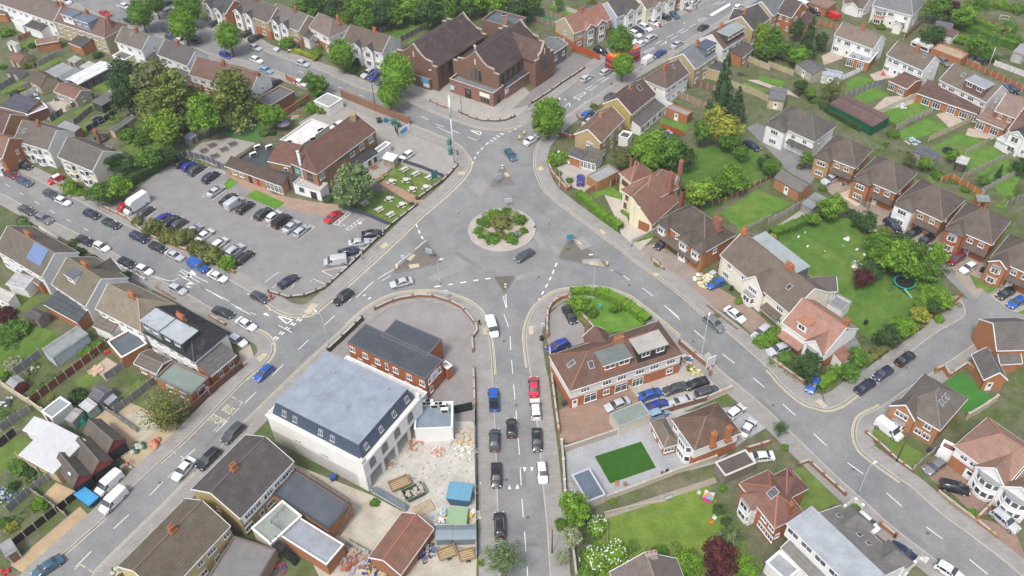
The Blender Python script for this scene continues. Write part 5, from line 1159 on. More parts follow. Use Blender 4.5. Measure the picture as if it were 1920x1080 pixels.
shed('grey sheet-roofed lean-to beside the brick garden garage',(245,445),(330,490),(440,412),2.2,'mono',(.3,.28,.25),(.30,.32,.33),rise=.3,dr=False)
shed('dark-roofed shed in the gardens behind the modern houses',(1085,55),(1250,120),(1300,80),2.4,'mono',(.3,.3,.3),(.14,.145,.16),rise=.4)
shed('green shed with a pale roof in the gardens behind the modern houses',(1405,135),(1490,160),(1530,120),2.2,'mono',(.02,.10,.08),(.62,.6,.55),rise=.4)
shed('small timber shed with a grey-green roof beside the orange fence',(1570,430),(1670,435),(1680,395),2.2,'mono',(.42,.17,.06),(.3,.38,.33),rise=.4)
# vehicles
SPEC={'hatchback':(4.05,1.74,[(0,.62,.66,.78,.72),(.015,.90,.95,.86,.74),(.09,.94,1.36,.87,.60),(.17,.94,1.47,.87,.63),(.45,.93,1.50,.87,.65),(.56,.93,1.43,.87,.63),(.745,.93,.98,.85,.74),(.94,.78,.83,.80,.66),(1,.52,.57,.66,.55)],(1,3,5)),'saloon':(4.65,1.80,[(0,.60,.64,.78,.70),(.015,.90,.95,.86,.74),(.15,.95,1.00,.88,.76),(.30,.94,1.40,.89,.60),(.52,.93,1.43,.89,.64),(.60,.93,1.37,.89,.62),(.765,.92,.97,.87,.76),(.95,.76,.80,.81,.66),(1,.50,.55,.68,.56)],(2,3,5)),'estate':(4.6,1.84,[(0,.66,.70,.82,.74),(.012,.98,1.03,.88,.76),(.07,1.0,1.48,.91,.66),(.14,1.0,1.62,.92,.68),(.45,.99,1.66,.92,.70),(.57,.98,1.58,.92,.68),(.735,.98,1.04,.90,.78),(.95,.86,.91,.85,.70),(1,.56,.61,.72,.58)],(1,3,5)),'van':(4.9,1.90,[(0,.6,.9,.90,.84),(.012,1.05,1.84,.94,.84),(.05,1.05,1.92,.95,.85),(.30,1.05,1.95,.95,.86),(.62,1.05,1.95,.95,.86),(.69,1.05,1.86,.95,.82),(.83,1.04,1.10,.93,.80),(.96,.88,.93,.86,.72),(1,.56,.62,.74,.6)],(0,4,5)),'pickup':(5.2,1.86,[(0,.75,.80,.86,.80),(.01,1.02,1.05,.90,.86),(.36,1.02,1.06,.92,.86),(.40,1.02,1.66,.92,.68),(.55,1.0,1.76,.92,.70),(.64,1.0,1.70,.92,.68),(.745,1.0,1.07,.91,.80),(.95,.92,.97,.86,.74),(1,.60,.66,.76,.62)],(2,3,5)),'luton':(6.2,2.1,[(0,.7,3.0,1.05,1.02),(.01,.9,3.05,1.05,1.02),(.3,.9,3.05,1.05,1.02),(.68,.9,3.05,1.05,1.02),(.80,1.1,2.7,1.0,.90),(.805,1.1,1.95,.98,.80),(.90,1.1,1.2,.95,.80),(.98,.95,1.0,.9,.74),(1,.58,.64,.78,.62)],(0,4,5)),'mini':(3.7,1.68,[(0,.62,.66,.75,.70),(.015,.92,.96,.82,.72),(.08,.94,1.32,.84,.62),(.15,.94,1.40,.84,.65),(.48,.93,1.42,.84,.65),(.58,.93,1.36,.84,.63),(.73,.93,.97,.82,.72),(.94,.80,.84,.76,.64),(1,.52,.57,.62,.52)],(1,3,5)),}
KINDNAME={'hatchback':'hatchback','saloon':'saloon car','estate':'estate car','van':'van','pickup':'pickup truck','luton':'box van','mini':'small car'}
PROTO={}
CC={'white':(.72,.72,.72),'silver':(.46,.47,.485),'grey':(.16,.165,.175),'dark grey':(.055,.058,.064),'black':(.012,.012,.014),'navy':(.012,.018,.05),'blue':(.012,.085,.36),'royal blue':(.015,.03,.26),'red':(.50,.012,.012),'maroon':(.16,.012,.018),'dark green':(.02,.032,.028),'teal':(.035,.10,.15),'pale blue':(.22,.36,.48),'blue-grey':(.06,.085,.13),'pink-red':(.56,.03,.075)}
def ring(st,L):
 xf,zb,zr,wb,wr=st;x=(xf-.5)*L
 h=[(wb*.86,.2),(wb*.99,.32),(wb*1.0,.58 if zb>.66 else zb*.8),(wb*.965,zb),(wr+(wb-wr)*.12,zr-min(.10,(zr-zb)*.4)),(wr*.86,zr),(wr*.4,zr+.025)]
 return[Vector((x,y,z))for y,z in h]+[Vector((x,-y,z))for y,z in h[::-1]]
def wheel_mesh(r,w):
 t=MB();t.tube([(0,-w/2,0),(0,-w/2+.03,0),(0,w/2-.03,0),(0,w/2,0)],[r*.9,r,r,r*.9],16)
 q=MB();q.tube([(0,-w/2-.012,0),(0,w/2+.012,0)],[r*.62,r*.62],12);return t.mesh('wheel',['rubber']),q.mesh('rim',['metal'])
def proto(kind):
 L,W,S,(rw,rf,ws)=SPEC[kind];root=bpy.data.objects.new('parked_car' if kind not in('van','luton','pickup')else{'van':'van','luton':'box_van','pickup':'pickup_truck'}[kind],None)
 col.objects.link(root);root.empty_display_size=.3
 R_=[ring(s,L)for s in S];n=len(R_[0]);m=MB()
 for r in R_:m.v+=[tuple(p)for p in r]
 for i in range(len(R_)-1):
  for k in range(n):
   j=(k+1)%n;m.f.append((i*n+k,i*n+j,(i+1)*n+j,(i+1)*n+k));m.m.append(0)
 m.f.append(tuple(range(n))[::-1]);m.m.append(0);m.f.append(tuple((len(R_)-1)*n+k for k in range(n)));m.m.append(0)
 me=m.mesh('body',['gloss'])
 import bmesh
 bm=bmesh.new();bm.from_mesh(me);bmesh.ops.recalc_face_normals(bm,faces=bm.faces);bm.to_mesh(me);bm.free()
 me.polygons.foreach_set('use_smooth',[len(p.vertices)==4 for p in me.polygons])
 try:me.set_sharp_from_angle(angle=R(38))
 except Exception:pass
 part('body',me,root,(.5,.5,.5))
 def glass(name,quads,sh=.9):
  g=MB()
  for q in quads:
   q=[Vector(p)for p in q];c=sum(q,Vector())/len(q);nrm=(q[1]-q[0]).cross(q[-1]-q[0]);nrm.normalize()
   if nrm.dot(c-Vector((0,0,.7)))<0:nrm=-nrm
   q=[c+(p-c)*sh for p in q];a=[p+nrm*.02 for p in q];b=[p-nrm*.01 for p in q];k=len(q)
   g.face(a);g.face(b[::-1])
   for i in range(k):g.face([b[i],b[(i+1)%k],a[(i+1)%k],a[i]])
  part(name,g.mesh(name,['glass']),root)
 def band(name,a,b,lo,hi):
  P=[(a[k].lerp(b[k],lo),a[k].lerp(b[k],hi))for k in range(4,10)]
  P[0]=tuple(p.lerp(q,.15)for p,q in zip(P[0],P[1]));P[5]=tuple(p.lerp(q,.15)for p,q in zip(P[5],P[4]))
  g=MB();up=Vector((.012*(1 if name=='windscreen' else-1),0,.014))
  for(p0,p1),(q0,q1)in zip(P,P[1:]):g.face([p0+up,q0+up,q1+up,p1+up])
  PM(name,g,'glass',root)
 band('windscreen',R_[ws],R_[ws+1],.04,.93)
 if kind not in('van','luton'):
  band('rear_window',R_[rw],R_[rw+1],.1,.94)
 for s in(0,1):
  ii=(3,4)if s==0 else(10,9);qs=[]
  rngs=range(rf-(0 if kind in('van','luton')else 1),ws+1)
  for i in rngs:
   if kind in('van','luton')and i<4:continue
   a,b=R_[i],R_[i+1];q=[a[ii[0]],b[ii[0]],b[ii[1]],a[ii[1]]]
   if(q[0]-q[3]).length<.15:q=[q[0],q[1],q[2]]
   qs.append(q)
  glass('side_window',qs,.9)
 wr_=.31 if kind in('hatchback','saloon','mini')else .36
 wm,rm=wheel_mesh(wr_,.21)
 for x in(-L*.315,L*.315):
  for s in(-1,1):
   o=part('wheel',wm,root,(.5,.5,.5),MT((x,s*(W/2-.085),wr_)));part('rim',rm,o,(.42,.42,.43))
 hz=S[-2][1]*.86
 lm=MB();lm.box(-.12,-.17,-.07,.05,.17,.07);lme=lm.mesh('headlight',['gloss']);tl=MB();tl.box(-.06,-.13,-.13,.06,.13,.13);tme=tl.mesh('tail_light',['gloss'])
 for s in(-1,1):
  part('headlight',lme,root,(.75,.77,.8),MT((L*.475,s*W*.335,hz))@MR(-s*.35,4,'Z'));part('tail_light',tme,root,(.35,.01,.01),MT((-L*.49,s*W*.38,S[1][1]*.85)))
  mm_=MB();mm_.box(-.07,-.1,-.06,.07,.1,.07);part('mirror',mm_.mesh('mirror',['paint']),root,(.03,.03,.03),MT(((S[ws+1][0]-.56)*L,s*(W/2+.06),S[ws+1][1]+.06)))
 pm=MB();pm.box(-.015,-.26,-.055,.015,.26,.055);pme=pm.mesh('number_plate',['paint'])
 part('number_plate',pme,root,(.7,.7,.7),MT((L/2+.005,0,.45)));part('number_plate',pme,root,(.65,.5,.08),MT((-L/2-.005,0,.55)))
 if kind=='pickup':
  q=MB();q.box(-L*.485,-.78,1.0,-L*.125,.78,1.085);PM('load_cover',q,'rubber',root,(.02,.02,.02))
 if kind=='estate':
  for s in(-1,1):
   q=MB();q.beam((-L*.32,s*.62,1.70),(L*.08,s*.62,1.71),.04,.04);PM('roof_rail',q,'paint',root,(.25,.25,.26))
 return root
HEADV=[None]
def heading(*q):
 HEADV[0]=(G(q[2],q[3])-G(q[0],q[1])).normalized()if q else None
NCAR=[0]
def car(kind,cname,x0,y0,x1,y1,where,group=None,z=.75,label=None,lift=0,roof=None):
 a,b=G(x0,y0,z),G(x1,y1,z);c=(a+b)/2;d=(b-a).normalized()
 if HEADV[0]is not None:
  d=HEADV[0]if HEADV[0].dot(d)>0 else-HEADV[0]
 rz=atan2(d.y,d.x);lab=label or '%s %s %s'%(cname,KINDNAME[kind],where);ccol=CC[cname]
 NCAR[0]+=1
 if kind not in PROTO:
  o=proto(kind);PROTO[kind]=o;o.location=(c.x,c.y,.026+lift);o.rotation_euler=(0,0,rz);tag(o,lab,'van' if kind in('van','luton')else 'pickup truck' if kind=='pickup' else 'car',group)
  for ch in o.children:
   if ch.name.startswith('body'):ch.color=C4(ccol)
 else:o=copy_tree(PROTO[kind],(c.x,c.y,.026+lift),rz+random.uniform(-.015,.015),lab,None,ccol);o['group']=group or 'cars'
 if group:o['group']=group
 return o
g_='cars parked along the avenue'
tile(0,0);heading(1000,90,1900,480)
car('saloon','red',745,80,828,112,'driving along the avenue behind the long terrace',g_)
car('hatchback','white',905,30,978,62,'parked at the far side of the avenue opposite the red saloon',g_)
car('van','white',450,-8,530,22,'at the top edge beyond the long terrace',g_)
car('saloon','black',925,130,1018,170,'parked left of the first round avenue tree',g_)
car('hatchback','dark grey',1225,205,1295,245,'first of three parked under the second avenue tree',g_)
car('hatchback','blue-grey',1245,262,1320,298,'second of three parked under the second avenue tree',g_)
car('hatchback','white',1318,285,1402,325,'third of three parked under the second avenue tree',g_)
car('estate','black',1420,270,1512,315,'parked right of the second avenue tree trunk',g_)
car('hatchback','royal blue',1650,390,1735,430,'half hidden behind the red roof under the third avenue tree',g_)
car('hatchback','silver',1875,335,1958,375,'by the far kerb right of the third avenue tree',g_)
car('hatchback','white',1880,425,1970,470,'by the near kerb right of the third avenue tree',g_)
heading(1240,95,1310,60)
car('estate','silver',1225,95,1315,60,'on a drive behind the first two round trees',g_);car('hatchback','black',1215,30,1290,5,'at the top of the drive behind the first two round trees',g_)
car('saloon','navy',1660,145,1565,192,'on a front drive left of the third round tree',g_);car('hatchback','white',1630,205,1715,170,'on a drive just above the third round tree',g_);car('saloon','black',1820,265,1895,225,'on the drive right of the third round tree',g_);car('estate','black',1870,305,1960,260,'on the drive next to the small front lawn',g_)
tile(0,1);heading(60,400,640,610)
car('saloon','pale blue',25,498,118,548,'parked by the white end gable on the near kerb',g_)
car('hatchback','silver',305,452,400,495,'parked by the yellow hedge on the far kerb',g_)
car('hatchback','white',290,600,378,640,'behind the small tree by the double garage',g_)
heading(105,635,180,590)
car('hatchback','navy',105,640,182,592,'on the forecourt between white gable and brick garage',g_)
car('hatchback','silver',205,335,155,365,'on a front garden drive by the small green tree',g_);car('hatchback','grey',320,322,285,355,'on a front garden drive right of the small green tree',g_)
car('estate','silver',885,520,795,575,'first of three on the forecourt by the big round tree',g_);car('estate','royal blue',935,545,855,592,'second of three on the forecourt by the big round tree',g_);car('hatchback','dark grey',970,580,895,625,'third of three on the forecourt by the big round tree',g_)
heading(570,955,650,915);car('hatchback','white',655,920,565,960,'in the pub yard beside the white flat roof',g_)
g_='cars on and beside the church road'
tile(0,2);heading(430,790,1380,185)
car('hatchback','white',1650,70,1745,28,'driving at the top of the church road',g_);car('estate','white',1330,40,1395,-5,'leaving a forecourt at the top of the church road',g_)
car('hatchback','black',1398,222,1478,180,'waiting beside the brown front roof on the church road',g_);car('saloon','silver',1190,352,1285,305,'parked on the pavement in front of the slate-roofed house',g_)
car('saloon','royal blue',1062,418,1168,372,'driving between the white van and the hatched centre line',g_);car('van','white',975,472,1078,418,'driving down past the maroon-roofed houses',g_)
car('estate','silver',1000,305,1085,258,'parked at the kerb by the red front wall',g_);car('hatchback','white',925,348,1018,298,'parked at the kerb behind the red bus',g_);car('hatchback','white',872,360,938,335,'just in front of the bus behind the round tree',g_)
car('hatchback','silver',510,608,604,555,'first of two silver ones driving past the church',g_);car('hatchback','silver',655,560,752,508,'second of two silver ones driving past the church',g_)
car('hatchback','dark grey',712,738,770,700,'parked beside the red post on the church road',g_);car('hatchback','blue',527,875,610,832,'on the forecourt of the salmon-roofed corner house',g_)
car('saloon','silver',560,925,600,890,'tight against the salmon roof on its forecourt',g_);car('saloon','white',95,1080,195,1010,'stopped beside the big round tree near two yellow bollards',g_)
heading(1020,145,1120,190)
for k,cn,q,w in(('estate','silver',(1248,35,1350,65),'on the top forecourt of the church road'),('estate','black',(1092,100,1195,145),'nose out between white car and teal car'),('estate','teal',(1160,88,1250,128),'last on the brick forecourt above the light pavement'),('hatchback','white',(1012,145,1118,190),'behind the red garden wall on the church road'),('estate','white',(950,185,1050,225),'first from the red wall among three on the white house forecourt'),('hatchback','navy',(900,205,1000,248),'middle of three on the white house forecourt'),('hatchback','white',(885,232,970,270),'third from the red wall on the white house forecourt'),('hatchback','white',(850,280,930,312),'half under the green tree opposite the hatching')):
 car(k,cn,*q,w,g_)
car('estate','black',630,355,705,405,'on the concrete drive beside the red fence',g_)
tile(0,3);heading()
car('van','white',235,20,315,58,'at the top right beside the orange garages',g_);car('estate','black',300,55,402,105,'between white van and red van at the top right',g_);car('van','red',540,140,425,90,'parked at the top right before the bungalow',g_);car('hatchback','grey',1285,435,1355,485,'behind the white gable next to the orange garage',g_)
car('hatchback','blue-grey',1760,645,1815,668,'first of two behind the orange fence at the right',g_);car('hatchback','navy',1805,655,1868,680,'second of two behind the orange fence at the right',g_)
g_='cars parked along the side street'
tile(1,0);heading(20,200,900,610)
for k,cn,q,w in(('saloon','maroon',(22,200,130,245),'first at the upper kerb from the left edge'),('saloon','blue-grey',(115,248,242,308),'second at the upper kerb, behind the maroon one'),('hatchback','dark grey',(325,345,438,402),'in front of the red car with a white roof'),('hatchback','white',(408,392,540,462),'at the upper kerb below the round bright hedge'),('hatchback','navy',(618,492,752,555),'at the upper kerb beside the grass-green trees'),('saloon','dark green',(765,558,902,628),'at the upper kerb by the white box van'),('estate','navy',(975,658,1112,738),'first at the hedge kerb below the car park'),('hatchback','black',(1115,738,1245,805),'second at the hedge kerb below the car park'),('saloon','silver',(1238,795,1380,868),'with a dark soft top, third at the hedge kerb'),('saloon','white',(1550,950,1712,1030),'last at the hedge kerb, nearest the junction'),('saloon','dark grey',(140,462,262,525),'first at the lower kerb from the left edge'),('estate','grey',(262,525,398,595),'second at the lower kerb from the left edge'),('saloon','black',(572,690,705,752),'at the lower kerb outside the solar panel house'),('hatchback','white',(698,735,822,802),'following the black saloon at the lower kerb'),('hatchback','black',(888,860,1012,915),'beside the row of white bollard posts'),('hatchback','white',(1008,898,1155,985),'at the lower kerb by the white-topped posts'),('hatchback','silver',(1252,1050,1412,1125),'at the lower kerb before the painted triangle arrows')):
 car(k,cn,*q,w,g_)
o=car('van','blue',1400,870,1572,955,'with a ribbed roof at the hedge kerb before the junction',g_)
heading();car('saloon','black',115,140,238,178,'on the block-paved drive at the left edge',g_)
heading(350,290,475,225);car('mini','red',475,232,348,292,'with a white roof on the drive by the orange wall',g_)
q=MB();q.box(-1.25,-.56,1.425,.35,.56,1.46);r_=[o for o in bpy.data.objects if o.get('label','').startswith('red small car')][0];PM('white_roof',q,'gloss',r_,(.75,.75,.75))
g_='cars in the pub car park'
heading(1585,425,1700,345)
for k,cn,q,w in(('hatchback','black',(1322,165,1400,110),'first in the back row by the dark fence'),('hatchback','royal blue',(1362,190,1465,130),'second in the back row by the dark fence'),('estate','dark grey',(1412,228,1535,152),'third in the back row by the dark fence'),('estate','navy',(1512,285,1648,208),'alone between two empty bays near the pub wing'),('saloon','silver',(1542,388,1688,312),'beside the small grass patch by the pub'),('saloon','black',(1648,448,1775,368),'next to the silver van in the pub row'),('van','silver',(1680,490,1832,395),'in the pub row between two black cars'),('estate','black',(1768,520,1908,425),'with rear spare wheel in the pub row'),('hatchback','red',(888,510,1002,408),'hidden left of the white box van'),('luton','white',(1120,395,925,530),'with orange lettering parked at the car park edge'),('hatchback','dark grey',(1030,545,1155,462),'right of the white box van'),('hatchback','royal blue',(1188,580,1262,525),'first behind the brown hedge bushes'),('estate','black',(1235,615,1335,545),'second behind the brown hedge bushes'),('hatchback','dark grey',(1290,630,1392,560),'third behind the brown hedge bushes'),('hatchback','silver',(1410,665,1500,615),'fourth behind the brown hedge bushes'),('saloon','white',(1485,710,1585,650),'fifth behind the brown hedge bushes'),('hatchback','white',(1605,765,1692,715),'sixth behind the brown hedge bushes'),('estate','silver',(1708,825,1815,765),'seventh behind the hedge, next to the black one'),('estate','black',(1770,895,1895,800),'last in the hedge row beside the round green bush')):
 o=car(k,cn,*q,w,g_)
tile(1,1)
for k,cn,q,w in(('estate','dark green',(-5,560,112,478),'first of the five below the grass strip'),('hatchback','white',(68,580,198,492),'second of the five below the grass strip'),('van','black',(105,632,278,520),'third of the five below the grass strip'),('saloon','silver',(185,668,342,562),'fourth of the five, with an open sunroof'),('hatchback','silver',(272,698,405,600),'last of the five below the grass strip')):
 car(k,cn,*q,w,g_)
heading();car('saloon','red',510,592,652,488,'alone beside the hatched disabled bay',g_)
heading(700,735,850,715);car('saloon','black',788,685,955,652,'first of four angled along the roadside wall',g_);car('saloon','silver',690,745,852,722,'second of four angled along the roadside wall',g_);car('saloon','navy',618,815,778,795,'third of four angled along the roadside wall',g_);car('van','silver',692,860,498,892,'with roof bars along the roadside wall',g_)
heading(165,1075,320,975);car('saloon','navy',160,1070,322,978,'alone in the corner bays nearest the side street mouth',g_)
heading();car('hatchback','white',1185,48,1072,122,'in the bay above the pub lawn fence',g_)
g_='cars driving on the junction'
car('saloon','silver',1182,1012,998,1060,'leaving the roundabout towards the bus stop road',g_)
car('saloon','teal',1870,25,1948,128,'approaching the roundabout from the church',g_)
tile(1,2);car('saloon','dark grey',165,788,22,878,'circling just below the roundabout',g_)
tile(2,1);car('estate','black',735,8,572,128,'driving away from the roundabout past the side street mouth',g_)
car('hatchback','blue',132,565,-22,705,'driving down the bus stop road past the brick wall',g_)
car('hatchback','dark grey',-50,30,105,105,'waiting at the side street mouth beside the red post box',g_)
car('van','white',1745,215,1795,375,'parked half on the pavement by the curved wall',g_)
car('pickup','blue',1790,935,1775,730,'parked at the left kerb of the speed hump street',g_)
tile(2,0);car('saloon','dark green',1590,148,1758,212,'turning into the side street near the kerb stones','cars parked along the side street');car('saloon','white',1775,225,1918,310,'parked on the corner verge in front of the slate house','cars parked along the side street');car('hatchback','white',1712,348,1855,435,'on the forecourt beside the slate house','cars parked along the side street')
g_='cars at the corner houses'
tile(1,2);car('hatchback','royal blue',512,318,516,212,'on the gravel forecourt of the corner house',g_);car('hatchback','black',1195,700,1058,790,'under the carport of the hip-roofed pair',g_);car('hatchback','blue',1592,1020,1468,1068,'beside the yellow rubble sacks',g_)
tile(2,2)
car('saloon','black',388,125,478,272,'inside the curved brick wall of the corner forecourt',g_);car('estate','royal blue',442,398,245,470,'poking out of the gap in the brick wall',g_);car('estate','grey',1440,205,1595,325,'parked at the right kerb of the long main road',g_)
car('saloon','white',1590,130,1758,262,'with a black roof on the cream house forecourt',g_);car('estate','silver',1940,275,1800,385,'behind the bushes outside the cream pair',g_)
heading(700,915,890,840);car('saloon','silver',885,835,695,905,'on the brown block paving by the green-roofed garage',g_)
heading(930,830,1130,765);car('saloon','blue',935,820,1135,768,'first left in the packed front yard',g_);car('saloon','dark grey',1300,715,1135,790,'second in the back line of the packed front yard',g_);car('saloon','black',1468,680,1295,745,'last in the back line of the packed front yard',g_);car('saloon','royal blue',1005,905,1162,850,'first in the front line of the packed front yard',g_);car('saloon','silver',1370,810,1165,888,'middle of the front line in the packed front yard',g_);car('estate','dark grey',1372,820,1560,735,'last in the front line by the pink wall',g_);car('hatchback','pale blue',1040,955,1155,915,'half hidden behind the green-roofed garage',g_)
heading();car('hatchback','white',1625,965,1735,880,'on the tarmac drive behind the hip roof',g_);car('saloon','white',1735,1095,1800,1000,'nose up on the tarmac drive beside the patio house',g_)
tile(3,2);car('saloon','white',1935,175,1790,190,'squeezed between two garden walls by the car port',g_)
tile(2,3)
car('estate','silver',165,430,-5,490,'under the bush in front of the salmon-tiled house',g_);car('hatchback','blue',365,680,315,765,'small, tucked between hedge and bush at the corner',g_)
g_='cars parked along the cul-de-sac';heading(655,790,1110,480);car('saloon','navy',655,775,812,690,'first from the main road in the cul-de-sac',g_);car('hatchback','navy',938,600,790,675,'second from the main road in the cul-de-sac',g_);car('saloon','black',955,565,1112,485,'third from the main road in the cul-de-sac',g_)
heading(1715,75,1850,0);car('hatchback','black',1848,0,1718,75,'on the upper drive at the cul-de-sac turning head',g_);car('hatchback','blue',1925,68,1802,140,'on the lower drive at the cul-de-sac turning head',g_)
heading();car('van','white',812,985,1005,1135,'on the grass beside the brick house with three rooflights',g_)
tile(1,3);heading(1020,700,1145,630);g_='cars on the modern estate'
car('estate','silver',540,228,392,298,'on the drive of the yellow brick house',g_);car('hatchback','black',1148,628,1018,702,'left of two on the white-storeyed house drive',g_);car('hatchback','black',1255,675,1115,755,'right of two on the white-storeyed house drive',g_);car('hatchback','silver',1305,745,1212,825,'half hidden in the bushes before the estate drive',g_);car('estate','maroon',1470,820,1352,895,'on the drive of the red brick house',g_);car('hatchback','white',1572,885,1435,965,'on the drive beside the maroon estate',g_)
heading();car('estate','navy',890,565,985,650,'parked beside the blue barrel and shrubs',g_)
tile(1,2);car('saloon','navy',1770,-12,1830,25,'on the grey drive past the yellow conifer',g_)
tile(3,3);g_='cars along the lower main road'
car('hatchback','grey',1322,210,1180,305,'in front of the white side garage',g_);car('estate','black',1295,385,1512,440,'across the block paving below the curved bay',g_);car('estate','silver',1675,575,1885,750,'outside the second curved bay house',g_);car('hatchback','navy',970,870,1065,930,'tucked behind the hipped bay of the grey house',g_);car('hatchback','white',700,635,785,710,'hidden beside the first hipped bay of the grey house',g_);car('hatchback','white',1272,985,1450,1095,'driving at the bottom right edge',g_)
g_='cars on the bus stop road'
tile(3,0);car('saloon','white',1462,180,1290,370,'driving down past the red-fronted workshops',g_);car('estate','black',1648,115,1475,285,'parked at the right kerb behind the white saloon',g_);car('estate','dark grey',1830,-75,1660,92,'parked further up the right kerb',g_);car('van','white',925,285,705,485,'in front of the red workshop doors',g_);car('van','white',955,405,742,622,'with an open tailgate at the left kerb',g_);car('saloon','teal',465,935,240,1085,'parked at the bottom left on the pavement',g_)
g_='cars on the speed hump street'
tile(2,2);car('saloon','pink-red',165,820,162,655,'right kerb, in front of a white car',g_);car('estate','white',182,985,172,825,'right kerb, behind the pink-red saloon',g_)
full();car('hatchback','black',959,822,959,780,'driving up the middle of the speed hump street',g_);car('saloon','black',1006,803,1008,845,'right kerb, third from the junction',g_);car('saloon','dark grey',927,848,927,800,'left kerb, just behind the blue pickup',g_);car('saloon','black',930,867,931,914,'left kerb, second behind the blue pickup',g_);car('estate','black',938,1011,936,957,'left kerb, nearest the bottom edge',g_);car('hatchback','white',1014,864,1019,907,'right kerb, nearest the garden wall end',g_)
def boxy(name,label,cat,x0,y0,x1,y1,L,W,Hh,c,z=1.2,roofc=None,bands=()):
 a,b=G(x0,y0,z),G(x1,y1,z);d=b-a;o=thing(name,label,cat,((a.x+b.x)/2,(a.y+b.y)/2,.03),atan2(d.y,d.x))
 prof=[(-L/2,.45),(-L/2,Hh*.8),(-L/2+.25,Hh-.08),(-L/2+.6,Hh),(L/2-.8,Hh),(L/2-.25,Hh-.12),(L/2,Hh*.7),(L/2,.45)]
 P=Matrix(((1,0,0,0),(0,0,1,0),(0,1,0,0),(0,0,0,1)))
 q=MB();q.prism(prof,-W/2,W/2,M=P);PM('body',q,'gloss',o,c)
 for z0,z1 in bands:
  for s in(-1,1):
   q=MB();q.box(-L/2+.4,s*W/2-.02,z0,L/2-.4,s*W/2+.02,z1);PM('window_band',q,'glass',o)
  q=MB();q.box(L/2-.03,-W/2+.15,z0,L/2+.03,W/2-.15,z1);PM('front_window',q,'glass',o)
 wm,rm=wheel_mesh(.36 if L<7 else .5,.25)
 for x in([-.05*L]if cat=='caravan' else[-L*.3,L*.3]):
  for s in(-1,1):
   w_=part('wheel',wm,o,(.5,)*3+(1,),MT((x,s*(W/2-.12),.36 if L<7 else .5)));part('rim',rm,w_,(.4,.4,.4))
 return o
tile(0,3);boxy('caravan','white touring caravan with rounded roof beside the orange brick garage','caravan',1095,325,1212,372,5.5,2.2,2.5,CC['white'],bands=((1.1,1.8),))
tile(0,2);o=boxy('double_decker_bus','orange-roofed red double decker bus behind the round tree on the church road','bus',925,365,740,440,10.5,2.5,4.2,(.52,.04,.02),z=3.4,bands=((1.0,1.8),(2.6,3.4)))
q=MB();q.box(-4.6,-1.2,4.21,4.4,1.2,4.27);PM('roof_panel',q,'gloss',o,(.78,.25,.05))
# walls and fences
def wall(label,*q,h=.8,c=(.27,.12,.07),th=.24,cap=True,step=2.6,posts=True,kind='brick',cat='wall',name='garden_wall',z=.03):
 return fence(label,pts(*q),h,kind,c,cat,name,th,posts,cap=True if cap else None,step=step,z=z)
def fen(label,*q,h=1.75,c=(.20,.17,.14),kind='timber',posts=True,name='garden_fence',**k):
 return fence(label,pts(*q),h,kind,c,'fence',name,.06,posts,**k)
DB=(.11,.075,.06);OB=(.33,.17,.085);GF=(.22,.215,.215);TF=(.40,.33,.20);RF=(.26,.075,.045);BF=(.055,.045,.04)
tile(1,0)
wall('low orange brick wall along the hedge between car park and side street',780,480,970,572,1100,690,1400,805,1760,972,h=.7,c=OB)
wall('short orange brick wall beside the red small car with a white roof',395,290,465,325,h=.9,c=OB)
wall('row of white-topped low posts and wall at the lower kerb of the side street',840,900,900,925,1000,980,1090,1030,h=.8,c=(.6,.58,.55),step=1.6,kind='plaster')
wall('white rendered low wall in front of the solar panel house',300,630,440,715,h=.6,c=WHT,kind='plaster',posts=False)
fen('dark boarded fence between car park and beer garden',1330,130,1400,85,1560,130,1690,190,h=1.5,c=(.10,.11,.13))
tile(2,1)
wall('low dark brick wall at the pub car park corner',100,35,240,78,370,65,500,12,545,-15,h=.6,c=DB)
wall('curved low brick wall with dark coping round the brick hall forecourt',895,168,1000,118,1090,90,1220,70,1340,75,1450,110,1540,155,1600,220,1650,290,1660,335,1622,385,1628,480,h=.8,c=(.24,.13,.08),step=4)
wall('tall dark brick wall beside the brick hall along the bus stop road',545,490,660,385,800,250,h=1.3,c=DB,step=4)
wall('orange brick wall with piers along the speed hump street pavement',1632,620,1638,760,1640,890,h=1.0,c=OB)
full()
wall('low dark brick wall between car park and roundabout road',607,544,650,505,690,465,732,425,h=.6,c=DB)
wall('low brick wall of the lower pub lawn',734,423,782,386,h=.6,c=DB);wall('low brick wall of the upper pub lawn',784,374,833,338,858,312,h=.6,c=DB)
fen('blue-grey boarded fence of the lower pub lawn',636,390,680,402,732,424,h=1.1,c=(.065,.08,.105),posts=False)
fen('blue-grey boarded fence of the upper pub lawn',747,302,790,316,832,333,h=1.0,c=(.065,.08,.105),posts=False)
wall('tall brown brick wall of the pub yard along the avenue',642,183,705,209,768,234,h=2.3,c=(.24,.135,.085),step=6,cap=False)
h=fen('white hoarding with a blue notice at the end of the pub yard wall',749,260,769,246,h=2.4,c=(.72,.74,.77),kind='paint',posts=False,name='hoarding');
a,b=G(753,258.5),G(764,250.5);d=(b-a).normalized();q=MB();q.box(0,-.06,.9,(b-a).length,.06,2.1);PM('blue_notice',q,'paint',h,(.10,.26,.42),MT(a)@MR(atan2(d.y,d.x),4,'Z'))
fen('dark fence between the pub yard wall and the white hoarding',741,246,750,260,h=2.0,c=BF)
tile(0,2)
wall('low brown wall with square piers along the church forecourt',150,780,260,710,380,625,450,580,540,520,h=.7,c=(.15,.09,.07),step=4)
fen('orange-red boarded fence beside the church side block',440,372,540,405,655,455,h=1.9,c=(.36,.075,.03),posts=False);fen('tan timber fence at the corner of the church side block',412,440,470,372,h=1.8,c=TF)
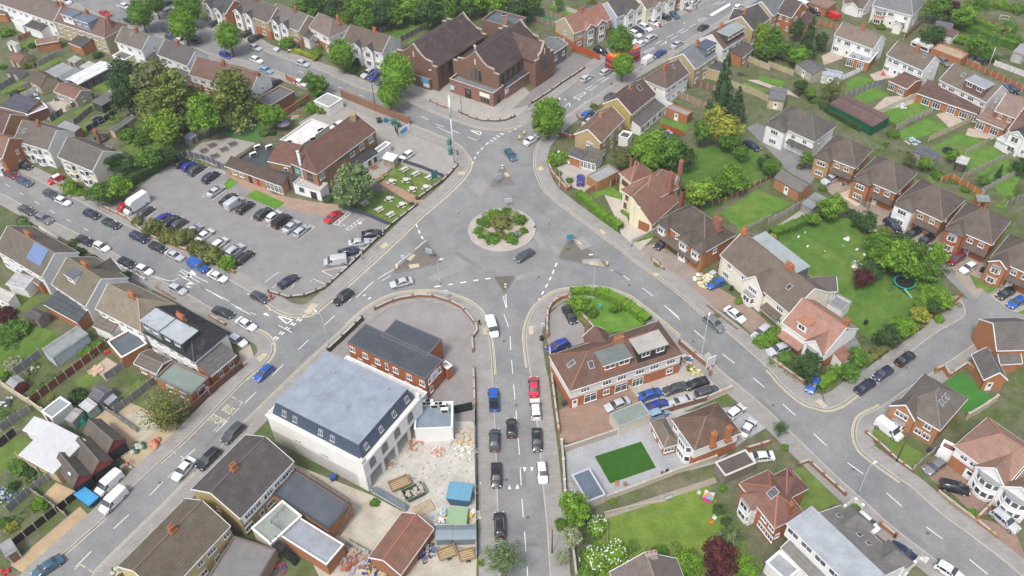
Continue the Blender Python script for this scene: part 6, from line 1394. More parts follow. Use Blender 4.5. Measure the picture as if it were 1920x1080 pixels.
fen('timber fence left of the green artificial lawn',195,85,300,130,390,172,h=1.6,c=(.26,.22,.15));fen('timber fence below the green artificial lawn',150,152,390,222,h=1.6,c=(.22,.19,.15));fen('white-topped fence above the small bright lawn',310,40,400,78,490,110,h=1.3,c=(.5,.46,.4))
wall('red brick wall in front of the white car on the church road',985,165,1110,205,h=.9,c=(.30,.08,.05));wall('orange brick wall by the brick forecourt at the top',1215,50,1330,92,h=.7,c=OB)
fen('tall timber panel fence behind the orange brick garage',1225,722,1350,775,1480,832,h=1.8,c=(.30,.22,.14));fen('bright red-orange fence behind the washing line',1120,960,1285,1025,h=1.4,c=(.38,.08,.03),posts=False)
fen('tan boarded fence beside the narrow lawn and the conifers',1640,650,1780,700,1930,770,h=1.8,c=TF);fen('tan boarded fence at the top of the narrow lawn',1740,450,1830,490,1930,530,h=1.8,c=TF);fen('brown fence between the patio and the black roofed extension',1330,620,1400,650,1520,690,h=1.6,c=(.2,.12,.09))
wall('brown brick wall of the corner house forecourt',490,880,520,905,580,890,h=.8,c=(.2,.13,.09));wall('brown wall behind the round tree at the corner',350,1010,450,1040,h=.9,c=(.24,.1,.06))
tile(0,1)
wall('long low stone-capped wall round the church paving',1310,762,1390,800,1455,822,h=.5,c=(.28,.13,.08));wall('curving low wall at the church corner',1525,845,1620,890,1700,912,1790,915,1870,908,1940,880,h=.6,c=(.17,.12,.09),step=3)
fen('grey boarded fence between two lawns beside the church hall',1085,315,1220,245,1345,180,h=1.6,c=(.14,.14,.145));fen('weathered fence at the far side of the church hall lawn',930,245,1060,180,1170,120,h=1.5,c=(.2,.18,.15))
wall('orange brick wall behind the small tree and double garage',225,870,400,755,h=1.8,c=(.3,.12,.07),step=5,cap=False);wall('orange brick wall left of the white car under the small tree',235,600,300,640,h=1.6,c=ORBRICK,cap=False)
tile(2,2)
wall('curved orange brick wall of the corner forecourt',420,75,375,88,330,112,290,150,268,200,262,290,265,372,h=1.1,c=OB,step=2);wall('orange brick wall between forecourt and corner lawn',422,80,480,160,540,235,600,300,690,385,h=.9,c=OB)
wall('long orange brick wall along the speed hump street by the hipped pair',282,470,300,700,325,900,350,1090,h=1.1,c=OB,step=3);wall('brown brick wall along the main road beside the hipped pair',1255,425,1370,525,1482,615,1482,660,h=1.3,c=(.28,.13,.08),step=4)
wall('pinkish rendered wall in front of the packed front yard',1462,845,1550,808,1635,772,h=1.2,c=(.55,.40,.33),kind='plaster');wall('dark brick wall between the packed yard and the hip-roofed house',1050,965,1250,905,1460,845,h=1.3,c=(.2,.13,.1),step=4)
wall('low planted wall in front of the cream pair forecourt',1460,135,1560,215,1690,315,h=.4,c=(.22,.15,.1),cap=False,posts=False)
wall('cream wall between block paving and packed front yard',880,760,940,835,h=.9,c=(.45,.38,.25),kind='plaster')
tile(3,2)
wall('long cream wall at the lower edge of the grey patio',565,565,720,505,880,448,1060,380,1240,308,1380,262,1525,212,h=1.2,c=(.50,.43,.33),kind='plaster',step=5);wall('cream wall and white posts along the street side of the patio',372,95,385,250,398,480,h=1.4,c=(.55,.48,.38),kind='plaster',step=4)
wall('brown wall along the upper edge of the grey patio',400,145,640,65,870,-15,h=1.3,c=(.40,.34,.27),kind='plaster',step=5);wall('narrow stone edging wall beside the garden path',690,610,900,560,1150,520,h=.3,c=(.35,.32,.28),cap=False,posts=False)
wall('low kerb wall at the left edge of the big lawn',720,690,712,850,h=.5,c=(.2,.17,.13),posts=False,cap=False);wall('grey wall at the street side of the flowering shrubs',455,880,480,1090,h=1.4,c=(.3,.29,.27),kind='plaster')
wall('white-topped brick wall by the squeezed white car',1760,140,1930,88,h=.9,c=(.33,.14,.08))
tile(2,3)
wall('low orange brick wall in front of the salmon-tiled house',20,540,130,620,262,712,h=.6,c=OB);fen('red-brown fence round the trampoline garden corner',1150,272,1290,190,1400,120,1445,70,h=1.6,c=(.36,.12,.055),posts=False);wall('stepped brick retaining wall round the bright green lawn',1250,638,1310,612,1350,680,1480,592,1590,685,h=1.3,c=(.35,.17,.09),step=5)
wall('cream wall behind the house with three rooflights',1490,985,1600,920,1702,850,h=1.6,c=(.48,.40,.28),kind='plaster',step=5)
tile(3,3)
wall('low dark brick wall along the verge under the telegraph pole',735,10,860,115,960,210,1080,300,h=.5,c=(.25,.12,.08));fen('grey timber fence between verge and salmon house drive',1085,290,1180,205,1275,125,h=1.4,c=(.33,.30,.26));wall('crumbling brick wall with weeds before the black car drive',1280,460,1400,555,1555,672,h=.6,c=(.36,.27,.16));wall('orange brick wall before the silver car drive',1555,668,1710,792,h=.6,c=OB);wall('tall brick wall between the two salmon-roofed drives',1560,660,1640,580,1725,495,h=1.1,c=(.33,.16,.08))
wall('brown brick wall round the small triangular lawn',225,255,300,228,400,320,575,478,h=.8,c=(.24,.13,.08));wall('white wall at the corner of the grey tiled house',568,578,640,520,702,572,h=.9,c=WHT,kind='plaster');wall('orange wall with white coping outside the grey tiled house',838,705,950,795,h=1.0,c=OB);wall('white garden wall at the bottom right corner',1020,1085,1130,948,1178,978,h=1.0,c=WHT,kind='plaster')
tile(2,0)
fence('red-brown panel fence with pale concrete posts behind the long cabin',pts(245,872,440,725,640,575,835,425),1.8,'timber',(.17,.06,.04),'fence','garden_fence',.06,True,pc=(.5,.46,.4))
fen('grey boarded fence right of the far left lawn',120,652,220,580,315,508,c=GF);fence('long beige boundary wall behind the left gardens',pts(25,742,130,812,245,885,400,992),1.6,'plaster',(.50,.44,.32),'wall','garden_wall',.2,True,step=4)
fen('grey fence between brick patio and slate shed',800,692,900,625,1000,560,c=GF);fen('grey fence along the pale drive by the bushy tree',872,945,1020,830,1172,712,c=GF);fen('low grey fence beside the gravel yard',770,905,880,975,1030,1085,h=1.4,c=GF)
wall('tall dark brick wall along the pavement by the bus stop',1385,972,1480,895,1640,752,1820,600,h=1.7,c=(.15,.08,.06),step=6,cap=False);fen('grey fence below the beige boundary wall',20,1075,120,1000,230,930,c=GF);wall('orange brick wall in front of the slate roofed house',1580,220,1690,285,h=.7,c=OB);fen('low fence and rail in front of the tan hip-roofed house',1170,5,1310,92,h=.8,c=(.35,.2,.12))
tile(3,0)
fen('black boarded fence beside the brown gravel strip',115,852,260,740,450,592,590,488,h=1.6,c=(.035,.022,.02));fen('grey garden fence below the huge white sheet roof',70,605,235,455,390,350,c=GF);fen('fence across the small gravel plot',240,450,370,540,500,635,h=1.3,c=(.3,.27,.22));fen('dark fence at the left edge lawn',0,120,130,15,c=BF);fen('weathered fence under the huge white sheet roof',140,200,300,310,h=1.6,c=(.4,.33,.22))
tile(3,1)
fen('boarded site hoarding along the speed hump street',1640,-170,1642,240,1650,560,1655,950,h=1.8,c=(.42,.42,.42));fen('blue-grey sheet fence between yard and gravel lane',870,445,980,510,1130,600,h=1.9,c=(.20,.26,.33),posts=False,kind='metal');fen('black site gate panel beside the annex',1480,-135,1625,-165,h=2.2,c=(.02,.03,.03),posts=False);fen('wire and slat fence above the red-tiled workshop',680,835,850,930,h=1.4,c=(.4,.4,.36));wall('grey block wall behind the corrugated store',1340,740,1650,745,h=1.6,c=(.25,.25,.25),kind='plaster',posts=False)
tile(0,0)
for lab,q,c in(('grey fence by the narrow lawn at the far left',(0,680,110,605,200,560),GF),('pale block wall beside the small red-roofed bungalow',(305,668,370,630,438,600),(.36,.36,.36)),('dark fence between the narrow garden strips',(540,815,720,735),(.16,.13,.11)),('grey fence left of the trampoline lawn',(385,915,475,850),(.12,.12,.13)),('weathered fence right of the bungalow garden',(560,940,700,825),(.22,.19,.15)),('dark blue netted fence between two trampoline lawns',(655,990,780,920,880,850),(.03,.04,.07)),('red-brown fence at the far left garden',(140,312,265,255),(.3,.13,.08)),('grey fence above the pale sheds',(290,500,420,430,470,410),(.25,.24,.22)),('grey fence beside the small pitched garage',(165,680,300,620),(.3,.3,.3)),('low wall beside the pale patio',(170,735,290,680),(.6,.58,.55)),('fence at the edge of the cedar garden',(780,1060,900,990,1010,910),(.2,.16,.11)),('stone wall at the foot of the cedar',(1040,900,1090,965),(.26,.2,.14))):fen(lab,*q,c=c,h=1.5)
tile(0,3)
for lab,q,c in(('tan fence above the first narrow lawn',(0,402,100,435,205,475),TF),('tan fence below the first narrow lawn',(0,495,100,535,185,568),TF),('white garden wall above the square lawn',(545,605,650,560,755,505),(.7,.7,.69)),('grey fence between the square lawn and the next',(580,735,730,680,875,625),(.2,.2,.21)),('pale fence beside the washing line lawn',(825,862,950,800,1085,745),(.5,.47,.42)),('weathered wall below the washing line lawn',(960,975,1090,905,1225,850),(.33,.29,.24)),('fence along the block-paved patio garden',(1200,1062,1370,985,1545,905),(.42,.36,.25)),('orange fence behind the right hand terraces',(1485,485,1650,560,1780,625,1930,690),(.34,.13,.06)),('maroon fence beside the large white house drive',(1015,300,1090,235,1160,170),(.22,.08,.06)),('red-maroon fence in the top right gardens',(1560,165,1680,210,1805,250),(.30,.07,.05)),('orange brick garden wall above the brown-roofed semi',(380,185,450,200,540,240),(.33,.15,.08)),('white wall in the top right gardens',(1690,490,1800,530,1930,580),(.6,.58,.55))):fen(lab,*q,c=c,h=1.5)
tile(1,3)
for lab,q,c in(('bright orange fence behind the modern houses',(1290,290,1365,262,1480,330,1605,395),(.42,.16,.045)),('long grey garden fence at the upper right',(1455,262,1700,150,1930,50),(.3,.27,.23)),('grey garden fence below the long one at the right',(1590,375,1760,280,1930,195),(.32,.29,.25)),('dark fence at the right edge gardens',(1780,470,1930,395),(.2,.18,.16)),('timber fence between two upper right lawns',(1475,85,1560,40,1650,-10),(.36,.31,.22)),('grey wall beside the brick garden garage drive',(0,600,120,540,260,460),(.33,.3,.26)),('fence between estate drive and shrub lawn',(640,420,720,470,760,500),(.2,.16,.12))):fen(lab,*q,c=c,h=1.5)
tile(1,2)
fen('rail fence beside the stony bank of the big garden',1500,470,1620,420,1780,340,1930,262,h=1.0,c=(.20,.09,.06));fen('pale timber fence beside the lower square lawn',1730,665,1830,610,1930,560,h=1.0,c=(.33,.30,.24));wall('brick garden wall with pots beside the corner house forecourt',275,170,300,230,370,310,410,355,440,335,h=1.0,c=(.33,.14,.08));wall('orange brick wall by the garage and clipped hedge',555,385,640,330,735,260,h=1.6,c=(.36,.2,.1),cap=False,posts=False);fen('red-brown fence beside the cream house',738,325,800,290,h=1.7,c=(.24,.06,.04));wall('pale grey wall beside the cream house drive',905,742,990,705,1085,655,h=1.1,c=(.42,.42,.40),kind='plaster');wall('low brick planter wall outside the hip-roofed pair',1045,870,1135,945,h=.5,c=(.3,.15,.08))
# trees, shrubs, hedges
def vnoise(p,s=0):return noise.noise(Vector(p)+Vector((s*3.7,s*1.9,s*5.3)))
def rand_unit(rg):
 z=rg.uniform(-1,1);a=rg.uniform(0,2*pi);r=sqrt(1-z*z);return Vector((r*cos(a),r*sin(a),z))
CROWN={}
def crown(kind,seed):
 k=(kind,seed)
 if k in CROWN:return CROWN[k]
 rg=random.Random(seed*91+len(kind)*7);V=[];F=[];T=[]
 def leaf(p,n,s,t):
  n=(n+rand_unit(rg)*.75).normalized();a=n.orthogonal().normalized();a=(MR(rg.uniform(0,6.28),3,n)@a);b=n.cross(a);i=len(V)
  l=s*rg.uniform(.7,1.5);w=s*rg.uniform(.45,.85)
  V.extend((tuple(p-a*l-b*w*.5),tuple(p+a*l*.1-b*w),tuple(p+a*l),tuple(p-a*l*.2+b*w)));F.append((i,i+1,i+2,i+3));T.append(t)
 def clump(c,r,n,s,t,flat=1.0):
  for _ in range(n):
   d=rand_unit(rg)
   if d.z<-.5 and rg.random()<.6:d.z=-d.z
   p=c+Vector((d.x,d.y,d.z*flat))*r*(.72+.42*rg.random());leaf(p,d,s,t*rg.uniform(.86,1.14))
 def core(c,rx,rz):
  i=len(V);m,n=10,7;P=[]
  for a in range(n+1):
   for b in range(m):
    th=pi*a/n;ph=2*pi*b/m;d=Vector((sin(th)*cos(ph),sin(th)*sin(ph),cos(th)));q=1+.22*vnoise(d*2,seed)
    V.append(tuple(c+Vector((d.x*rx*q,d.y*rx*q,d.z*rz*q))))
  for a in range(n):
   for b in range(m):F.append((i+a*m+b,i+(a+1)*m+b,i+(a+1)*m+(b+1)%m,i+a*m+(b+1)%m));T.append(.8)
 if kind=='round':
  core(Vector((0,0,0)),.70,.74)
  for i in range(150):
   d=rand_unit(rg);q=.78+.14*vnoise(d*2.3,seed)+rg.uniform(-.05,.07);clump(Vector((d.x*q,d.y*q,d.z*q*1.06)),rg.uniform(.13,.2),22,.052,rg.uniform(.78,1.25))
 elif kind=='loose':
  core(Vector((0,0,-.05)),.46,.5)
  for i in range(85):
   d=rand_unit(rg);q=.62+.42*vnoise(d*1.7,seed+4)+rg.uniform(-.16,.14);clump(Vector((d.x*q,d.y*q,d.z*q*.92)),rg.uniform(.14,.27),36,.062,rg.uniform(.7,1.32),.8)
 elif kind=='airy':
  core(Vector((0,0,0)),.42,.42)
  for i in range(110):
   d=rand_unit(rg);q=rg.uniform(.3,.95)+.2*vnoise(d*2,seed);clump(Vector((d.x*q,d.y*q,d.z*q)),rg.uniform(.14,.26),24,.045,rg.uniform(.75,1.25),.8)
 elif kind=='cedar':
  core(Vector((0,0,0)),.4,.6)
  for lv in range(9):
   z=-.8+lv*.21;rr=(1-.75*abs((lv-2.2)/7.5))*.95
   for i in range(11):
    a=rg.uniform(0,6.28);q=rr*rg.uniform(.35,1.0);clump(Vector((q*cos(a),q*sin(a),z+.1-.12*q+rg.uniform(-.06,.06))),rg.uniform(.18,.3),34,.055,rg.uniform(.65,1.35),.38)
 elif kind=='conifer':
  core(Vector((0,0,-.35)),.28,.6)
  for i in range(120):
   h=rg.random()**1.35;z=-1+2*h;q=(1-h)*.68*rg.uniform(.55,1.05)+.03;a=rg.uniform(0,6.28);clump(Vector((q*cos(a),q*sin(a),z)),.12*(1.2-h*.7),20,.05,rg.uniform(.75,1.25),.8)
 else:
  core(Vector((0,0,.30)),.62,.42)
  for i in range(60):
   d=rand_unit(rg);d.z=abs(d.z);q=.72+.22*vnoise(d*2,seed)+rg.uniform(-.1,.1);clump(Vector((d.x*q,d.y*q,.12+d.z*q*.8)),rg.uniform(.14,.24),22,.075,rg.uniform(.72,1.3))
 me=bpy.data.meshes.new('crown');me.from_pydata(V,[],F);me.materials.append(MAT['leaf'])
 at=me.attributes.new('tone','FLOAT','FACE');at.data.foreach_set('value',T);CROWN[k]=me;return me
TRUNK={}
def trunk(i,loose):
 if(i,loose)in TRUNK:return TRUNK[(i,loose)]
 rg=random.Random(i+5);m=MB();m.tube([(0,0,0),(.02,0,.35),(.0,.02,.7),(.03,0,1.0)],[1.0,.78,.62,.5],8)
 return TRUNK.setdefault((i,loose),m.mesh('trunk',['bark'],True))
LEAFC={'bright':(.13,.245,.025),'mid':(.09,.18,.025),'dark':(.052,.098,.028),'olive':(.15,.165,.045),'brown':(.125,.14,.05),'yellow':(.26,.275,.04),'purple':(.085,.026,.028),'grey':(.135,.19,.075),'fir':(.05,.095,.036),'cedar':(.145,.185,.04),'lime':(.175,.275,.032),'pale':(.28,.31,.17)}
NV=[0]
def scale_at(p):return(p-CAM).dot(FW)/FOC
def tree(kind,cc,x,y,rpx,label,zc=None,tall=1.0,name=None,cat='tree',group=None,th=None):
 NV[0]+=1
 r=rpx*SC*scale_at(G(x,y,4))*(1.0 if kind=='round' else 1.1);zc_=zc if zc is not None else r*tall+{'round':2.2,'loose':1.2,'airy':1.5,'cedar':1.6,'conifer':.6}[kind]
 p=G(x,y,zc_);rt=thing(name or{'conifer':'conifer_tree','cedar':'cedar_tree'}.get(kind,'broadleaf_tree'),label,cat,(p.x,p.y,.02),random.uniform(0,6.28),group)
 part('crown',crown(kind,NV[0]%3),rt,LEAFC[cc],MT((0,0,zc_))@Matrix.Diagonal((r,r,r*tall,1)))
 tr=max(.12,r*.075);hgt=max(.8,zc_-r*tall*.1);part('trunk',trunk(NV[0]%3,0),rt,(.5,.5,.5),Matrix.Diagonal((tr,tr,hgt,1)))
 rg=random.Random(NV[0])
 for i in range(3):
  a=rg.uniform(0,6.28);q=MB();b=hgt*.62;q.tube([(0,0,b),(r*.22*cos(a),r*.22*sin(a),b+r*.3),(r*.5*cos(a),r*.5*sin(a),b+r*.75*tall)],[tr*.55,tr*.38,tr*.15],6);PM('limb',q,'bark',rt)
 return rt
def bush(cc,x,y,rpx,label,h=1.0,cat='shrub',group=None):
 NV[0]+=1
 r=rpx*SC*scale_at(G(x,y,1))*1.14;p=G(x,y,r*.45*h);o=part('shrub',crown('bush',NV[0]%3),None,LEAFC[cc],MT((p.x,p.y,0))@MR(random.uniform(0,6.28),4,'Z')@Matrix.Diagonal((r,r,r*h,1)))
 tag(o,label,cat,group);return o
def hedge(label,cc,w,h,*q,dens=95,smooth_=True,group=None):
 P=pts(*q);P=resample(smooth(P)if smooth_ and len(P)>2 else P,.5);rg=random.Random(len(label));V=[];F=[];T=[]
 L=sum((b-a).length for a,b in zip(P,P[1:]));m=MB()
 ribbon(m,P,-w*.38,w*.38,h*.88,0);V=[v for v in m.v];F=list(m.f);T=[.8]*len(F)
 A=offset(P,w/2);B=offset(P,-w/2)
 for i in range(len(P)-1):
  t0=rg.uniform(.75,1.25)
  for _ in range(int(dens*(P[i+1]-P[i]).length*(w+2*h)/3)):
   t=rg.random();u=rg.random()*(w+2*h);c=P[i].lerp(P[i+1],t);sd_=(A[i]-B[i]).normalized()
   bump=.82+.3*vnoise(c*.8)
   if u<h:pos=c+sd_*w/2*bump;z=u;n=sd_
   elif u<h+w:pos=c+sd_*(u-h-w/2)*bump;z=h*bump*1.05;n=Vector((0,0,1))
   else:pos=c-sd_*w/2*bump;z=u-h-w;n=-sd_
   n=(n+rand_unit(rg)*.8).normalized();a=n.orthogonal().normalized();b=n.cross(a);s=rg.uniform(.10,.2);pp=Vector((pos.x,pos.y,z))+rand_unit(rg)*.08;k=len(V)
   V.extend((tuple(pp-a*s),tuple(pp-b*s*.7),tuple(pp+a*s),tuple(pp+b*s*.7)));F.append((k,k+1,k+2,k+3));T.append(t0*rg.uniform(.8,1.2))
 me=bpy.data.meshes.new('hedge');me.from_pydata(V,[],F);me.materials.append(MAT['leaf']);at=me.attributes.new('tone','FLOAT','FACE');at.data.foreach_set('value',T)
 return tag(part('hedge',me,None,LEAFC[cc]),label,'hedge',group)
g_='round street trees of the avenue'
tile(0,0)
for x,y,r,cc,lab in((1052,100,100,'mid','round green street tree beside the black saloon at the top of the avenue'),(1160,20,75,'mid','round street tree behind the first, at the top edge of the frame'),(1410,55,105,'mid','round street tree in front of the brick bay house at the top'),(1368,180,112,'bright','round street tree above three parked cars on the avenue'),(1712,270,103,'bright','round street tree with a leaning trunk by a lamp post on the avenue')):tree('round',cc,x,y,r,lab,group=g_,tall=1.05)
tile(0,1)
for x,y,r,cc,lab,t in((640,400,108,'bright','round street tree in front of the pair nearest the church hall',1.0),(1060,545,138,'bright','largest round street tree, in front of the church hall',1.08),(1000,705,90,'bright','egg-shaped street tree below the largest one',1.3)):tree('round',cc,x,y,r,lab,group=g_,tall=t)
tree('loose','bright',235,320,60,'small bright green tree in a front garden on the avenue',zc=2.6);tree('loose','mid',440,635,105,'spreading tree behind the double garage by the avenue',zc=3.6)
tile(0,2)
tree('round','bright',268,880,142,'big round tree at the corner of the church road and roundabout',group='round trees of the church road',zc=6.2,tall=1.08);tree('round','mid',810,305,108,'dark green round tree hiding the end of the bus',group='round trees of the church road',tall=1.1);tree('round','bright',832,485,88,'small round tree on the pavement opposite the church',group='round trees of the church road',tall=1.0)
tile(0,0)
for k,cc,x,y,r,t,lab in(('cedar','fir',940,590,140,.9,'dark spreading fir nearest the white garden cabin'),('loose','dark',930,700,120,1.1,'dark broad tree below the spreading fir'),('cedar','brown',1170,640,215,.72,'brownish cedar behind the dark broad tree'),('cedar','cedar',1310,720,195,.75,'yellow-brown cedar in the middle of the wooded garden'),('cedar','cedar',1190,830,190,.7,'golden low-branched cedar above the light green tree'),('cedar','cedar',1740,730,195,.85,'tall golden cedar in front of the red-roofed house'),('loose','bright',1520,850,140,1.1,'fresh green tree between the two golden cedars'),('loose','lime',1220,960,140,1.0,'light green tree at the lower edge of the wooded garden'),('loose','bright',1590,770,60,1.1,'small light green tree between cedar and beer garden'),('loose','mid',1430,760,90,1.0,'green tree squeezed behind the fresh green one')):tree(k,cc,x,y,r,lab,tall=t)
tile(0,1)
for k,cc,x,y,r,t,lab in(('loose','bright',120,865,100,.8,'light green tree beside the brick garage and beer garden'),('loose','lime',10,830,80,.9,'lime green tree at the back of the beer garden')):tree(k,cc,x,y,r,lab,tall=t)
for cc,x,y,r,lab in(('bright',430,800,60,'bright green shrub left of the double garage'),('bright',500,815,55,'bright green shrub touching the double garage'),('mid',320,770,45,'small shrub beside the orange brick wall'),('mid',60,990,40,'shrub beside the pub kitchen yard'),('dark',115,990,35,'dark shrub next to the kitchen yard boxes')):bush(cc,x,y,r,lab)
tile(1,0)
for k,cc,x,y,r,t,lab in(('loose','dark',830,130,95,1.0,'dark tree at the end house gable beside the car park'),('loose','dark',950,150,85,.8,'dark green tree behind the bright hedge trees'),('loose','mid',1120,90,110,.8,'leafy tree at the back corner of the car park'),('loose','bright',880,320,110,.8,'bright tree at the car park edge above the box van'),('loose','mid',740,360,100,.8,'yellow-green tree at the side street corner of the car park'),('loose','dark',1250,70,80,.7,'dark ivy-clad tree by the car park back fence')):tree(k,cc,x,y,r,lab,tall=t,zc=None)
hedge('tall green hedge at the back of the car park','dark',2.4,2.6,860,380,1000,300,1120,230,1250,160,1320,120)
bush('bright',525,325,70,'round clipped bright hedge bush by the side street',1.2);bush('bright',600,360,40,'small bright shrub right of the round clipped bush')
g_='bushes in the car park hedge'
for cc,x,y,r,lab in(('olive',1030,575,45,'thin shrub at the box van end of the car park hedge'),('olive',1155,615,85,'olive bush, first large one in the car park hedge'),('olive',1260,680,75,'brownish bush, second large one in the car park hedge'),('olive',1350,700,80,'olive bush in the middle of the car park hedge'),('brown',1420,680,65,'rusty brown bush behind the middle of the car park hedge'),('olive',1480,770,80,'olive bush right of the rusty brown bush'),('olive',1590,830,85,'large olive bush next to the bright round one'),('bright',1700,885,75,'bright green round bush ending the car park hedge')):bush(cc,x,y,r,lab,1.25,group=g_)
bush('grey',155,565,45,'clipped grey-green round bush at the lower kerb',1.1);bush('mid',185,605,40,'small lawn shrub beside the clipped grey-green bush');bush('olive',545,735,40,'straggly shrub outside the solar panel house');bush('dark',595,800,40,'dark conifer-like shrub by the pale gabled house',1.4);bush('mid',950,975,35,'shrub behind the white-topped posts');bush('dark',700,850,30,'dark shrub behind the pale gabled house wall')
tile(1,1)
tree('loose','grey',715,300,165,'large pale feathery willow in front of the pub',zc=6.5,tall=1.05);tree('airy','bright',660,440,60,'low green growth at the foot of the willow',zc=1.5,tall=.8)
bush('dark',540,410,40,'dark shrub at the pub corner door');bush('bright',935,62,28,'small conical shrub by the white outbuilding',1.5)
bush('dark',1215,402,22,'trough of dark plants at the pub path gate',.8);bush('dark',1165,445,22,'second trough of dark plants at the pub path gate',.8)
g_='shrubs planted on the roundabout'
for cc,x,y,r,lab,h in(('olive',1840,580,82,'large central shrub on the roundabout',1.1),('mid',1700,580,50,'shrub at the left of the roundabout',.9),('bright',1790,520,55,'bright shrub at the upper left of the roundabout',.9),('mid',1880,505,50,'shrub at the top of the roundabout',.9),('pale',1725,525,32,'tan grass clump at the upper left of the roundabout',1),('mid',1670,645,45,'shrub at the lower left edge of the roundabout',.9),('mid',1770,700,62,'green shrub beside the blue sign on the roundabout',.9),('brown',1735,610,28,'rusty grass clump left of the central shrub',1),('pale',1725,665,34,'straw-coloured grass clump on the roundabout',1),('olive',1830,675,45,'olive shrub below the central shrub',.9),('mid',1690,690,32,'low shrub at the bottom left rim',.8),('bright',1740,560,40,'bright small shrub beside the central shrub',.8)):bush(cc,x,y,r,lab,h,group=g_)
tile(1,2)
for cc,x,y,r,lab,h in(('mid',60,565,55,'shrub at the right of the roundabout',.9),('pale',10,520,40,'straw grass clump at the upper right of the roundabout',1),('mid',80,650,40,'shrub at the right lower edge of the roundabout',.9),('pale',45,670,38,'tan grass clump at the right of the roundabout',1),('mid',-5,700,55,'green shrub beside the right blue sign',.9),('bright',35,545,35,'low bright shrub right of the central shrub',.8),('mid',20,735,30,'low shrub at the bottom right rim',.8)):bush(cc,x,y,r,lab,h,group=g_)
hedge('long clipped hedge in front of the cream house','bright',2.0,1.9,490,400,560,450,650,530,740,600,815,650,dens=120,smooth_=False)
for k,cc,x,y,r,t,lab in(('loose','bright',1020,100,130,1.0,'light green tree at the left of the big garden'),('loose','mid',1190,60,140,1.0,'large green tree above the cream house'),('loose','dark',1290,100,90,1.0,'dark green tree beside the big lawn'),('loose','brown',825,95,90,.9,'bronze-leaved tree behind the corner house'),('loose','lime',1420,360,135,.85,'lime green tree at the foot of the big garden'),('loose','bright',1660,250,120,.7,'broad green bush in the big garden'),('loose','mid',1570,300,100,.7,'green bush tree between the lime tree and the broad bush'),('loose','bright',1120,70,100,.9,'fresh green tree between light and large trees'),('loose','mid',1725,60,60,.9,'small green tree at the upper right of the big garden'),('loose','dark',1900,130,65,.8,'round dark tree by the estate drive'),('loose','bright',990,0,90,.8,'pale green tree above the corner house ridge')):tree(k,cc,x,y,r,lab,tall=t,zc=None)
bush('bright',340,100,75,'bright clipped hedge bush at the corner house',1);bush('mid',430,270,30,'shrub in the corner house wall planter');bush('mid',355,215,25,'small shrub inside the corner house wall');bush('dark',345,150,25,'dark shrub inside the corner house wall');bush('olive',420,790,18,'yellowish tuft on the right traffic island',.8);bush('olive',1090,905,30,'weeds in the planter outside the hip-roofed pair',.6)
for q,lab in(((820,505,940,600),'low hedge under the cream house windows'),((930,730,1060,690),'shrubs along the pale grey wall of the cream house')):hedge(lab,'bright',.8,.5,*q,smooth_=False)
tile(0,2)
for k,cc,x,y,r,t,lab in(('conifer','fir',1590,640,130,1.7,'tall dark conifer beside the narrow lawn'),('conifer','fir',1690,780,110,1.15,'shorter dark conifer right of the tall one'),('loose','yellow',1530,860,85,1.1,'yellow-green conifer below the tall dark one'),('loose','yellow',1600,960,130,.9,'broad golden-green tree at the head of the big garden'),('loose','mid',1640,1040,90,.9,'green tree under the golden-green tree'),('loose','mid',1420,985,85,1.1,'green tree left of the golden-green tree'),('loose','bright',1070,1060,120,.8,'light tree beside the red-orange fence')):tree(k,cc,x,y,r,lab,tall=t)
tree('loose','lime',1880,270,75,'bright lime tree behind the church road houses',tall=1.5);tree('loose','mid',1900,380,80,'green bush tree below the bright lime tree',tall=.8)
tile(0,3)
for k,cc,x,y,r,t,lab in(('loose','mid',20,290,95,1.0,'leafy tree at the end of the church road gardens'),('loose','mid',120,360,80,.8,'green shrub tree beside the dark conifers'),('conifer','fir',310,280,100,1.4,'dark brown-green conifer in the row garden'),('loose','dark',220,210,60,1.2,'dark conifer-like tree beside the brown-green conifer'),('loose','dark',400,300,55,1.2,'dark slim tree right of the conifers'),('loose','bright',240,410,90,.8,'bright shrub tree below the conifers'),('loose','mid',1270,50,95,1.0,'green tree at the top right beside the grey-roofed house'),('loose','purple',1380,60,60,1.3,'dark purple-brown tree at the top right'),('loose','bright',1490,110,110,.8,'yellow-green tree in the top right gardens'),('loose','dark',1240,260,100,.7,'dark bluish tree above the orange garage'),('loose','mid',1590,340,110,.8,'green tree in the far right gardens'),('airy','olive',490,660,85,.9,'yellowish tree by the maroon garage roof'),('loose','dark',250,640,55,.9,'dark shrub tree beside the grey hipped garage'),('loose','bright',320,690,45,.9,'round green tree above the dark hip-roofed house'),('loose','mid',1640,400,60,.9,'green shrub tree by the white wall')):tree(k,cc,x,y,r,lab,tall=t)
hedge('long clipped hedge in the top right gardens','mid',2.5,2.2,1400,200,1540,250,1700,320,1860,370);hedge('second clipped hedge at the top right','bright',2,1.8,1400,140,1600,200,1750,260)
hedge('shadowy hedge behind the dark green garage wall','dark',1.5,1.4,430,830,560,910,700,985)
for cc,x,y,r,lab in(('mid',350,740,45,'shrub below the round green tree'),('dark',420,790,40,'dark shrub by the garage end'),('bright',800,165,35,'shrub in front of the large white house'),('mid',850,200,35,'shrub by the large white house door'),('mid',940,1000,50,'shrub beside the heap of pots and toys'),('mid',1810,200,60,'shrub in the far top right garden'),('mid',1850,280,55,'round shrub below the far top right one'),('bright',1440,290,60,'bright shrub left of the hedge end'),('bright',1750,30,60,'bright shrub at the top right edge'),('mid',1600,20,60,'green shrub at the top right edge'),('mid',1880,60,60,'shrub at the extreme top right'),('dark',1700,440,40,'dark shrub near the goal frame')):bush(cc,x,y,r,lab)
tile(0,1)
g_='wood behind the church'
